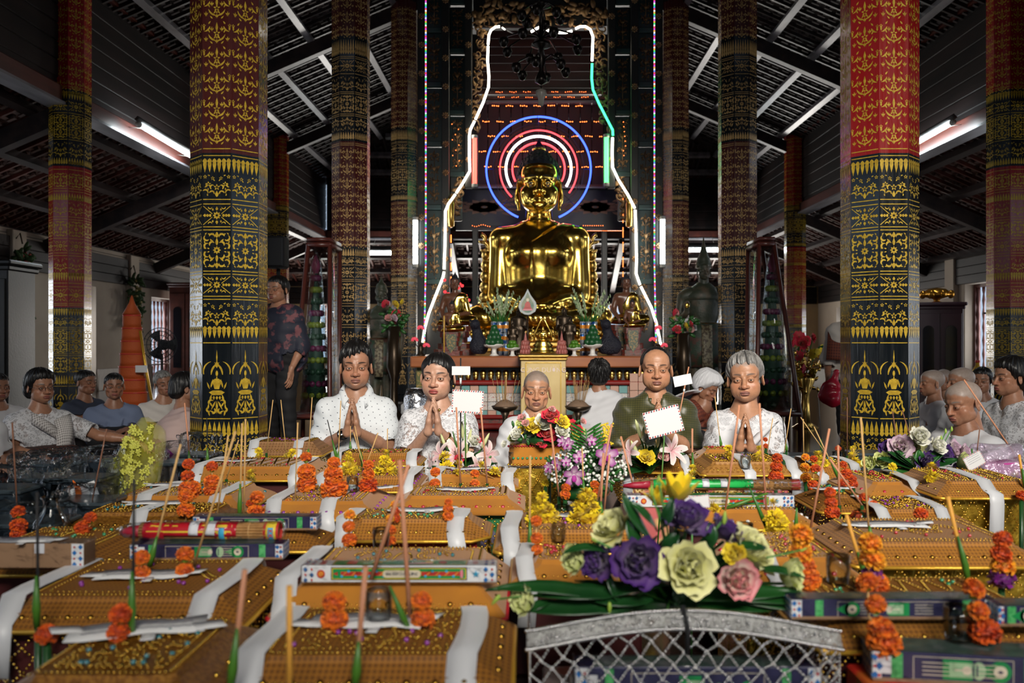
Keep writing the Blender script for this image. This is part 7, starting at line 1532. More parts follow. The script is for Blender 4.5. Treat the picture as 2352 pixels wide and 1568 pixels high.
FB = [(1463, 1287, 54, 0, 'purple', (0, -1, .25)), (1374, 1287, 38, .03, 'purple', (-.6, -.8, .2)), (1575, 1196, 50, .03, 'purple', (.1, -.55, .9)), (1662, 1222, 42, .06, 'purple', (.5, -.3, .8)), (1578, 1302, 57, -.01, 'cream', (.05, -1, .3)), (1330, 1284, 40, .05, 'lime', (-.8, -.5, .25)), (1410, 1214, 46, .07, 'cream', (-.6, -.4, .75)), (1720, 1266, 56, .05, 'cream', (.6, -.5, .65)), (1806, 1318, 44, .04, 'lime', (.8, -.6, .1)), (1212, 1378, 40, .02, 'lime', (-.7, -.6, .3)), (1690, 1328, 46, -.02, 'pink', (.25, -1, .1)), (1688, 1272, 24, .0, 'yellow', (-.4, -.8, .3)), (1556, 1140, 46, .10, 'tulip', (.05, -.25, 1)), (1512, 1150, 28, .12, 'tulip', (-.3, -.2, 1))]
for i, (x, y, r, dd, k, dr) in enumerate(FB): head(fl, x, y, r, D1+dd, k, dr, i)
stems(fl, [hp(x, y+r*.5, D1+dd+.03) for x, y, r, dd, k, dr in FB], A([0, .05, -.03]))
for x, y, r, dr in ((1497, 1128, 13, (0, 0, 1)), (1512, 1100, 9, (.3, 0, 1)), (1664, 1190, 15, (.1, 0, 1)), (1523, 1432, 14, (0, 0, -1)), (1140, 1376, 14, (-.5, 0, -.6)), (1365, 1240, 8, (-.6, 0, .4)), (1845, 1262, 9, (.8, 0, .4)), (1400, 1395, 13, (0, 0, -1))):
 o = obj('bud', BUD, None, fl, tuple(hp(x, y, D1))); R = r*D1/F*1.3; o.scale = (R, R, R*1.3); o.rotation_euler = Vector(dr).to_track_quat('Z', 'Y').to_euler(); obj('flower_stem', M().tube([hp(x, y, D1), lerp(hp(x, y, D1), (0, .03, 0), .5)+A([0, 0, .02]), (0, .05, -.02)], .002, 5), m_stem, fl)
for a, c, e, w_, dk in (((1420, 1385), (1280, 1330), (1115, 1358), .020, 0), ((1480, 1390), (1300, 1400), (1180, 1400), .024, 1), ((1430, 1370), (1330, 1352), (1225, 1372), .024, 0), ((1560, 1380), (1700, 1345), (1900, 1400), .024, 0), ((1640, 1372), (1800, 1380), (1945, 1420), .020, 1), ((1600, 1375), (1720, 1358), (1840, 1362), .022, 1), ((1450, 1400), (1400, 1392), (1330, 1405), .02, 1), ((1600, 1392), (1700, 1390), (1790, 1402), .02, 1), ((1500, 1250), (1450, 1190), (1428, 1130), .016, 0), ((1508, 1220), (1490, 1180), (1440, 1150), .013, 0), ((1515, 1220), (1535, 1190), (1545, 1140), .015, 0), ((1480, 1290), (1455, 1240), (1440, 1190), .019, 1), ((1520, 1290), (1535, 1250), (1560, 1220), .020, 1), ((1620, 1270), (1640, 1230), (1630, 1200), .016, 0), ((1350, 1380), (1420, 1350), (1540, 1345), .014, 0), ((1500, 1380), (1420, 1385), (1345, 1375), .018, 0), ((1760, 1260), (1720, 1250), (1680, 1258), .014, 1), ((1400, 1270), (1340, 1240), (1290, 1276), .012, 1), ((1395, 1310), (1405, 1360), (1430, 1394), .010, 0), ((1270, 1380), (1230, 1388), (1200, 1410), .012, 1), ((1560, 1400), (1550, 1360), (1590, 1340), .016, 0), ((1740, 1310), (1790, 1300), (1850, 1330), .012, 0)):
 leaf_mesh(fl, [hp(*a, D1+.03), hp(*c, D1+.0), hp(*e, D1+.02)], w_*.85, m_dleaf if dk else m_dleaf)
for k in range(30): a = rnd.uniform(.1, pi-.1); x_, y_ = 1560+rnd.uniform(-150, 170), 1330+rnd.uniform(-40, 40); leaf_mesh(fl, [A([0, .08, 0]), hp(x_, y_, D1+.09), hp(x_+120*math.cos(a), y_-75*math.sin(a), D1+.08)], rnd.uniform(.010, .018), m_dleaf)
obj('floral_foam', M().ball((0, .07, -.02), (.10, .05, .03), 14, 8), m_dleaf, fl)
# bouquet at the right
D2 = 3.28; f2 = thing('flower_bouquet', 'purple, lilac and cream lisianthus bouquet in front of the bowed nun', 'bouquet', tuple(P(2110, 1105, D2+.05))); O2 = A(f2.location)
F2 = [(2110, 1003, 24, 'white'), (2068, 1025, 26, 'lilac'), (2096, 1026, 26, 'cream'), (2150, 1024, 22, 'white'), (2162, 1040, 26, 'purple'), (2054, 1045, 24, 'purple'), (2128, 1064, 27, 'purple'), (2028, 1058, 22, 'lime'), (2186, 1034, 24, 'lilac'), (2208, 1064, 26, 'lime'), (2190, 1090, 24, 'purple'), (2212, 1040, 20, 'lilac'), (1998, 1064, 18, 'lime'), (2084, 1060, 20, 'white'), (2040, 1030, 18, 'purple')]
for i, (x, y, r, k) in enumerate(F2): head(f2, x, y, r, D2+.03*(i % 3), k, ((x-2110)*.008, -.9, .45), i)
stems(f2, [P(x, y+8, D2+.05)-O2 for x, y, r, k in F2], A([0, .05, -.01]), r=.004)
for x, y in ((2186, 985), (2172, 990), (2162, 1006)): o = obj('bud', BUD, None, f2, tuple(P(x, y, D2)-O2)); o.scale = (.016,)*3; obj('flower_stem', M().tube([P(x, y, D2)-O2, P(2150, 1050, D2)-O2], .002, 5), m_stem, f2)
for k in range(26):
 a = rnd.uniform(0, 2*pi); x0, y0 = 2110+60*math.cos(a), 1075+20*math.sin(a); x1, y1 = 2110+rnd.uniform(90, 135)*math.cos(a), 1072+rnd.uniform(28, 48)*math.sin(a)
 leaf_mesh(f2, [P(2110, 1085, D2+.03)-O2, P(x0, y0-8, D2-.02)-O2, P(x1, y1, D2)-O2], .022, m_dleaf if k % 2 else m_leaf)
obj('floral_foam', M().ball((0, .04, .0), (.13, .08, .035), 12, 8), m_dleaf, f2)
# lilies
def lily(seed=0, open_=1.):
 b = CM(); rs = np.random.RandomState(seed)
 for k in range(6):
  a = k*pi/3; e = .95-.35*open_; b.petal((.04*math.cos(a), .04*math.sin(a), -.5), (math.cos(a)*math.cos(e), math.sin(a)*math.cos(e), math.sin(e)), (-math.cos(a)*.9, -math.sin(a)*.9, .5), 1.55, .62-.1*(k % 2), -1.15*open_, (.64, .20, .28), (.84, .76, .72), 5, 7, .22, .05, rs.rand()*6, -.25, .45)
 for k in range(6): a = k*pi/3+.5; b.petal((0, 0, -.4), (.3*math.cos(a), .3*math.sin(a), 1), (0, 1, 0), 1.0, .05, .2, (.45, .5, .2), (.35, .06, .02), 2, 3, 0, 0, 0, .7)
 return b.done('lily_head')
LIL = [lily(1), lily(2, .75)]; LBUD = mesh('lily_bud', M().lathe([(.06, -1), (.20, -.6), (.24, 0), (.17, .6), (.04, 1)], 6), mat('lily_bud_cream', (.66, .66, .36), .5, var=(20, (.5, .56, .22))))
def lilies(label, heads, buds, extra, d, root, leaves, px):
 t = thing('lily_bouquet', label, 'bouquet', tuple(P(*root, d+.06))); O_ = A(t.location)
 for i, (x, y, r, dr) in enumerate(heads): o = obj('lily_head', LIL[i % 2], None, t, tuple(P(x, y, d+.02*(i % 3))-O_)); R = r*d/F*.62; o.scale = (R,)*3; o.rotation_euler = Vector(dr).to_track_quat('Z', 'Y').to_euler()
 for x, y, L, dr in buds: o = obj('lily_bud', LBUD, None, t, tuple(P(x, y, d+.02)-O_)); R = L*d/F*.5; o.scale = (R*1.0, R*1.0, R); o.rotation_euler = Vector(dr).to_track_quat('Z', 'Y').to_euler()
 for x, y, r, k in extra: head(t, x, y, r, d+.02, k, (0, -.8, .6))
 stems(t, [P(x, y+8, d+.04)-O_ for x, y, *_ in heads+buds], A([0, .03, 0]), r=.004)
 for k in range(leaves): a = rnd.uniform(-.2, pi+.2); leaf_mesh(t, [A([0, .03, .02]), A([.09*math.cos(a), 0, .07*math.sin(a)+.03]), A([.17*math.cos(a), -.02, .12*math.sin(a)+.02])], .018, m_dleaf if k % 3 else m_leaf)
 return t
lilies('pink-white lily bouquet in front of the woman in lace blouse', [(1002, 1040, 40, (-.7, -.6, .4)), (1046, 1042, 46, (-.1, -.9, .5)), (1128, 1040, 42, (.7, -.6, .4)), (1100, 1070, 30, (.5, -.8, .1)), (985, 1062, 26, (-.8, -.5, .0))], [(1062, 988, 42, (-.05, 0, 1)), (1079, 1000, 34, (.25, 0, 1)), (1115, 1012, 40, (.5, 0, 1)), (1072, 1030, 30, (.05, -.3, 1)), (1018, 1012, 34, (-.35, 0, 1))], [(1090, 1014, 15, 'white'), (1099, 1010, 6, 'red'), (1055, 1052, 9, 'red')], 3.56, (1066, 1108), 16, 0)
lilies('pink-white lily bouquet in front of the man in green, beside the airmail envelope', [(1440, 1036, 36, (-.8, -.5, .3)), (1550, 1030, 46, (.5, -.8, .5)), (1424, 1060, 24, (-.9, -.4, .0))], [(1466, 985, 46, (-.3, 0, 1)), (1478, 990, 30, (.1, 0, 1)), (1512, 1010, 38, (.1, -.2, 1)), (1458, 1030, 46, (-.5, -.4, 1)), (1492, 1010, 20, (0, 0, 1))], [(1490, 1012, 17, 'white'), (1484, 1050, 18, 'yellow'), (1524, 1050, 12, 'pink')], 3.46, (1495, 1090), 14, 0)
# orchids, gypsophila and palm leaf
d3 = 3.02; t3 = thing('flower_arrangement', 'arrangement of white baby\'s breath, purple orchids and a palm leaf in the middle', 'bouquet', tuple(P(1340, 1130, d3+.05))); O3 = A(t3.location); gy = M(); rs = np.random.RandomState(4)
for k in range(420):
 a = rs.rand()*2*pi; r = rs.rand()**.5; x, y = 1345+95*r*math.cos(a), 1070+46*r*math.sin(a)+(.004*(r*95*math.cos(a))**2*.3); gy.beads([P(x, min(y, 1122), d3+rs.uniform(-.05, .06))-O3], rs.uniform(.004, .007), fine=True)
obj('tiny_white_flowers', gy, m_white_braid, t3, kind='stuff'); lf = M()
for k in range(160): a = rs.rand()*2*pi; r = rs.rand()**.5; leafblob(lf, P(1345+85*r*math.cos(a), 1080+42*r*math.sin(a), d3+rs.uniform(-.02, .07))-O3, rs.rand()*6, .035, .012, dep=.003)
obj('fine_greenery', lf, m_leaf, t3, kind='stuff')
fr0 = P(1352, 1075, d3)-O3; fr1 = P(1345, 985, d3-.02)-O3; obj('palm_rib', M().tube([fr0, lerp(fr0, fr1, .5)+A([.004, 0, 0]), fr1], .003, 6), m_stem, t3)
for k in range(11):
 for sg in (-1, 1): b0 = lerp(fr0, fr1, k/11.); leaf_mesh(t3, [b0, b0+A([sg*.04, -.01, .025]), b0+A([sg*(.085-.003*k), -.0, .035])], .007, m_leaf, .1, 'palm_leaflet')
def orchid():
 b = CM()
 for k in range(5): a = pi/2+k*2*pi/5; b.petal((0, 0, 0), (math.cos(a), math.sin(a), .15), (0, 0, 1), 1., .62, .3, (.70, .55, .65), (.30, .02, .26), 4, 5, .2, .05, k, .25, .7)
 b.petal((0, 0, .1), (0, -1, .5), (0, 0, 1), .6, .45, .6, (.35, .01, .25), (.25, .0, .2), 4, 4); return b.done('orchid_head')
ORC = orchid()
for x, y, r, dr in ((1392, 1046, 26, (.2, -1, .1)), (1318, 1090, 24, (.1, -1, -.3)), (1306, 1020, 14, (-.4, -.8, .3)), (1292, 1015, 12, (-.5, -.8, .3)), (1282, 1065, 15, (-.7, -.7, 0)), (1330, 1050, 14, (0, -1, .2)), (1300, 1060, 11, (0, -1, .2)), (1358, 1012, 12, (.3, -1, .2)), (1262, 1074, 12, (-.6, -.8, .1))): o = obj('orchid_head', ORC, None, t3, tuple(P(x, y, d3-.05)-O3)); o.scale = (r*d3/F*1.1,)*3; o.rotation_euler = Vector(dr).to_track_quat('Z', 'Y').to_euler()
ys = M(); [ys.beads([P(1385+14*rs.randn()*.6+.1*(1060-y), y, d3)-O3], .005) for y in np.linspace(972, 1020, 70)]; obj('yellow_spray', ys, MUM[0].materials[0] and mat('solidago_yellow', (.75, .55, .03), .6), t3, kind='stuff')
for x, y, k in ((1365, 990, 'lime'), (1312, 1000, 'lime')): o = obj('bud', BUD, None, t3, tuple(P(x, y, d3)-O3)); o.scale = (.018,)*3
obj('floral_foam', M().ball((0, .02, .0), (.10, .07, .04), 12, 8), m_dleaf, t3)
# artificial posy on the tall yellow box
t4 = thing('artificial_posy', 'artificial posy of red, yellow and white flowers on the tall yellow box', 'bouquet', (P(1250, 0, 3.3)[0], 3.34, .48)); O4 = A(t4.location)
PZ4 = [(1263, 955, 14, 'red'), (1256, 996, 16, 'red'), (1312, 980, 15, 'red'), (1290, 968, 14, 'yellow'), (1224, 977, 16, 'yellow'), (1222, 1000, 18, 'white'), (1290, 992, 17, 'white'), (1250, 972, 20, 'white'), (1200, 975, 14, 'lime'), (1188, 998, 14, 'white'), (1180, 1008, 12, 'lime'), (1200, 960, 9, 'pink'), (1208, 972, 8, 'pink'), (1244, 1018, 9, 'red'), (1218, 1024, 9, 'red'), (1275, 950, 8, 'red'), (1330, 985, 8, 'red'), (1338, 968, 7, 'pink'), (1320, 1000, 8, 'yellow'), (1160, 1020, 8, 'white'), (1335, 990, 9, 'lime'), (1268, 940, 7, 'pink'), (1196, 988, 8, 'yellow')]
for i, (x, y, r, k) in enumerate(PZ4): head(t4, x, y, r*1.12, 3.27+.05*(i % 3), k, ((x-1250)*.008, -.8, .6), i)
pl_ = M(); [leafblob(pl_, P(1250+70*np.clip(rs.randn()*.6, -1, 1), 990+18*np.clip(rs.randn(), -1, 1), 3.33+rs.uniform(0, .05))-O4, rs.rand()*6, .028, .012, dep=.003) for k in range(120)]; obj('plastic_leaves', pl_, m_leaf, t4, kind='stuff'); obj('posy_base', M().ball((0, .02, .015), (.07, .05, .025), 12, 8), m_dleaf, t4)
# ------------------------------------------------------------------ silver basket in front
SBD = 1.43; sbx = P(1568, 0, SBD)[0]; sb = thing('silver_basket', 'large silver bead-net basket with arched lid, nearest the camera, under the lisianthus bouquet', 'offering basket', (sbx, SBD, 0)); sw = .525
m_slace = lace('silver_lace', (.36, .36, .35), 55, .30)
def arch(u): return .392+.036*math.cos(u*pi/2*.96)**1.2
us = np.linspace(-1, 1, 25)
obj('lid', M().slab([[(u*sw/2, y, arch(u)-.11*t) for u in us] for t, y in zip(np.linspace(0, 1, 6), np.linspace(0, .30, 6))], .004), m_slace, sb)
obj('lid_band', M().slab([[(u*sw/2, -.006-.004*k, arch(u)-.022*k/3+.001) for u in us] for k in range(4)], .003), m_slace, sb)
ed = M(); ed.beads([(u*sw/2, -.008, arch(u)+.004) for u in np.linspace(-1, 1, 90)], .0042, fine=True); ed.beads([(u*sw/2, -.020, arch(u)-.023) for u in np.linspace(-1, 1, 100)], .0042, fine=True)
for k in range(170): u = rnd.uniform(-.95, .95); ed.beads([(u*sw/2, -.014-.004*rnd.random(), arch(u)-rnd.uniform(.004, .020))], .0032)
obj('bead_edging', ed, m_bsilver, sb, kind='stuff')
N = net(sw-.01, .26, 13, .036, .0058); N[:, 2] += A([arch(2*x/sw) for x in N[:, 0]])-.024; N[:, 1] = -.018
nt = M().beads(N, .0028, fine=True)
for sg in (-1, 1): q = net(.28, .26, 11, .042, .0085)@rotz(pi/2).T; q += A([sg*(sw/2-.004), .14, .352]); nt.beads(q, .003)
obj('bead_net', nt, m_bsilver, sb, kind='stuff')
for k, (x, y) in enumerate(((-.19, -.02), (-.165, -.024), (-.14, -.02))): obj('film_fold', M().tube([(x, y, .335), (x+.006, y-.004, .28), (x-.002, y, .20)], [.003, .008, .004], 6, flat=.3), film('glossy_film', (.9, .95, 1), 1., 8), sb)
obj('inner_packet', M().box((0, .14, .12), (sw-.06, .24, .235), bev=.004), mat('pale_pink_packet', (.55, .44, .42), .5, var=(8, (.40, .10, .08), .56, .6)), sb)
obj('ribbon_cord', M().tube([P(1568, 1390, SBD-.01)-A([sbx, SBD, 0]), P(1580, 1440, SBD-.025)-A([sbx, SBD, 0]), P(1578, 1500, SBD-.02)-A([sbx, SBD, 0])], .004, 6), m_dark, sb)
# the carton inside the net
ct = carton('purple and green candle-print carton seen through the silver bead net', 1330, 1830, 1530, .236+.0, 'candle', sc=.7, h=.09, dp=.08); ct.location = (sbx+.03, SBD+.05, .24); ct.scale = (.68, .7, .95)
# ------------------------------------------------------------------ envelopes and cards on sticks
def airmail(label, cx, cy, w, h, d, tilt, stick, m_=m_banana, stripe=True, lines=0):
 c = P(cx, cy, d); t = thing('envelope' if stripe else 'card', label, 'envelope' if stripe else 'card', tuple(c), group=None); W_, H_ = w*d/F, h*d/F; R = roty(tilt)
 pl = M().put(M().box((0, 0, 0), (W_, .0012, H_)), mx((0, 0, 0), R)); e = obj('paper', pl, m_paper, t); f = []
 if stripe:
  b = [M(), M()]; n = 14
  for i in range(n):
   for z in (-1, 1): b[i % 2].put(M().prism([(-.35*W_/n, -.03*H_), (.15*W_/n, -.03*H_), (.35*W_/n, .03*H_), (-.15*W_/n, .03*H_)], .0004, mx((-W_/2+(i+.5)*W_/n, -.0009, z*H_*.465), rotx(pi/2))), mx((0, 0, 0), R))
  for i in range(9):
   for x in (-1, 1): b[i % 2].put(M().box((x*W_*.478, -.0009, -H_/2+(i+.5)*H_/9), (W_*.03, .0004, H_*.05)), mx((0, 0, 0), R))
  obj('airmail_stripe', b[0], pr_red, e); obj('airmail_stripe', b[1], pr_navy, e)
 if lines:
  b = M(); [b.put(M().box((0, -.0009, H_*(.35-.14*k)), (W_*.7, .0004, .0008)), mx((0, 0, 0), R)) for k in range(lines)]; obj('ruled_line', b, m_ink, e, kind='stuff')
 if stick:
  a, b_ = P(*stick[:2], d+.004)-c, P(*stick[2:], d+.004)-c; b_[2] = top_z(b_[0]+c[0], b_[1]+c[1])-c[2]; obj('holder_stick', M().tube([a, b_], .003, 7), m_, t)
  if not stripe and stick[1] < cy: [obj('tape', M().tube([lerp(a, b_, q), lerp(a, b_, q+.03)], .0045, 8), m_paper, t) for q in (.10, .24)]
 return t
def ground(t, foot=True):
 p = A(t.location); z = top_z(p[0], p[1]+.004)
airmail('airmail envelope on a green stick in front of the woman in lace blouse', 1074, 922, 72, 52, 3.45, .06, (1067, 893, 1070, 1088)); airmail('airmail envelope on a green stick in front of the man in green', 1524, 968, 84, 62, 3.36, -.26, (1530, 932, 1508, 1080))
airmail('small blank white card on a black stick beside the woman in lace blouse', 1059, 851, 42, 20, 3.5, 0, (1058, 822, 1058, 1096), m_blk, False); airmail('small blank white card on a reddish stick beside the man in green', 1568, 873, 42, 24, 3.9, -.2, (1582, 842, 1540, 1050), m_pstick, False)
airmail('lined white card standing by the purple bouquet', 2238, 1058, 44, 34, 3.15, -.5, (2232, 1030, 2236, 1105), m_banana, True, 4); airmail('small airmail envelope propped against the dragon candle carton', 1600, 1153, 60, 30, 2.30, -.1, (1590, 1140, 1588, 1200), m_stem)
# ------------------------------------------------------------------ glasses, jars and wrapped gifts at the left
m_glass = film('clear_glass', (.90, .92, .92), .8, 2, .03); m_jarlid = mat('jar_lid', (.10, .13, .15), .25, .5)
GP = [(.026, 0), (.030, .004), (.034, .05), (.033, .085), (.030, .085), (.031, .05), (.027, .008), (.0, .008)]
gl = None
for lb, px, py, s_ in (('small glass tumbler between the two big yellow mounds', 1292, 1172, .8), ('glass tumbler before the left lily bouquet', 1180, 1056, .8), ('glass tumbler between marigold towers by the dotted shirt man', 810, 1118, .75), ('glass tumbler behind the dragon candle carton', 875, 1250, .8), ('glass tumbler left of the bouquet leaves', 1283, 1250, .7), ('glass tumbler in front of the woman with sash', 1712, 1066, .8), ('glass tumbler by the large net-cloth box', 1925, 1335, .9), ('glass tumbler behind the small brown box', 1975, 1166, .8), ('glass tumbler under the large marigold towers', 870, 1432, .9), ('glass tumbler near the yellow pagodas', 1922, 1060, .8), ('glass tumbler near the right picture edge', 2200, 1472, .9), ('glass tumbler at the foot of the tall tower by red bouquet end', 1712, 1225, .8)):
 p = [q for q in (settle(px, py+6*k) for k in range(14)) if q[1]][0][0]; t = obj('glass_tumbler', M().lathe(GP, 16), m_glass, None, tuple(p), None, lb, 'glass', 'clear glass tumblers'); t.scale = (s_*.8,)*3
p, _ = settle(118, 1222); obj('glass_flask', M().lathe([(.05, 0), (.055, .006), (.045, .03), (.022, .065), (.020, .085), (.027, .10), (.024, .10), (.017, .085), (.019, .065), (.04, .03), (.048, .01), (0, .008)], 20), m_glass, None, tuple(p), None, 'small clear glass flask near the left picture edge', 'flask')
def lumpy(c, r, seed, h=.012, amp=.02):
 s = SDF(A(c)-A(r)-.04, A(c)+A(r)+.04, h); s.box(c, A(r)*.8, .02, .01); q = np.random.RandomState(seed); k = q.randn(4, 3)*26
 s.ripple(lambda x, y, z: amp*sum(np.abs(np.sin(k[j, 0]*x+k[j, 1]*y+k[j, 2]*z+j)) for j in range(4))*.5-amp*.6); return sculpt(s, 1)
m_crink = film('crinkled_clear_plastic', (.93, .95, .97), .8, 26, .10); m_steel = mat('dark_tin', (.05, .07, .09), .3, .5)
for i, (lb, px, py, d, w, hh) in enumerate((('dark tin tray in crinkled clear plastic, nearest the yellow mesh gift', 195, 1120, 2.95, .20, .16), ('dark tin wrapped in clear plastic in front of the woman with glasses', 110, 1125, 2.95, .22, .20), ('dark tin wrapped in clear plastic at the left picture edge', 8, 1150, 2.75, .22, .18), ('wrapped tin further back under the white folded cloth', 130, 1080, 3.7, .22, .14), ('wrapped tin beside the reaching hand', 232, 1068, 3.9, .20, .13), ('clear plastic bag right of the yellow mesh gift, first', 410, 1088, 3.6, .15, .22), ('clear plastic bag right of the yellow mesh gift, by the column', 458, 1070, 3.9, .17, .24), ('plastic-wrapped tray low at the left edge', 60, 1215, 2.45, .28, .10), ('plastic-wrapped tray right of the glass flask', 205, 1165, 2.7, .20, .10), ('clear plastic jar by the foot of the thick red column', 1990, 1050, 4.1, .18, .10), ('clear plastic tray left of the thick red column foot', 1850, 1052, 4.2, .24, .06))):
 p = P(px, py, d); t = thing('wrapped_tin', lb, 'wrapped gift', (p[0], d, 0)); z0 = p[2]-hh*.3
 obj('tin', M().box((0, .0, (z0+hh*.5)/2), (w*.85, .14, max(.05, z0+hh*.5)), bev=.008), m_steel if i not in (5, 6) else film('grey_film', (.6, .63, .66)), t); obj('tin_rim', M().box((0, 0, z0+hh*.52), (w*.88, .15, .014), bev=.004), m_jarlid, t)
 if i < 9: obj('plastic_wrap', lumpy((0, 0, z0+hh*.5), (w*.50, .09, hh*.50), i), m_crink, t)
t = airmail('handwritten white card with orange tassel on a wrapped tin', 192, 1133, 66, 40, 2.80, -.35, None, lines=3, stripe=False); tas = M()
for k in range(12): tas.tube([(-.03, -.01, .045), (-.02+.0015*k, -.014, .02), (-.014+.002*k, -.012, -.04-.001*k)], .0016, 4)
obj('orange_tassel', tas, mat('orange_thread', (.75, .16, .01), .7), t, kind='stuff'); obj('prop', M().tube([(0, .006, -.02), (0, .03, -.25)], .003, 5), m_tan, t)
# yellow mesh gift
gd = 3.12; gt = thing('wrapped_gift', 'tall pointed gift in yellow flower-printed clear mesh, full of yellow tissue', 'wrapped gift', (P(315, 0, gd)[0], gd, 0)); O5 = A(gt.location)
rows = [(958, 326, 338), (985, 302, 376), (1020, 283, 379), (1060, 262, 374), (1100, 247, 366), (1135, 246, 356), (1190, 262, 345)]; rg = []
def gsec(y): ys_ = [r[0] for r in rows]; return np.interp(y, ys_, [r[1] for r in rows]), np.interp(y, ys_, [r[2] for r in rows])
for y in np.linspace(958, 1190, 22):
 l, r = gsec(y); a = np.linspace(0, 2*pi, 33)[:-1]; c = P((l+r)/2, y, gd)-O5; wd = (r-l)/2*gd/F; rg.append([c+A([wd*math.cos(q), (.07*min(1, (y-940)/60))*math.sin(q)*(1+.12*math.sin(5*q+y*.05)), 0]) for q in a])
obj('printed_mesh', M().loft(rg, 0, True, True), mat('yellow_tinted_film', (.66, .62, .06), .15, alpha=.22, bump=(16, .8, .02), coat=1.), gt); fm = M()
for k in range(85):
 y = rnd.uniform(975, 1125); l, r = gsec(y); u = rnd.uniform(-.85, .85); c = P((l+r)/2+u*(r-l)/2, y, gd)-O5; c = A([c[0], -.08*math.sqrt(1-u*u)*min(1, (y-940)/60)-.006, c[2]]); R = rnd.uniform(.008, .016)
 for q in range(5): leafblob(fm, c, q*2*pi/5+k, R, R*.55, dep=.001)
obj('printed_flowers', fm, mat('yellow_print', (.62, .62, .10), .4, alpha=.8), gt, kind='stuff'); s = SDF((-.16, -.09, .02), (.16, .09, .42), .010)
for k in range(16): s.ell((rnd.uniform(-.07, .07), rnd.uniform(-.02, .02), rnd.uniform(.14, .30)), rnd.uniform(.03, .05), .012)
s.ell((0, 0, .16), (.08, .05, .12), .03); obj('yellow_tissue', sculpt(s), mat('yellow_tissue', (.72, .62, .015), .6, bump=(40, .6, .01)), gt); obj('foot', M().lathe([(.06, 0), (.06, .1)], 14), m_steel, gt)
t = thing('folded_cloth', 'white folded cloth in front of the woman with glasses', 'cloth', (P(140, 0, 4.5)[0], 4.5, 0)); [obj('fold', M().slab([[(x, y, .20+.02*k-.03*(x/.12)**2-.02*abs(y)) for x in np.linspace(-.13, .13-.01*k, 10)] for y in np.linspace(-.08, .08, 6)], .012), m_cream, t) for k in range(3)]; obj('box_under', M().box((0, 0, .095), (.2, .14, .18), bev=.01), m_steel, t)
p = P(2310, 1062, 3.3); t = thing('iridescent_wrap', 'crinkled iridescent film gift with pink print at the right edge', 'wrapped gift', (p[0], 3.36, 0)); obj('film_wrap', lumpy((0, 0, p[2]), (.10, .06, .07), 77, amp=.03), mat('iridescent_film', (.62, .50, .66), .1, .3, alpha=.55, bump=(18, 1., .03), coat=1.), t); obj('inner_box', M().box((0, 0, p[2]/2), (.14, .08, p[2]), bev=.005), mat('magenta_box', (.5, .05, .3), .5), t)
p = P(22, 1012, 4.9); 
# ------------------------------------------------------------------ what stands on the altar
hbs = head_sdf(h=.0052, buddha=True, eye=.7, neck=.03); HB = sculpt(hbs, 1); hcap = hair_sdf(thick=.012, h=.006, strand=0, side=.7); HC = sculpt(hcap, 1); HC.put(M().lathe([(.05, .10), (.045, .135), (.02, .165), (.012, .18), (.001, .215)], 12, (0, .02, 0)))
def sbody(robe):
 s = SDF((-.55, -.42, -.02), (.55, .3, .80), .018)
 if robe: s.cap((-.07, 0, .62), (.16, 0, .60), .11, None, .05); s.ell((.02, 0, .42), (.185, .135, .28), .05); s.cap((.20, 0, .58), (.27, -.02, .30), .082, .075, .04); s.cap((-.4, -.16, .12), (.4, -.16, .12), .10, None, .08); s.ell((0, -.1, .1), (.45, .27, .10), .06); s.cut((-.05, 0, .50), (-.80, 0, .55))
 else: s.cap((-.17, 0, .60), (.17, 0, .60), .10, None, .05); s.ell((0, 0, .42), (.18, .125, .28), .05); s.cap((-.22, 0, .58), (-.29, -.02, .32), .07, .06, .03); s.cap((-.29, -.02, .32), (-.20, -.30, .12), .06, .045, .03); s.ell((-.18, -.33, .08), (.04, .03, .07), .02); s.cap((.29, -.04, .28), (.02, -.30, .20), .05, .04, .03); s.cap((0, 0, .62), (0, 0, .80), .065, None, .03)
 return mesh('robe' if robe else 'body', sculpt(s, 1), m_gilt if robe else m_brownskin)
SB, SR = sbody(False), sbody(True)
def tiers(w, h, n=5, m=m_redlac):
 b = M(); zs = np.linspace(0, h, n+1)
 for i in range(n): k = w*(1-.07*(n-1-abs(2*i-n+1))-.05*i); b.loft([hexring(k, k*.62, zs[i], k*.12), hexring(k*1.0, k*.62, zs[i+1]-.004, k*.12)], 0, True, True, False)
 return b
def little_buddha(label, px, ytop, ybot, d, ped=None, gold=False, hk=1.):
 z0 = EYE+(CY-ybot)*d/F; z1 = EYE+(CY-ytop)*d/F; k = (z1-z0)/1.12; t = thing('buddha_figure', label, 'statuette', (P(px, 0, d)[0], d, z0)); b = obj('body', SB, None, t); r = obj('robe', SR, None, t)
 for o in (b, r): o.scale = (k,)*3
 mm = m_gilt if gold else m_brownskin; h = obj('head', M().put(HB, mx((0, -.01*k, .90*k), np.eye(3), 1.25*k*hk)), mm, t); obj('hair', M().put(HC, mx((0, -.01*k, .90*k), np.eye(3), 1.25*k*hk)), m_gilt if gold else m_curl, t)
 if gold: b.material_slots[0].link = 'OBJECT'; b.material_slots[0].material = m_gilt
 if ped:
  zp = TOP; hp_ = z0-zp; obj('pedestal', M().put(tiers(ped*d/F, hp_), mx((0, -.02, -hp_))), m_redlac, t); sh = M().prism([(-.12*ped*d/F*2, .9*hp_), (.12*ped*d/F*2, .9*hp_), (.10*ped*d/F*2, .35*hp_), (0, .1*hp_), (-.10*ped*d/F*2, .35*hp_)], .02, mx((0, -.33*ped*d/F-.01, -hp_), rotx(pi/2))); obj('shield_ornament', sh, mat('green_red_shield', (.06, .09, .05), .4, var=(50, (.3, .2, .06), .5, .55)), t)
 return t
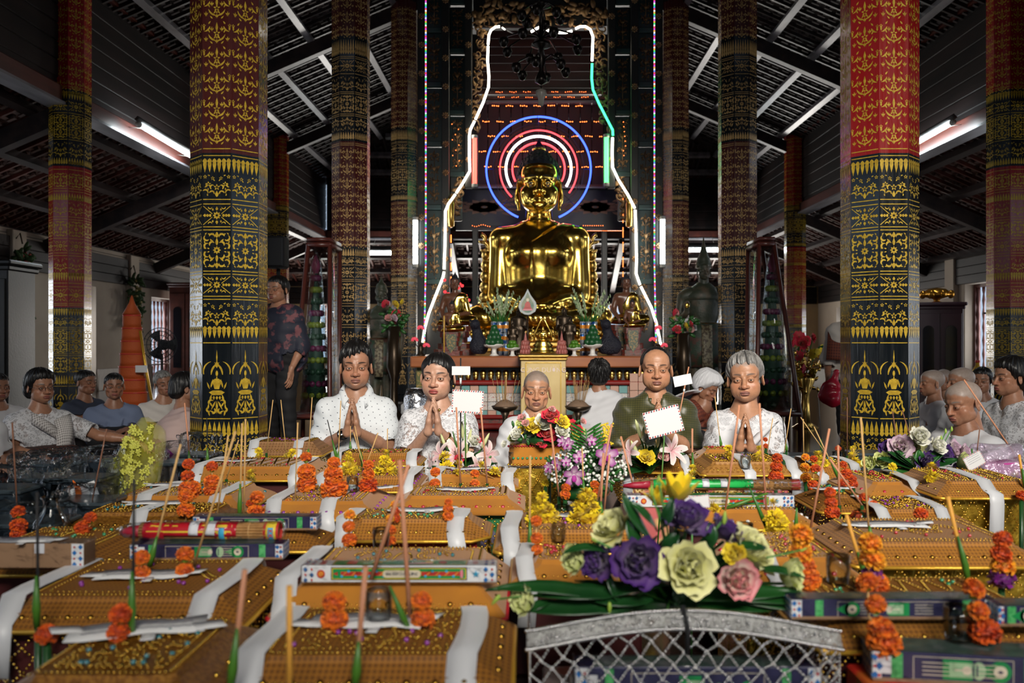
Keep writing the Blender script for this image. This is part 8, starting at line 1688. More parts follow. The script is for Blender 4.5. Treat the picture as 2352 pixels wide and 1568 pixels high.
little_buddha('brown seated Buddha with gold robe on tiered red pedestal, on the red tube side', 1045, 628, 748, 9.6, 92); little_buddha('brown seated Buddha with gold robe on tiered red pedestal, on the green tube side', 1438, 628, 745, 9.6, 92)
little_buddha('small brown seated Buddha in gold robe in front of the red tube side one', 1038, 690, 762, 9.15, 50); little_buddha('small brown seated Buddha in gold robe in front of the green tube side one', 1452, 686, 752, 9.15, 50)
# gold shrine figure on the donation cabinet
d_ = 8.3; z0 = zt; t = thing('gold_shrine', 'small bright gold Buddha under a flame arch on the cream cabinet', 'statuette', (P(1247, 0, d_)[0], d_, z0)); hs2 = (812-726)*d_/F
obj('base', M().lathe([(.125, 0), (.125, .02), (.10, .03), (.115, .045), (.09, .06), (.10, .08), (.075, .10), (.085, .115), (.06, .125)], 18, sy=.6), m_gilt, t)
b = obj('body', SB, None, t, (0, 0, .12)); r = obj('robe', SR, None, t, (0, 0, .12)); b.material_slots[0].link = 'OBJECT'; b.material_slots[0].material = m_gilt
for o in (b, r): o.scale = (.125,)*3
obj('head', M().put(HB, mx((0, 0, .12+.112), np.eye(3), .16)).put(HC, mx((0, 0, .12+.112), np.eye(3), .16)), m_gilt, t); fa = M()
for sg in (-1, 1):
 fa.tube([(sg*.085, .02, .13), (sg*.082, .02, .19), (sg*.05, .02, .26), (sg*.02, .02, .32), (0, .02, hs2)], [.010, .011, .010, .008, .003], 6)
 for k in range(4): curl(fa, (sg*(.10-.004*k), .02, .13+.035*k), .022, pi/2, -sg*4, .005)
obj('flame_arch', fa, m_gilt, t)
BUSY = []
def alt(px, d): return (P(px, 0, d)[0], d, TOP)
def lathe_thing(name, label, cat, loc, prof, m, group=None, n=18, kind=None): return obj(name, M().lathe(prof, n), m, None, loc, None, label, cat, group)
m_por = mat('white_porcelain', (.76, .76, .73), .2, coat=.5); m_lime = mat('lime_green', (.07, .20, .015), .35, bump=(80, .15, .003)); m_mango = mat('dark_green_fruit', (.012, .085, .025), .35, bump=(60, .15, .003)); lime_me = mesh('fruit', M().ball((0, 0, 0), (1, 1, .94), 12, 8), m_lime); mango_me = mesh('fruit', M().ball((0, 0, 0), (1, .95, 1.05), 12, 8), m_mango)
ST = [(.045, 0), (.05, .006), (.028, .02), (.024, .06), (.03, .075), (.085, .088), (.105, .105), (.108, .116), (.100, .112), (.06, .10), (0, .098)]
for lb, px, d, sc_, me, r in (('white footed dish piled with dark green fruit, red tube side', 1135, 8.75, 1., mango_me, .036), ('white footed dish of light limes next to the dark fruit, red tube side', 1177, 8.6, .72, lime_me, .026), ('white footed dish of light limes, green tube side', 1319, 8.6, .72, lime_me, .026), ('white footed dish piled with dark green fruit, green tube side', 1361, 8.75, 1., mango_me, .036)):
 q = M().lathe(ST, 24); v = q.v[0]; rr = np.hypot(v[:, 0], v[:, 1]); v[rr > .095, 2] += .006*np.sign(np.sin(np.arctan2(v[rr > .095, 1], v[rr > .095, 0])*12)); t = obj('footed_dish', q, m_por, None, alt(px, d), None, lb, 'dish', 'footed fruit dishes'); t.scale = (sc_,)*3
 n = 0
 for lv, (cnt, rad) in enumerate(((7, .062), (5, .042), (3, .022), (1, 0)) if me is mango_me else ((7, .055), (4, .026))):
  for k in range(cnt):
   a = k*2*pi/cnt+lv; o = obj('lime' if me is lime_me else 'green_fruit', me, None, None, (alt(px, d)[0]+rad*sc_*math.cos(a), d+rad*sc_*math.sin(a), TOP+sc_*.112+r*(.75+1.35*lv)), None, ('light green lime' if me is lime_me else 'dark green round fruit')+' in the footed dish on the '+('red' if px < 1240 else 'green')+' tube side', 'fruit', ('limes' if me is lime_me else 'dark green fruit')+' on the altar'); o.scale = (r,)*3
m_can = [mat('can_blue_white', (.55, .62, .70), .25, .6, var=(22, (.03, .14, .45), .5, .54)), mat('can_top', (.6, .6, .6), .25, 1.), mat('can_orange', (.75, .28, .03), .3, .3)]
cb_ = M().lathe([(.026, 0), (.031, .006), (.031, .112), (.026, .118)], 14, m=0).lathe([(.026, .118), (.024, .120), (0, .119)], 14, m=1).lathe([(.0316, .045), (.0316, .082)], 14, m=2, caps=False); can_me = mesh('drink_can', cb_, m_can)
for px, sd in ((1148, 'red'), (1352, 'green')):
 for r_ in range(3):
  for k in range(3): obj('drink_can', can_me, None, None, (alt(px, 9.05)[0]+(k-1)*.064, 9.05, TOP+r_*.1205), (0, 0, k+r_), 'blue, white and orange drink can in the stack on the %s tube side' % sd, 'can', 'stacked drink cans')
def tuberoses(label, px, d, seed):
 r = random.Random(seed); x, y, _ = alt(px, d); t = thing('tuberose_vase', label, 'vase', (x, y, TOP)); obj('vase', M().lathe([(.05, 0), (.07, .03), (.075, .14), (.05, .22), (.055, .26), (.04, .25)], 16), mat('green_vase', (.02, .10, .05), .25), t)
 for k in range(17):
  a = r.uniform(0, 2*pi); ln = r.uniform(.08, .26); top = A([ln*math.cos(a)*1.0, ln*.5*math.sin(a), r.uniform(.56, .74)]); q = [A([0, 0, .22]), lerp((0, 0, .22), top, .5)+A([0, 0, .03]), top]; st = obj('flower_stem', M().tube(q, .004, 5), m_stem, t); bd = M()
  for j in range(15):
   u = .52+.48*j/14; c = lerp(q[1], q[2], (u-.5)*2); e = j*2.4; bd.ball(c+A([.012*math.cos(e), .012*math.sin(e), .006])*(1.3-u*.7), (.009*(1.5-u), .009*(1.5-u), .018), 6, 4)
  obj('flower_buds', bd, mat('tuberose_bud', (.34, .46, .22), .5, var=(9, (.55, .60, .42))), st, kind='stuff')
 for k in range(14): a = r.uniform(0, 2*pi); leaf_mesh(t, [(0, 0, .24), (.06*math.cos(a), .04*math.sin(a), .36), (.12*math.cos(a), .06*math.sin(a), .44)], .012, m_leaf)
tuberoses('tall bunch of green-white tuberose spikes, on the red tube side', 1147, 9.4, 1); tuberoses('tall bunch of green-white tuberose spikes, on the green tube side', 1350, 9.4, 2)
for px, sd in ((1207, 'red'), (1290, 'green')):
 b = M()
 for lv in range(3):
  for k in range(9): a = k*2*pi/9+lv*.3; b.ball((.05*math.cos(a)*(1-.15*lv), .05*math.sin(a)*(1-.15*lv), .05+.05*lv), (.022, .022, .036), 7, 5)
 b.lathe([(.05, 0), (.045, .02), (.03, .04), (.03, .17), (.02, .20), (.008, .26), (.001, .30)], 12); t = obj('lotus_holder', b, mat('pink_lotus_ceramic', (.42, .13, .11), .4), None, alt(px, 8.55), None, 'dusty pink lotus-shaped candle holder beside the gold shrine, %s tube side' % sd, 'candle holder', 'lotus holders'); t.scale = (.85,)*3
# leaf-shaped picture plaque
x, y, _ = alt(1212, 9.0); t = thing('picture_plaque', 'heart-leaf shaped clear plaque with small seated figure in red robe', 'plaque', (x, y, TOP)); pz = lambda py: EYE+(CY-py)*9.0/F-TOP
lf_ = [(.0, .17), (.03, .10), (.075, .03), (.085, -.02), (.07, -.07), (.03, -.10), (0, -.105), (-.03, -.10), (-.07, -.07), (-.085, -.02), (-.075, .03), (-.03, .10)]; zc = pz(700); RX = rotx(pi/2)
obj('leaf', M().prism([(a*1.15, b) for a, b in lf_], .01, mx((0, 0, zc), RX)), mat('milky_glass', (.55, .58, .55), .15, coat=.5), t); obj('picture', M().prism([(a*.8, b*.8) for a, b in lf_], .004, mx((0, -.006, zc), RX)), mat('picture_green', (.10, .22, .16), .4, var=(14, (.3, .32, .2))), t)
fg = M(); [fg.prism(pl, .003, mx((0, -.0095, zc), RX)) for pl in ([(-.035, -.03), (.035, -.03), (.028, .01), (.012, .035), (-.012, .035), (-.028, .01)], [(-.045, -.045), (.045, -.045), (.04, -.028), (-.04, -.028)])]; obj('red_robe', fg, pr_red, t); obj('face', M().prism([(a*1.3, b*1.5+.052) for a, b in disc(.012, 12)], .003, mx((0, -.0095, zc), RX)), pr_cream, t); obj('lotus_seat', M().prism([(-.05, -.06), (.05, -.06), (.055, -.045), (-.055, -.045)], .003, mx((0, -.0095, zc), RX)), pr_pink, t); obj('stem', M().tube([(0, .004, 0), (0, .004, zc-.1)], .008, 8), m_bronze, t)
# small dark standing figures
def standing_small(label, px, ytop, d, m=m_bronze, k_=1.):
 h = EYE+(CY-ytop)*d/F-TOP; s = SDF((-.22, -.16, -.02), (.22, .16, .86), .016); s.cap((-.05, 0, .1), (-.06, 0, .5), .055, .08, .03); s.cap((.05, 0, .1), (.06, 0, .5), .055, .08, .03); s.ell((0, 0, .62), (.12, .08, .2), .04); s.cap((-.1, 0, .74), (.1, 0, .74), .05, None, .03); s.cap((-.14, 0, .73), (-.15, -.02, .52), .036, .03, .02); s.cap((-.15, -.02, .52), (-.10, -.13, .60), .03, .025, .02); s.cap((.14, 0, .73), (.15, -.02, .52), .036, .03, .02); s.cap((.15, -.02, .52), (.10, -.13, .60), .03, .025, .02); s.cap((0, .02, .08), (0, .03, .5), .10, .08, .04); s.cap((0, 0, .74), (0, 0, .84), .035, None, .02)
 t = thing('standing_figure', label, 'statuette', alt(px, d)); k = h/1.08; obj('body', M().put(sculpt(s), mx((0, 0, .02), np.eye(3), k)), m, t); obj('head', M().put(HB, mx((0, 0, .90*k), np.eye(3), .62*k)).put(HC, mx((0, 0, .90*k), np.eye(3), .62*k)), m, t); obj('foot', M().lathe([(.12*k, 0), (.12*k, .03), (.08*k, .08*k)], 12), m, t)
standing_small('dark bronze standing figure left of the gold shrine, taller', 1191, 700, 9.2); standing_small('dark bronze standing figure left of the gold shrine, shorter', 1178, 735, 8.9); standing_small('dark bronze standing figure right of the gold shrine, taller', 1296, 697, 9.3); standing_small('dark bronze standing figure right of the gold shrine, shorter', 1308, 722, 8.95)
# lotus lamps, candle, low dark figures
for px, sd in ((966, 'red'), (1512, 'green')):
 x, y, _ = alt(px, 8.7); t = thing('lotus_lamp', 'vase of glowing red glass lotus flowers at the altar end, %s tube side' % sd, 'lamp', (x, y, TOP)); obj('vase', M().lathe([(.05, 0), (.05, .01), (.02, .03), (.03, .08), (.02, .12)], 12), m_bronze, t)
 for k, (dx, dz_) in enumerate(((0, .28), (-.06, .16), (.06, .10))):
  fl_ = M(); [leafblob(fl_, (dx+.004*math.cos(a), -.02*math.sin(a), dz_), a, .036, .02, dep=.01) for a in np.linspace(-.1, pi+.1, 9)]; obj('lotus_flower', fl_, mat('red_glass_petal', (.5, .03, .06), .15, emit=((1, .12, .16), .5)), t); obj('stem', M().tube([(0, 0, .1), (dx*.6, 0, dz_*.6), (dx, 0, dz_)], .004, 5), m_bronze, t)
lathe_thing('candle', 'tall thin yellow candle standing on the altar by the small Buddha', 'candle', alt(1020, 8.5), [(.006, 0), (.006, .40), (.002, .405)], mat('yellow_wax', (.75, .45, .06), .4))
for lb, px, w_ in (('dark crouching figure beside the tuberose vase, red tube side', 1100, .10), ('dark curled serpent figure by the red pedestal, green tube side', 1400, .13)):
 s = SDF((-.2, -.15, 0), (.2, .15, .42), .014); s.ell((0, 0, .1), (w_, .09, .11), .03); s.cap((.02, 0, .1), (-.03, 0, .28), .07, .05, .03); s.ell((-.04, -.03, .33), (.055, .06, .055), .02); s.cap((-.05, 0, .3), (-.10, -.02, .38), .03, .01, .02); obj('dark_figure', sculpt(s), m_curl, None, alt(px, 9.0), None, lb, 'statuette')
cl_ = M(); [cl_.beads([P(1045+20*math.sin(k*1.3)*(1+k % 3*.3), 642+((k*37) % 60), 9.9)-A([P(1045, 0, 9.9)[0], 9.9, TOP])], .022, fine=True) for k in range(14)]; t = thing('red_lamp_cluster', 'cluster of red berry lamps around the brown Buddha, red tube side', 'string lights', (P(1045, 0, 9.9)[0], 9.9, TOP)); obj('berry_lamps', cl_, glow('berry_red', (1, .04, .05), 1.6), t, kind='stuff'); obj('pole', M().tube([(0, .03, 0), (0, .03, .75)], .01, 6), m_bronze, t)
# incense bowls by the kneeling woman, silver jar
for lb, px in (('black dish of ash with incense sticks left of the cream cabinet', 1160), ('black dish of ash with incense sticks right of the cream cabinet', 1328)):
 x, y = P(px, 0, 7.62)[:2]; t = thing('incense_bowl', lb, 'incense bowl', (x, y, 0)); t.scale = (.72, .72, .95); obj('stand', M().lathe([(.10, 0), (.04, .04), (.03, .22), (.06, .27)], 14), m_bronze, t); obj('dish', M().lathe([(.05, .27), (.15, .30), (.17, .33), (.14, .32), (0, .30)], 20), m_bronze, t); obj('ash', M().lathe([(.15, .325), (.10, .36), (.05, .385), (0, .39)], 18), mat('sand_ash', (.22, .14, .09), .9, bump=(60, .6, .01)), t)
 for k in range(22): a = rnd.uniform(0, 2*pi); r = rnd.uniform(.01, .1); obj('joss_stick', M().tube([(r*math.cos(a), r*math.sin(a), .36), (r*1.9*math.cos(a), r*1.6*math.sin(a), rnd.uniform(.48, .64))], .0022, 4), m_tan, t)
x, y = P(956, 0, 6.0)[:2]; lathe_thing('silver_jar', 'silver foil-wrapped jar behind the woman in lace blouse', 'jar', (x, y, 0), [(.085, 0), (.09, .05), (.085, .30), (.09, .48), (.07, .555), (.03, .56), (0, .56)], mat('crumpled_foil', (.72, .72, .74), .22, 1., bump=(18, .8, .02)))
# ------------------------------------------------------------------ guardians
def guardian(label, px, ytop, ybot, d, mirror, tag_=None, crown=1.):
 z0 = max(.05, EYE+(CY-ybot)*d/F); H_ = EYE+(CY-ytop)*d/F-z0; k = H_/1.95; q = -1 if mirror else 1; t = thing('guardian_statue', label, 'statue', (P(px, 0, d)[0], d, 0)); m1 = mat('green_stone', (.035, .045, .028), .45, var=(7, (.10, .075, .05), .45, .62), bump=(40, .4, .01)); m2 = mat('faded_red_green_paint', (.09, .04, .03), .5, var=(9, (.03, .055, .035), .46, .54), bump=(60, .4, .006))
 s = SDF((-.42, -.34, -.02), (.42, .25, 1.62), .018)
 for g in (-1, 1): s.cap((g*.09, 0, .05), (g*.10, 0, .75), .07, .11, .04); s.ell((g*.09, -.06, .04), (.06, .12, .04), .03); s.ell((g*.21, 0, 1.24), (.085, .08, .08), .04)
 s.ell((0, 0, 1.08), (.185, .12, .26), .06); s.cap((-.14, 0, 1.26), (.14, 0, 1.26), .085, None, .05); s.cap((0, 0, 1.3), (0, 0, 1.44), .06, None, .03); s.ell((0, 0, .80), (.19, .14, .14), .05)
 s.cap((q*-.25, 0, 1.22), (q*-.29, -.02, .95), .06, .052, .03); s.cap((q*-.29, -.02, .95), (q*-.24, -.22, 1.04), .05, .038, .02); s.ell((q*-.24, -.25, 1.12), (.04, .025, .07), .02); s.cap((q*.25, 0, 1.22), (q*.29, 0, .93), .06, .05, .03); s.cap((q*.29, 0, .93), (q*.27, -.06, .68), .05, .036, .02); s.ell((q*.27, -.08, .62), (.035, .03, .06), .02)
 def up(m_): return mx((0, 0, z0), np.eye(3), k)
 obj('body', M().put(sculpt(s), up(0)), m1, t); obj('head', M().put(HB, mx((0, -.02*k, z0+1.53*k), np.eye(3), .95*k)), m1, t); obj('crown', M().put(M().lathe([(.088, .04), (.095, .07), (.088, .10), (.078, .12), (.08, .14), (.06, .18), (.035, .26*crown), (.02, .32*crown), (.004, .40*crown)], 16, (0, .01, 0)), mx((0, -.01*k, z0+1.53*k), np.eye(3), .98*k)), m1, t)
 sk = M().loft([[(w*math.cos(a), .16*math.sin(a)*1.0-.01, z) for a in np.linspace(0, 2*pi, 25)[:-1]] for w, z in ((.215, .92), (.22, .80), (.235, .6), (.25, .42))]); obj('skirt', M().put(sk, up(0)), m2, t); obj('front_panel', M().put(M().slab([[(x, -.18-.01*j, .90-.13*j) for x in (-.06, -.02, .02, .06)] for j in range(5)], .015), up(0)), mat('pale_gold_carving', (.22, .19, .12), .5, var=(30, (.07, .05, .03), .48, .55)), t)
 obj('belt', M().put(M().lathe([(.205, .86), (.215, .89), (.205, .93)], 20, sy=.75), up(0)), m_giltdark, t); obj('collar_cape', M().put(M().lathe([(.07, 1.40), (.16, 1.33), (.24, 1.24), (.22, 1.20)], 18, sy=.62, caps=False), up(0)), m1, t); obj('plinth', M().box((0, 0, z0/2), (.62*k, .45*k, z0), bev=.01), m_frame, t); obj('palm_disc', M().put(M().ball((q*-.24, -.278, 1.12), (.026, .008, .032), 10, 6), up(0)), m_gilt, t)
 if tag_: tg = obj('paper_tag', M().put(M().box((0, 0, 0), (.19, .004, .155)), mx((q*-.25, -.34, .90*k+z0), roty(-.12))), m_paper, t); l_ = M(); [l_.put(M().box((0, -.003, .04-.03*j), (.12-.01*j, .001, .006)), mx((q*-.25, -.34, .90*k+z0), roty(-.12))) for j in range(3)]; obj('illegible_line', l_, mat('grey_ink', (.25, .24, .2), .7), tg, kind='stuff')
 return t
guardian('mossy green stone guardian with folded hand, beside the green carved column, red tube side', 876, 612, 925, 10.55, False, crown=.75); guardian('dark pointed-crown guardian with white paper tag, green tube side', 1616, 540, 925, 10.55, False, True)
for lb, px, py in (('bunch of bright artificial flowers by the green stone guardian', 905, 720), ('bunch of orange artificial flowers by the paper-tagged guardian', 1570, 735)):
 x, y, z = P(px, py, 10.0); t = thing('flower_vase', lb, 'flower vase', (x, y, 0)); obj('vase', M().lathe([(.12, 0), (.05, .1), (.04, .45), (.09, .6), (.07, z-.15)], 12), m_bronze, t)
 for k in range(9): q = A([rnd.uniform(-.13, .13), rnd.uniform(-.06, .06), z+rnd.uniform(-.12, .14)]); o = obj('flower_head', LISI[('red', 'yellow', 'pink', 'lilac')[k % 4]][0], None, t, tuple(q), (1.2, 0, k)); o.scale = (.055,)*3
 lv = M(); [leafblob(lv, (rnd.uniform(-.12, .12), rnd.uniform(-.05, .05), z+rnd.uniform(-.2, .05)), rnd.uniform(0, 6), .09, .04, dep=.01) for k in range(30)]; obj('plastic_leaves', lv, m_leaf, t, kind='stuff')
# ------------------------------------------------------------------ glass cases, chandelier and the rest of the hall
def glass_case(label, px0, px1, tx0, tx1, ytop, d, slant):
 x0, x1, a0, a1 = [P(q, 0, d)[0] for q in (px0, px1, tx0, tx1)]; zt_ = EYE+(CY-ytop)*d/F; cx = (x0+x1)/2; t = thing('glass_case', label, 'display case', (cx, d, 0)); mf = mat('case_red_wood', (.075, .018, .013), .35); dep = .40
 def pt(u, v, y): return A([(x0+(x1-x0)*u)*(1-v)+(a0+(a1-a0)*u)*v-cx, y, .22+(zt_-.22)*v])
 for u in (0, 1):
  for y in (0, dep): obj('post', M().tube([pt(u, 0, y)*A([1, 1, 0]), pt(u, 0, y), pt(u, 1, y)], .022, 4), mf, t)
 for v in (0, 1, ):
  for y in (0, dep): obj('rail', M().tube([pt(0, v, y), pt(1, v, y)], .03, 4), mf, t)
  for u in (0, 1): obj('rail', M().tube([pt(u, v, 0), pt(u, v, dep)], .028, 4), mf, t)
 obj('top_board', M().slab([[pt(u, 1.03, y) for u in (-.06, .5, 1.06)] for y in (-.03, dep+.03)], .03), mf, t); obj('floor_board', M().slab([[pt(u, 0, y) for u in (0, 1)] for y in (0, dep)], .02), mf, t)
 obj('glass_pane', M().slab([[pt(u, v, -.005) for u in (.03, .97)] for v in (.02, .98)], .003), film('pane_glass', (.88, .92, .92), .5, 1, .02), t); obj('glass_pane', M().slab([[pt(1 if slant < 0 else 0, v, y) for y in (.01, dep-.01)] for v in (.02, .98)], .003), MATS['pane_glass'], t)
 c0, c1 = pt(.5, .02, dep/2), pt(.55, .86, dep/2); cone = thing('wrapped_cone_offering', 'tiered cone offering in clear wrap inside the glass case '+('by the green carved column' if slant < 0 else 'by the grey-haired woman'), 'offering', (cx+c0[0], d+dep/2, c0[2])); H2 = c1[2]-c0[2]; w0 = abs(x1-x0)*.34
 for k in range(12): v = k/12; b = M(); [b.ball((w0*(1-v*.85)*math.cos(a), w0*(1-v*.85)*.8*math.sin(a), H2*(v+.03)), (.03, .03, .03), 6, 4) for a in np.linspace(0, 2*pi, 12)[:-1]]; obj('flower_tier', b, (mat('tier_dark_green', (.02, .06, .03), .5), mat('tier_yellow_green', (.25, .28, .03), .5), mat('tier_magenta', (.18, .02, .08), .5))[k % 3], cone, kind='stuff')
 obj('core', M().lathe([(w0*.9, 0), (w0*.5, H2*.5), (.01, H2)], 12), mat('core_green', (.02, .05, .03), .6), cone); obj('bud_top', M().lathe([(.02, H2*.98), (.045, H2*1.03), (.005, H2*1.12)], 10), mat('pink_silk', (.4, .06, .14), .5), cone); obj('clear_wrap', M().lathe([(w0*1.2, 0), (w0*.85, H2*.5), (.05, H2*1.05), (.01, H2*1.15)], 16), m_crink, cone)
 return t
glass_case('tapering glass display case in red wood frame left of the green carved column', 668, 757, 708, 757, 562, 7.6, -1); glass_case('tapering glass display case in red wood frame beside the grey-haired woman', 1738, 1838, 1744, 1778, 560, 7.9, 1)
# chandelier
cx_, cd = P(1243, 0, 9.2)[0], 9.2; cz = lambda py: EYE+(CY-py)*cd/F; ch = thing('chandelier', 'dark bronze chandelier with two tiers of lamp arms above the statue', 'chandelier', (cx_, cd, cz(186)))
m_ch = mat('chandelier_bronze', (.02, .016, .014), .3, .8); zz = lambda py: cz(py)-cz(186)
obj('rod', M().tube([(0, 0, zz(192)), (0, 0, zz(-230))], .016, 8), m_ch, ch); obj('body', M().lathe([(.005, zz(196)), (.07, zz(188)), (.06, zz(178)), (.02, zz(160)), (.05, zz(140)), (.03, zz(112)), (.11, zz(106)), (.10, zz(100)), (.03, zz(92)), (.02, zz(20)), (.11, zz(14)), (.10, zz(10)), (.02, zz(4))], 14), m_ch, ch)
for ty, R, n in ((140, .28, 6), (85, .42, 8), (20, .22, 6)):
 for k in range(n):
  a = k*2*pi/n+.3; c = A([math.cos(a), math.sin(a), 0]); am = obj('arm', M().tube([A([0, 0, zz(ty)]), c*R*.5+A([0, 0, zz(ty-8)]), c*R*.9+A([0, 0, zz(ty+6)]), c*R+A([0, 0, zz(ty+14)])], .010, 5), m_ch, ch); obj('lamp_cup', M().put(M().lathe([(.01, .03), (.045, .02), (.055, -.02), (.03, -.07), (.005, -.08)], 10), mx(c*R+A([0, 0, zz(ty+16)]))), m_ch, am)
obj('pendant_rod', M().tube([(0, 0, zz(196)), (0, 0, zz(214))], .006, 5), m_ch, ch); obj('pendant_lamp', M().lathe([(.005, zz(245)), (.03, zz(240)), (.035, zz(226)), (.06, zz(216)), (.055, zz(208)), (.01, zz(204))], 12), mat('grey_glass_shade', (.25, .23, .2), .3), ch)
# loudspeaker, fan, folded-cloth tower, garlands, cupboards
x, y, z = P(636, 580, 8.6); t = thing('loudspeaker', 'black loudspeaker fixed high beside the thick brown column', 'loudspeaker', (x, y, z)); obj('cabinet', M().box((0, 0, 0), (.20, .2, .32), bev=.02), m_dark, t); obj('grille', M().box((0, -.105, 0), (.17, .01, .28), bev=.004), mat('grille_black', (.02, .02, .022), .3), t); obj('pole', M().tube([(0, .05, -.15), (0, .05, -z)], .02, 8), m_dark, t)
x, y, _ = P(372, 800, 12.5); t = thing('pedestal_fan', 'black pedestal fan in front of the barred window', 'fan', (x, y, 0)); obj('base', M().lathe([(.2, 0), (.2, .02), (.03, .05)], 18), m_dark, t); obj('pole', M().tube([(0, 0, .03), (0, 0, .72)], .018, 8), m_dark, t); obj('motor', M().ball((0, .06, .85), (.08, .12, .08), 12, 8), m_dark, t); g = M()
for r in (.08, .14, .2, .25): g.tube([(r*math.cos(a), -.06, .85+r*math.sin(a)) for a in np.linspace(0, 2*pi, 30)], .006, 4)
for k in range(16): g.tube([(0, -.09, .85), (.25*math.cos(k*pi/8), -.06, .85+.25*math.sin(k*pi/8))], .004, 4)
obj('grille', g, m_dark, t)
for k in range(3): a = k*2*pi/3; obj('blade', M().slab([[(r*math.cos(a+q), -.02+.04*q, .85+r*math.sin(a+q)) for r in (.03, .12, .22)] for q in (-.45, 0, .45)], .004), m_dark, t)
x, y, _ = P(303, 0, 8.6); t = thing('cloth_tower', 'tall slim tower of folded orange monk cloth by the wall', 'cloth offering', (x, y, 0)); m_or = mat('orange_cloth', (.50, .09, .015), .7, bump=(50, .3, .01))
for k in range(9): z0, z1 = k*.13, (k+1)*.13; w_ = .17-.010*k; obj('cloth_fold', M().loft([[(w_*math.cos(a)*(1+.04*math.sin(7*a+k)), w_*.7*math.sin(a), z) for a in np.linspace(0, 2*pi, 19)[:-1]] for z in (z0, z0+.04, z1-.02, z1)]), m_or, t); obj('red_band', M().lathe([(w_*1.02, z1-.02), (w_*1.03, z1-.008)], 18, sy=.7), pr_red, t)
obj('tip', M().lathe([(.09, 1.17), (.03, 1.28), (.005, 1.36)], 12), m_or, t); tin = M().tube([(.13, -.1, 1.0), (.2, -.12, .6), (.28, -.1, .1)], .014, 6); obj('tinsel', tin, m_cord, t); airp = obj('card', M().box((.16, -.14, .62), (.12, .003, .07)), m_paper, t)
for lb, px, py0, py1, d in (('hanging garland of greenery and pale flowers on the wall pilaster', 299, 640, 752, 16.6), ('dark hanging garland with red berries near the left picture edge', 40, 575, 735, 12.9)):
 x, y, z1 = P(px, py0, d); z0 = P(px, py1, d)[2]; t = thing('hanging_garland', lb, 'garland', (XL+.16, y, z1)); lv = M(); fl_ = M(); hk = M().tube([(-.06, 0, .18), (0, 0, .26), (.04, 0, .1)], .012, 6)
 for k in range(90): z = rnd.uniform(z0-z1, 0); leafblob(lv, (rnd.uniform(-.02, .10), rnd.uniform(-.16, .16), z), rnd.uniform(0, 6), .16, .06, dep=.02); (k % 3 == 0) and fl_.ball((rnd.uniform(.02, .12), rnd.uniform(-.14, .14), z), .03, 6, 4)
 obj('greenery', lv, mat('dusty_green_leaf', (.035, .075, .02), .6), t, kind='stuff'); obj('small_flowers', fl_, mat('dusty_cream', (.35, .28, .10), .6) if px > 100 else mat('berry', (.3, .04, .03), .5), t, kind='stuff'); obj('hook_ring', hk, m_bronze, t)
def cupboard(label, x, y, w, h, dp, m, top=None, rz=0.):
 t = thing('cupboard', label, 'cupboard', (x, y, 0), rz); obj('carcass', M().box((0, 0, h/2), (w, dp, h), bev=.01), m, t); obj('cornice', M().box((0, 0, h-.03), (w+.10, dp+.10, .05), bev=.015).box((0, 0, h-.08), (w+.05, dp+.05, .05), bev=.012), m, t)
 for q in (-1, 1): dr_ = obj('door', M().box((q*w*.24, -dp/2-.008, h*.48), (w*.44, .02, h*.82), bev=.004), m, t); obj('arched_panel', M().prism([(-w*.12, -h*.34), (w*.12, -h*.34), (w*.12, h*.22)]+[(w*.12*math.cos(a), h*.22+w*.12*math.sin(a)) for a in np.linspace(.2, pi-.2, 8)]+[(-w*.12, h*.22)], .012, mx((q*w*.24, -dp/2-.02, h*.50), rotx(pi/2))), mat('dark_glass', (.006, .006, .01), .1), dr_)
 return t
cupboard('carved purple-brown cupboard with arched doors by the right-hand window', 5.95, 12.4, .62, EYE+(CY-695)*12.4/F, .5, mat('purple_brown_wood', (.055, .022, .032), .3), rz=-.3); cupboard('tall black cupboard at the left picture edge', -5.15, 8.2, .5, EYE+(CY-600)*8.2/F, .45, m_frame); cupboard('dark red tall cupboard far left of the thick brown column', P(426, 0, 18.5)[0]+.1, 18.5, .7, EYE+(CY-650)*18.5/F, .5, m_redwood)
zt2 = EYE+(CY-695)*12.4/F; t = thing('gold_dish', 'ornate gold dish on top of the purple-brown cupboard', 'ornament', (5.95, 12.4, zt2)); obj('dish', M().lathe([(.10, 0), (.04, .02), (.05, .05), (.20, .09), (.22, .12), (.12, .20), (0, .22)], 20), mat('amber_gold', (.55, .25, .03), .25, .8), t); [obj('petal', M().ball((.2*math.cos(a), .2*math.sin(a), .12), (.05, .05, .06), 8, 6), MATS['amber_gold'], t) for a in np.linspace(0, 2*pi, 9)[:-1]]
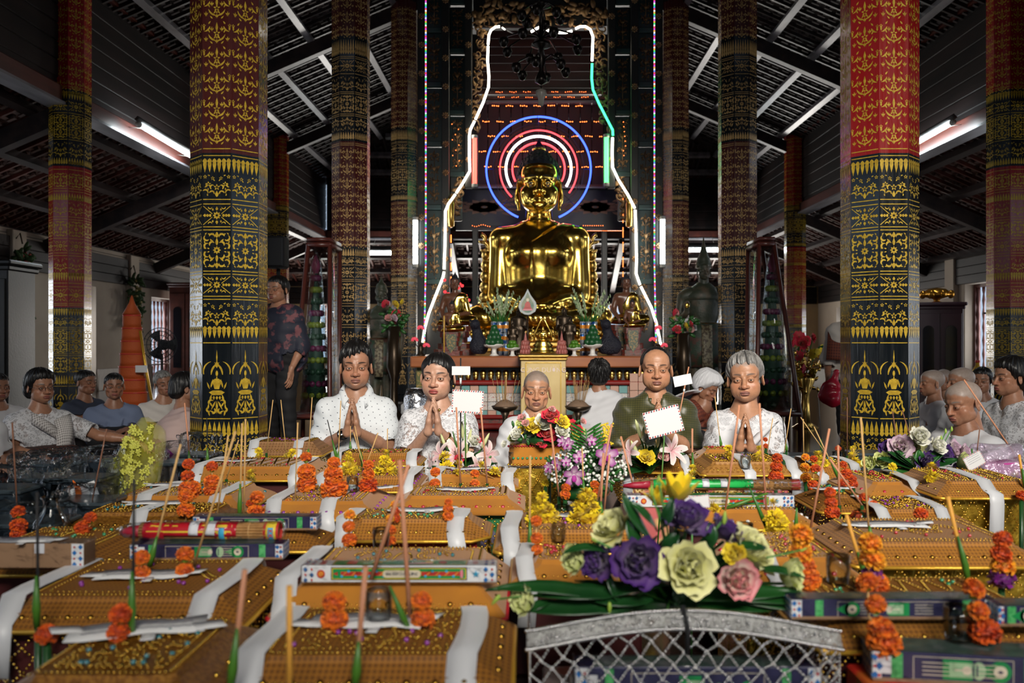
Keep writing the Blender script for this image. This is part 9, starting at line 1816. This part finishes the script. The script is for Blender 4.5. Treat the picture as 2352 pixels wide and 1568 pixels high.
# side table with offerings at the right, red carrier bag
x, y = P(1890, 0, 10.5)[:2]; t = thing('side_table', 'side table loaded with white cloth, right of the glass case', 'table', (x, y, 0)); obj('table_top', M().box((0, 0, .55), (.7, .5, .04), bev=.008), m_redwood, t); [obj('leg', M().box((sx*.3, sy*.2, .265), (.05, .05, .53)), m_redwood, t) for sx in (-1, 1) for sy in (-1, 1)]; obj('table_cloth', M().slab([[(xx, -.26, .57-.25*v+.01*math.sin(xx*40)) for xx in np.linspace(-.35, .35, 16)] for v in np.linspace(0, 1, 4)], .006), m_cream, t)
for k, (dx, cl, h_, lb) in enumerate(((-.25, 'red', .30, 'vase of red flowers on the side table, first'), (.0, 'yellow', .22, 'vase of yellow flowers on the side table'), (.2, 'white', .26, 'vase of white flowers on the side table'))):
 v = thing('flower_vase', lb, 'flower vase', (x+dx, y, .57)); obj('vase', M().lathe([(.04, 0), (.06, .05), (.03, .14), (.04, .16)], 12), m_goldj, v); [(lambda o: setattr(o, 'scale', (.07,)*3))(obj('flower_head', LISI[cl][0], None, v, (rnd.uniform(-.1, .1), rnd.uniform(-.05, .05), h_+rnd.uniform(-.1, .12)), (1.2, 0, j))) for j in range(6)]; obj('greenery', M().ball((0, 0, .2), (.09, .06, .08), 8, 6), m_dleaf, v)
x, y = P(1850, 0, 8.8)[:2]; t = thing('flower_stand', 'tall stand of red gerberas and golden tinsel beside the glass case', 'flower stand', (x, y, 0)); obj('stand', M().lathe([(.14, 0), (.05, .06), (.04, .35), (.10, .5), (.08, .55)], 14), m_goldj, t)
for k, (dx, dz_, c) in enumerate(((-.05, .92, 'red'), (.06, .98, 'red'), (-.08, .80, 'red'), (.08, .82, 'yellow'), (-.02, .66, 'red'), (.07, .62, 'yellow'), (-.09, .60, 'yellow'))): o = obj('flower_head', LISI[c][0], None, t, (dx, -.04, dz_-.05), (1.4, 0, k)); o.scale = (.06,)*3; obj('flower_stem', M().tube([(0, 0, .5), (dx*.7, -.01, dz_-.2), (dx, -.02, dz_-.08)], .006, 5), m_stem, t)
tn = M(); [leafblob(tn, (rnd.uniform(-.14, .14), rnd.uniform(-.06, .02), rnd.uniform(.40, .8)), rnd.uniform(0, 6), .06, .03, dep=.01) for k in range(70)]; obj('gold_tinsel_leaves', tn, m_goldj, t, kind='stuff')
x, y, z = P(1908, 890, 7.3); s = SDF((-.16, -.1, -.2), (.16, .1, .18), .011); s.ell((0, 0, -.06), (.105, .05, .11), .04); s.cap((.03, 0, .02), (.05, 0, .13), .045, .02, .04); k_ = np.random.RandomState(2).randn(3, 3)*22; s.ripple(lambda x, y, z: .006*sum(np.sin(k_[j, 0]*x+k_[j, 1]*y+k_[j, 2]*z) for j in range(3))); obj('carrier_bag', sculpt(s), mat('red_plastic', (.50, .012, .04), .25, coat=.5), None, (x, y, z), None, 'red plastic carrier bag held by the person half behind the thick red column', 'bag')
x, y, z = P(2245, 855, 9.5); t = thing('drink_bottle', 'yellow bottle on the sill side near the right-hand window', 'bottle', (x, y, 0)); obj('bottle', M().lathe([(.05, z-.12), (.055, z-.1), (.055, z+.02), (.02, z+.08), (.02, z+.11)], 12), mat('yellow_liquid', (.6, .35, .03), .15), t); obj('cap', M().lathe([(.024, z+.11), (.024, z+.135), (0, z+.137)], 10), pr_red, t); obj('stand', M().box((0, 0, (z-.12)/2), (.2, .2, z-.12), bev=.01), m_frame, t)
x, y, _ = P(2300, 0, 12.2); t = thing('hanging_shirt', 'purple-grey cloth hanging at the right-hand window', 'cloth', (x, 12.2, 0)); zc = P(2300, 735, 12.2)[2]; obj('cloth', M().slab([[(xx, .03*math.sin(xx*30), zc+.10-.5*v-abs(xx)*.2) for xx in np.linspace(-.18, .18, 12)] for v in np.linspace(0, 1, 6)], .01), mat('purple_grey_cloth', (.14, .12, .20), .8), t); obj('rail', M().tube([(-.25, 0, zc+.1), (.25, 0, zc+.1)], .015, 6), m_dark, t); obj('rail_post', M().tube([(.25, 0, zc+.12), (.25, 0, 0)], .018, 6), m_dark, t)
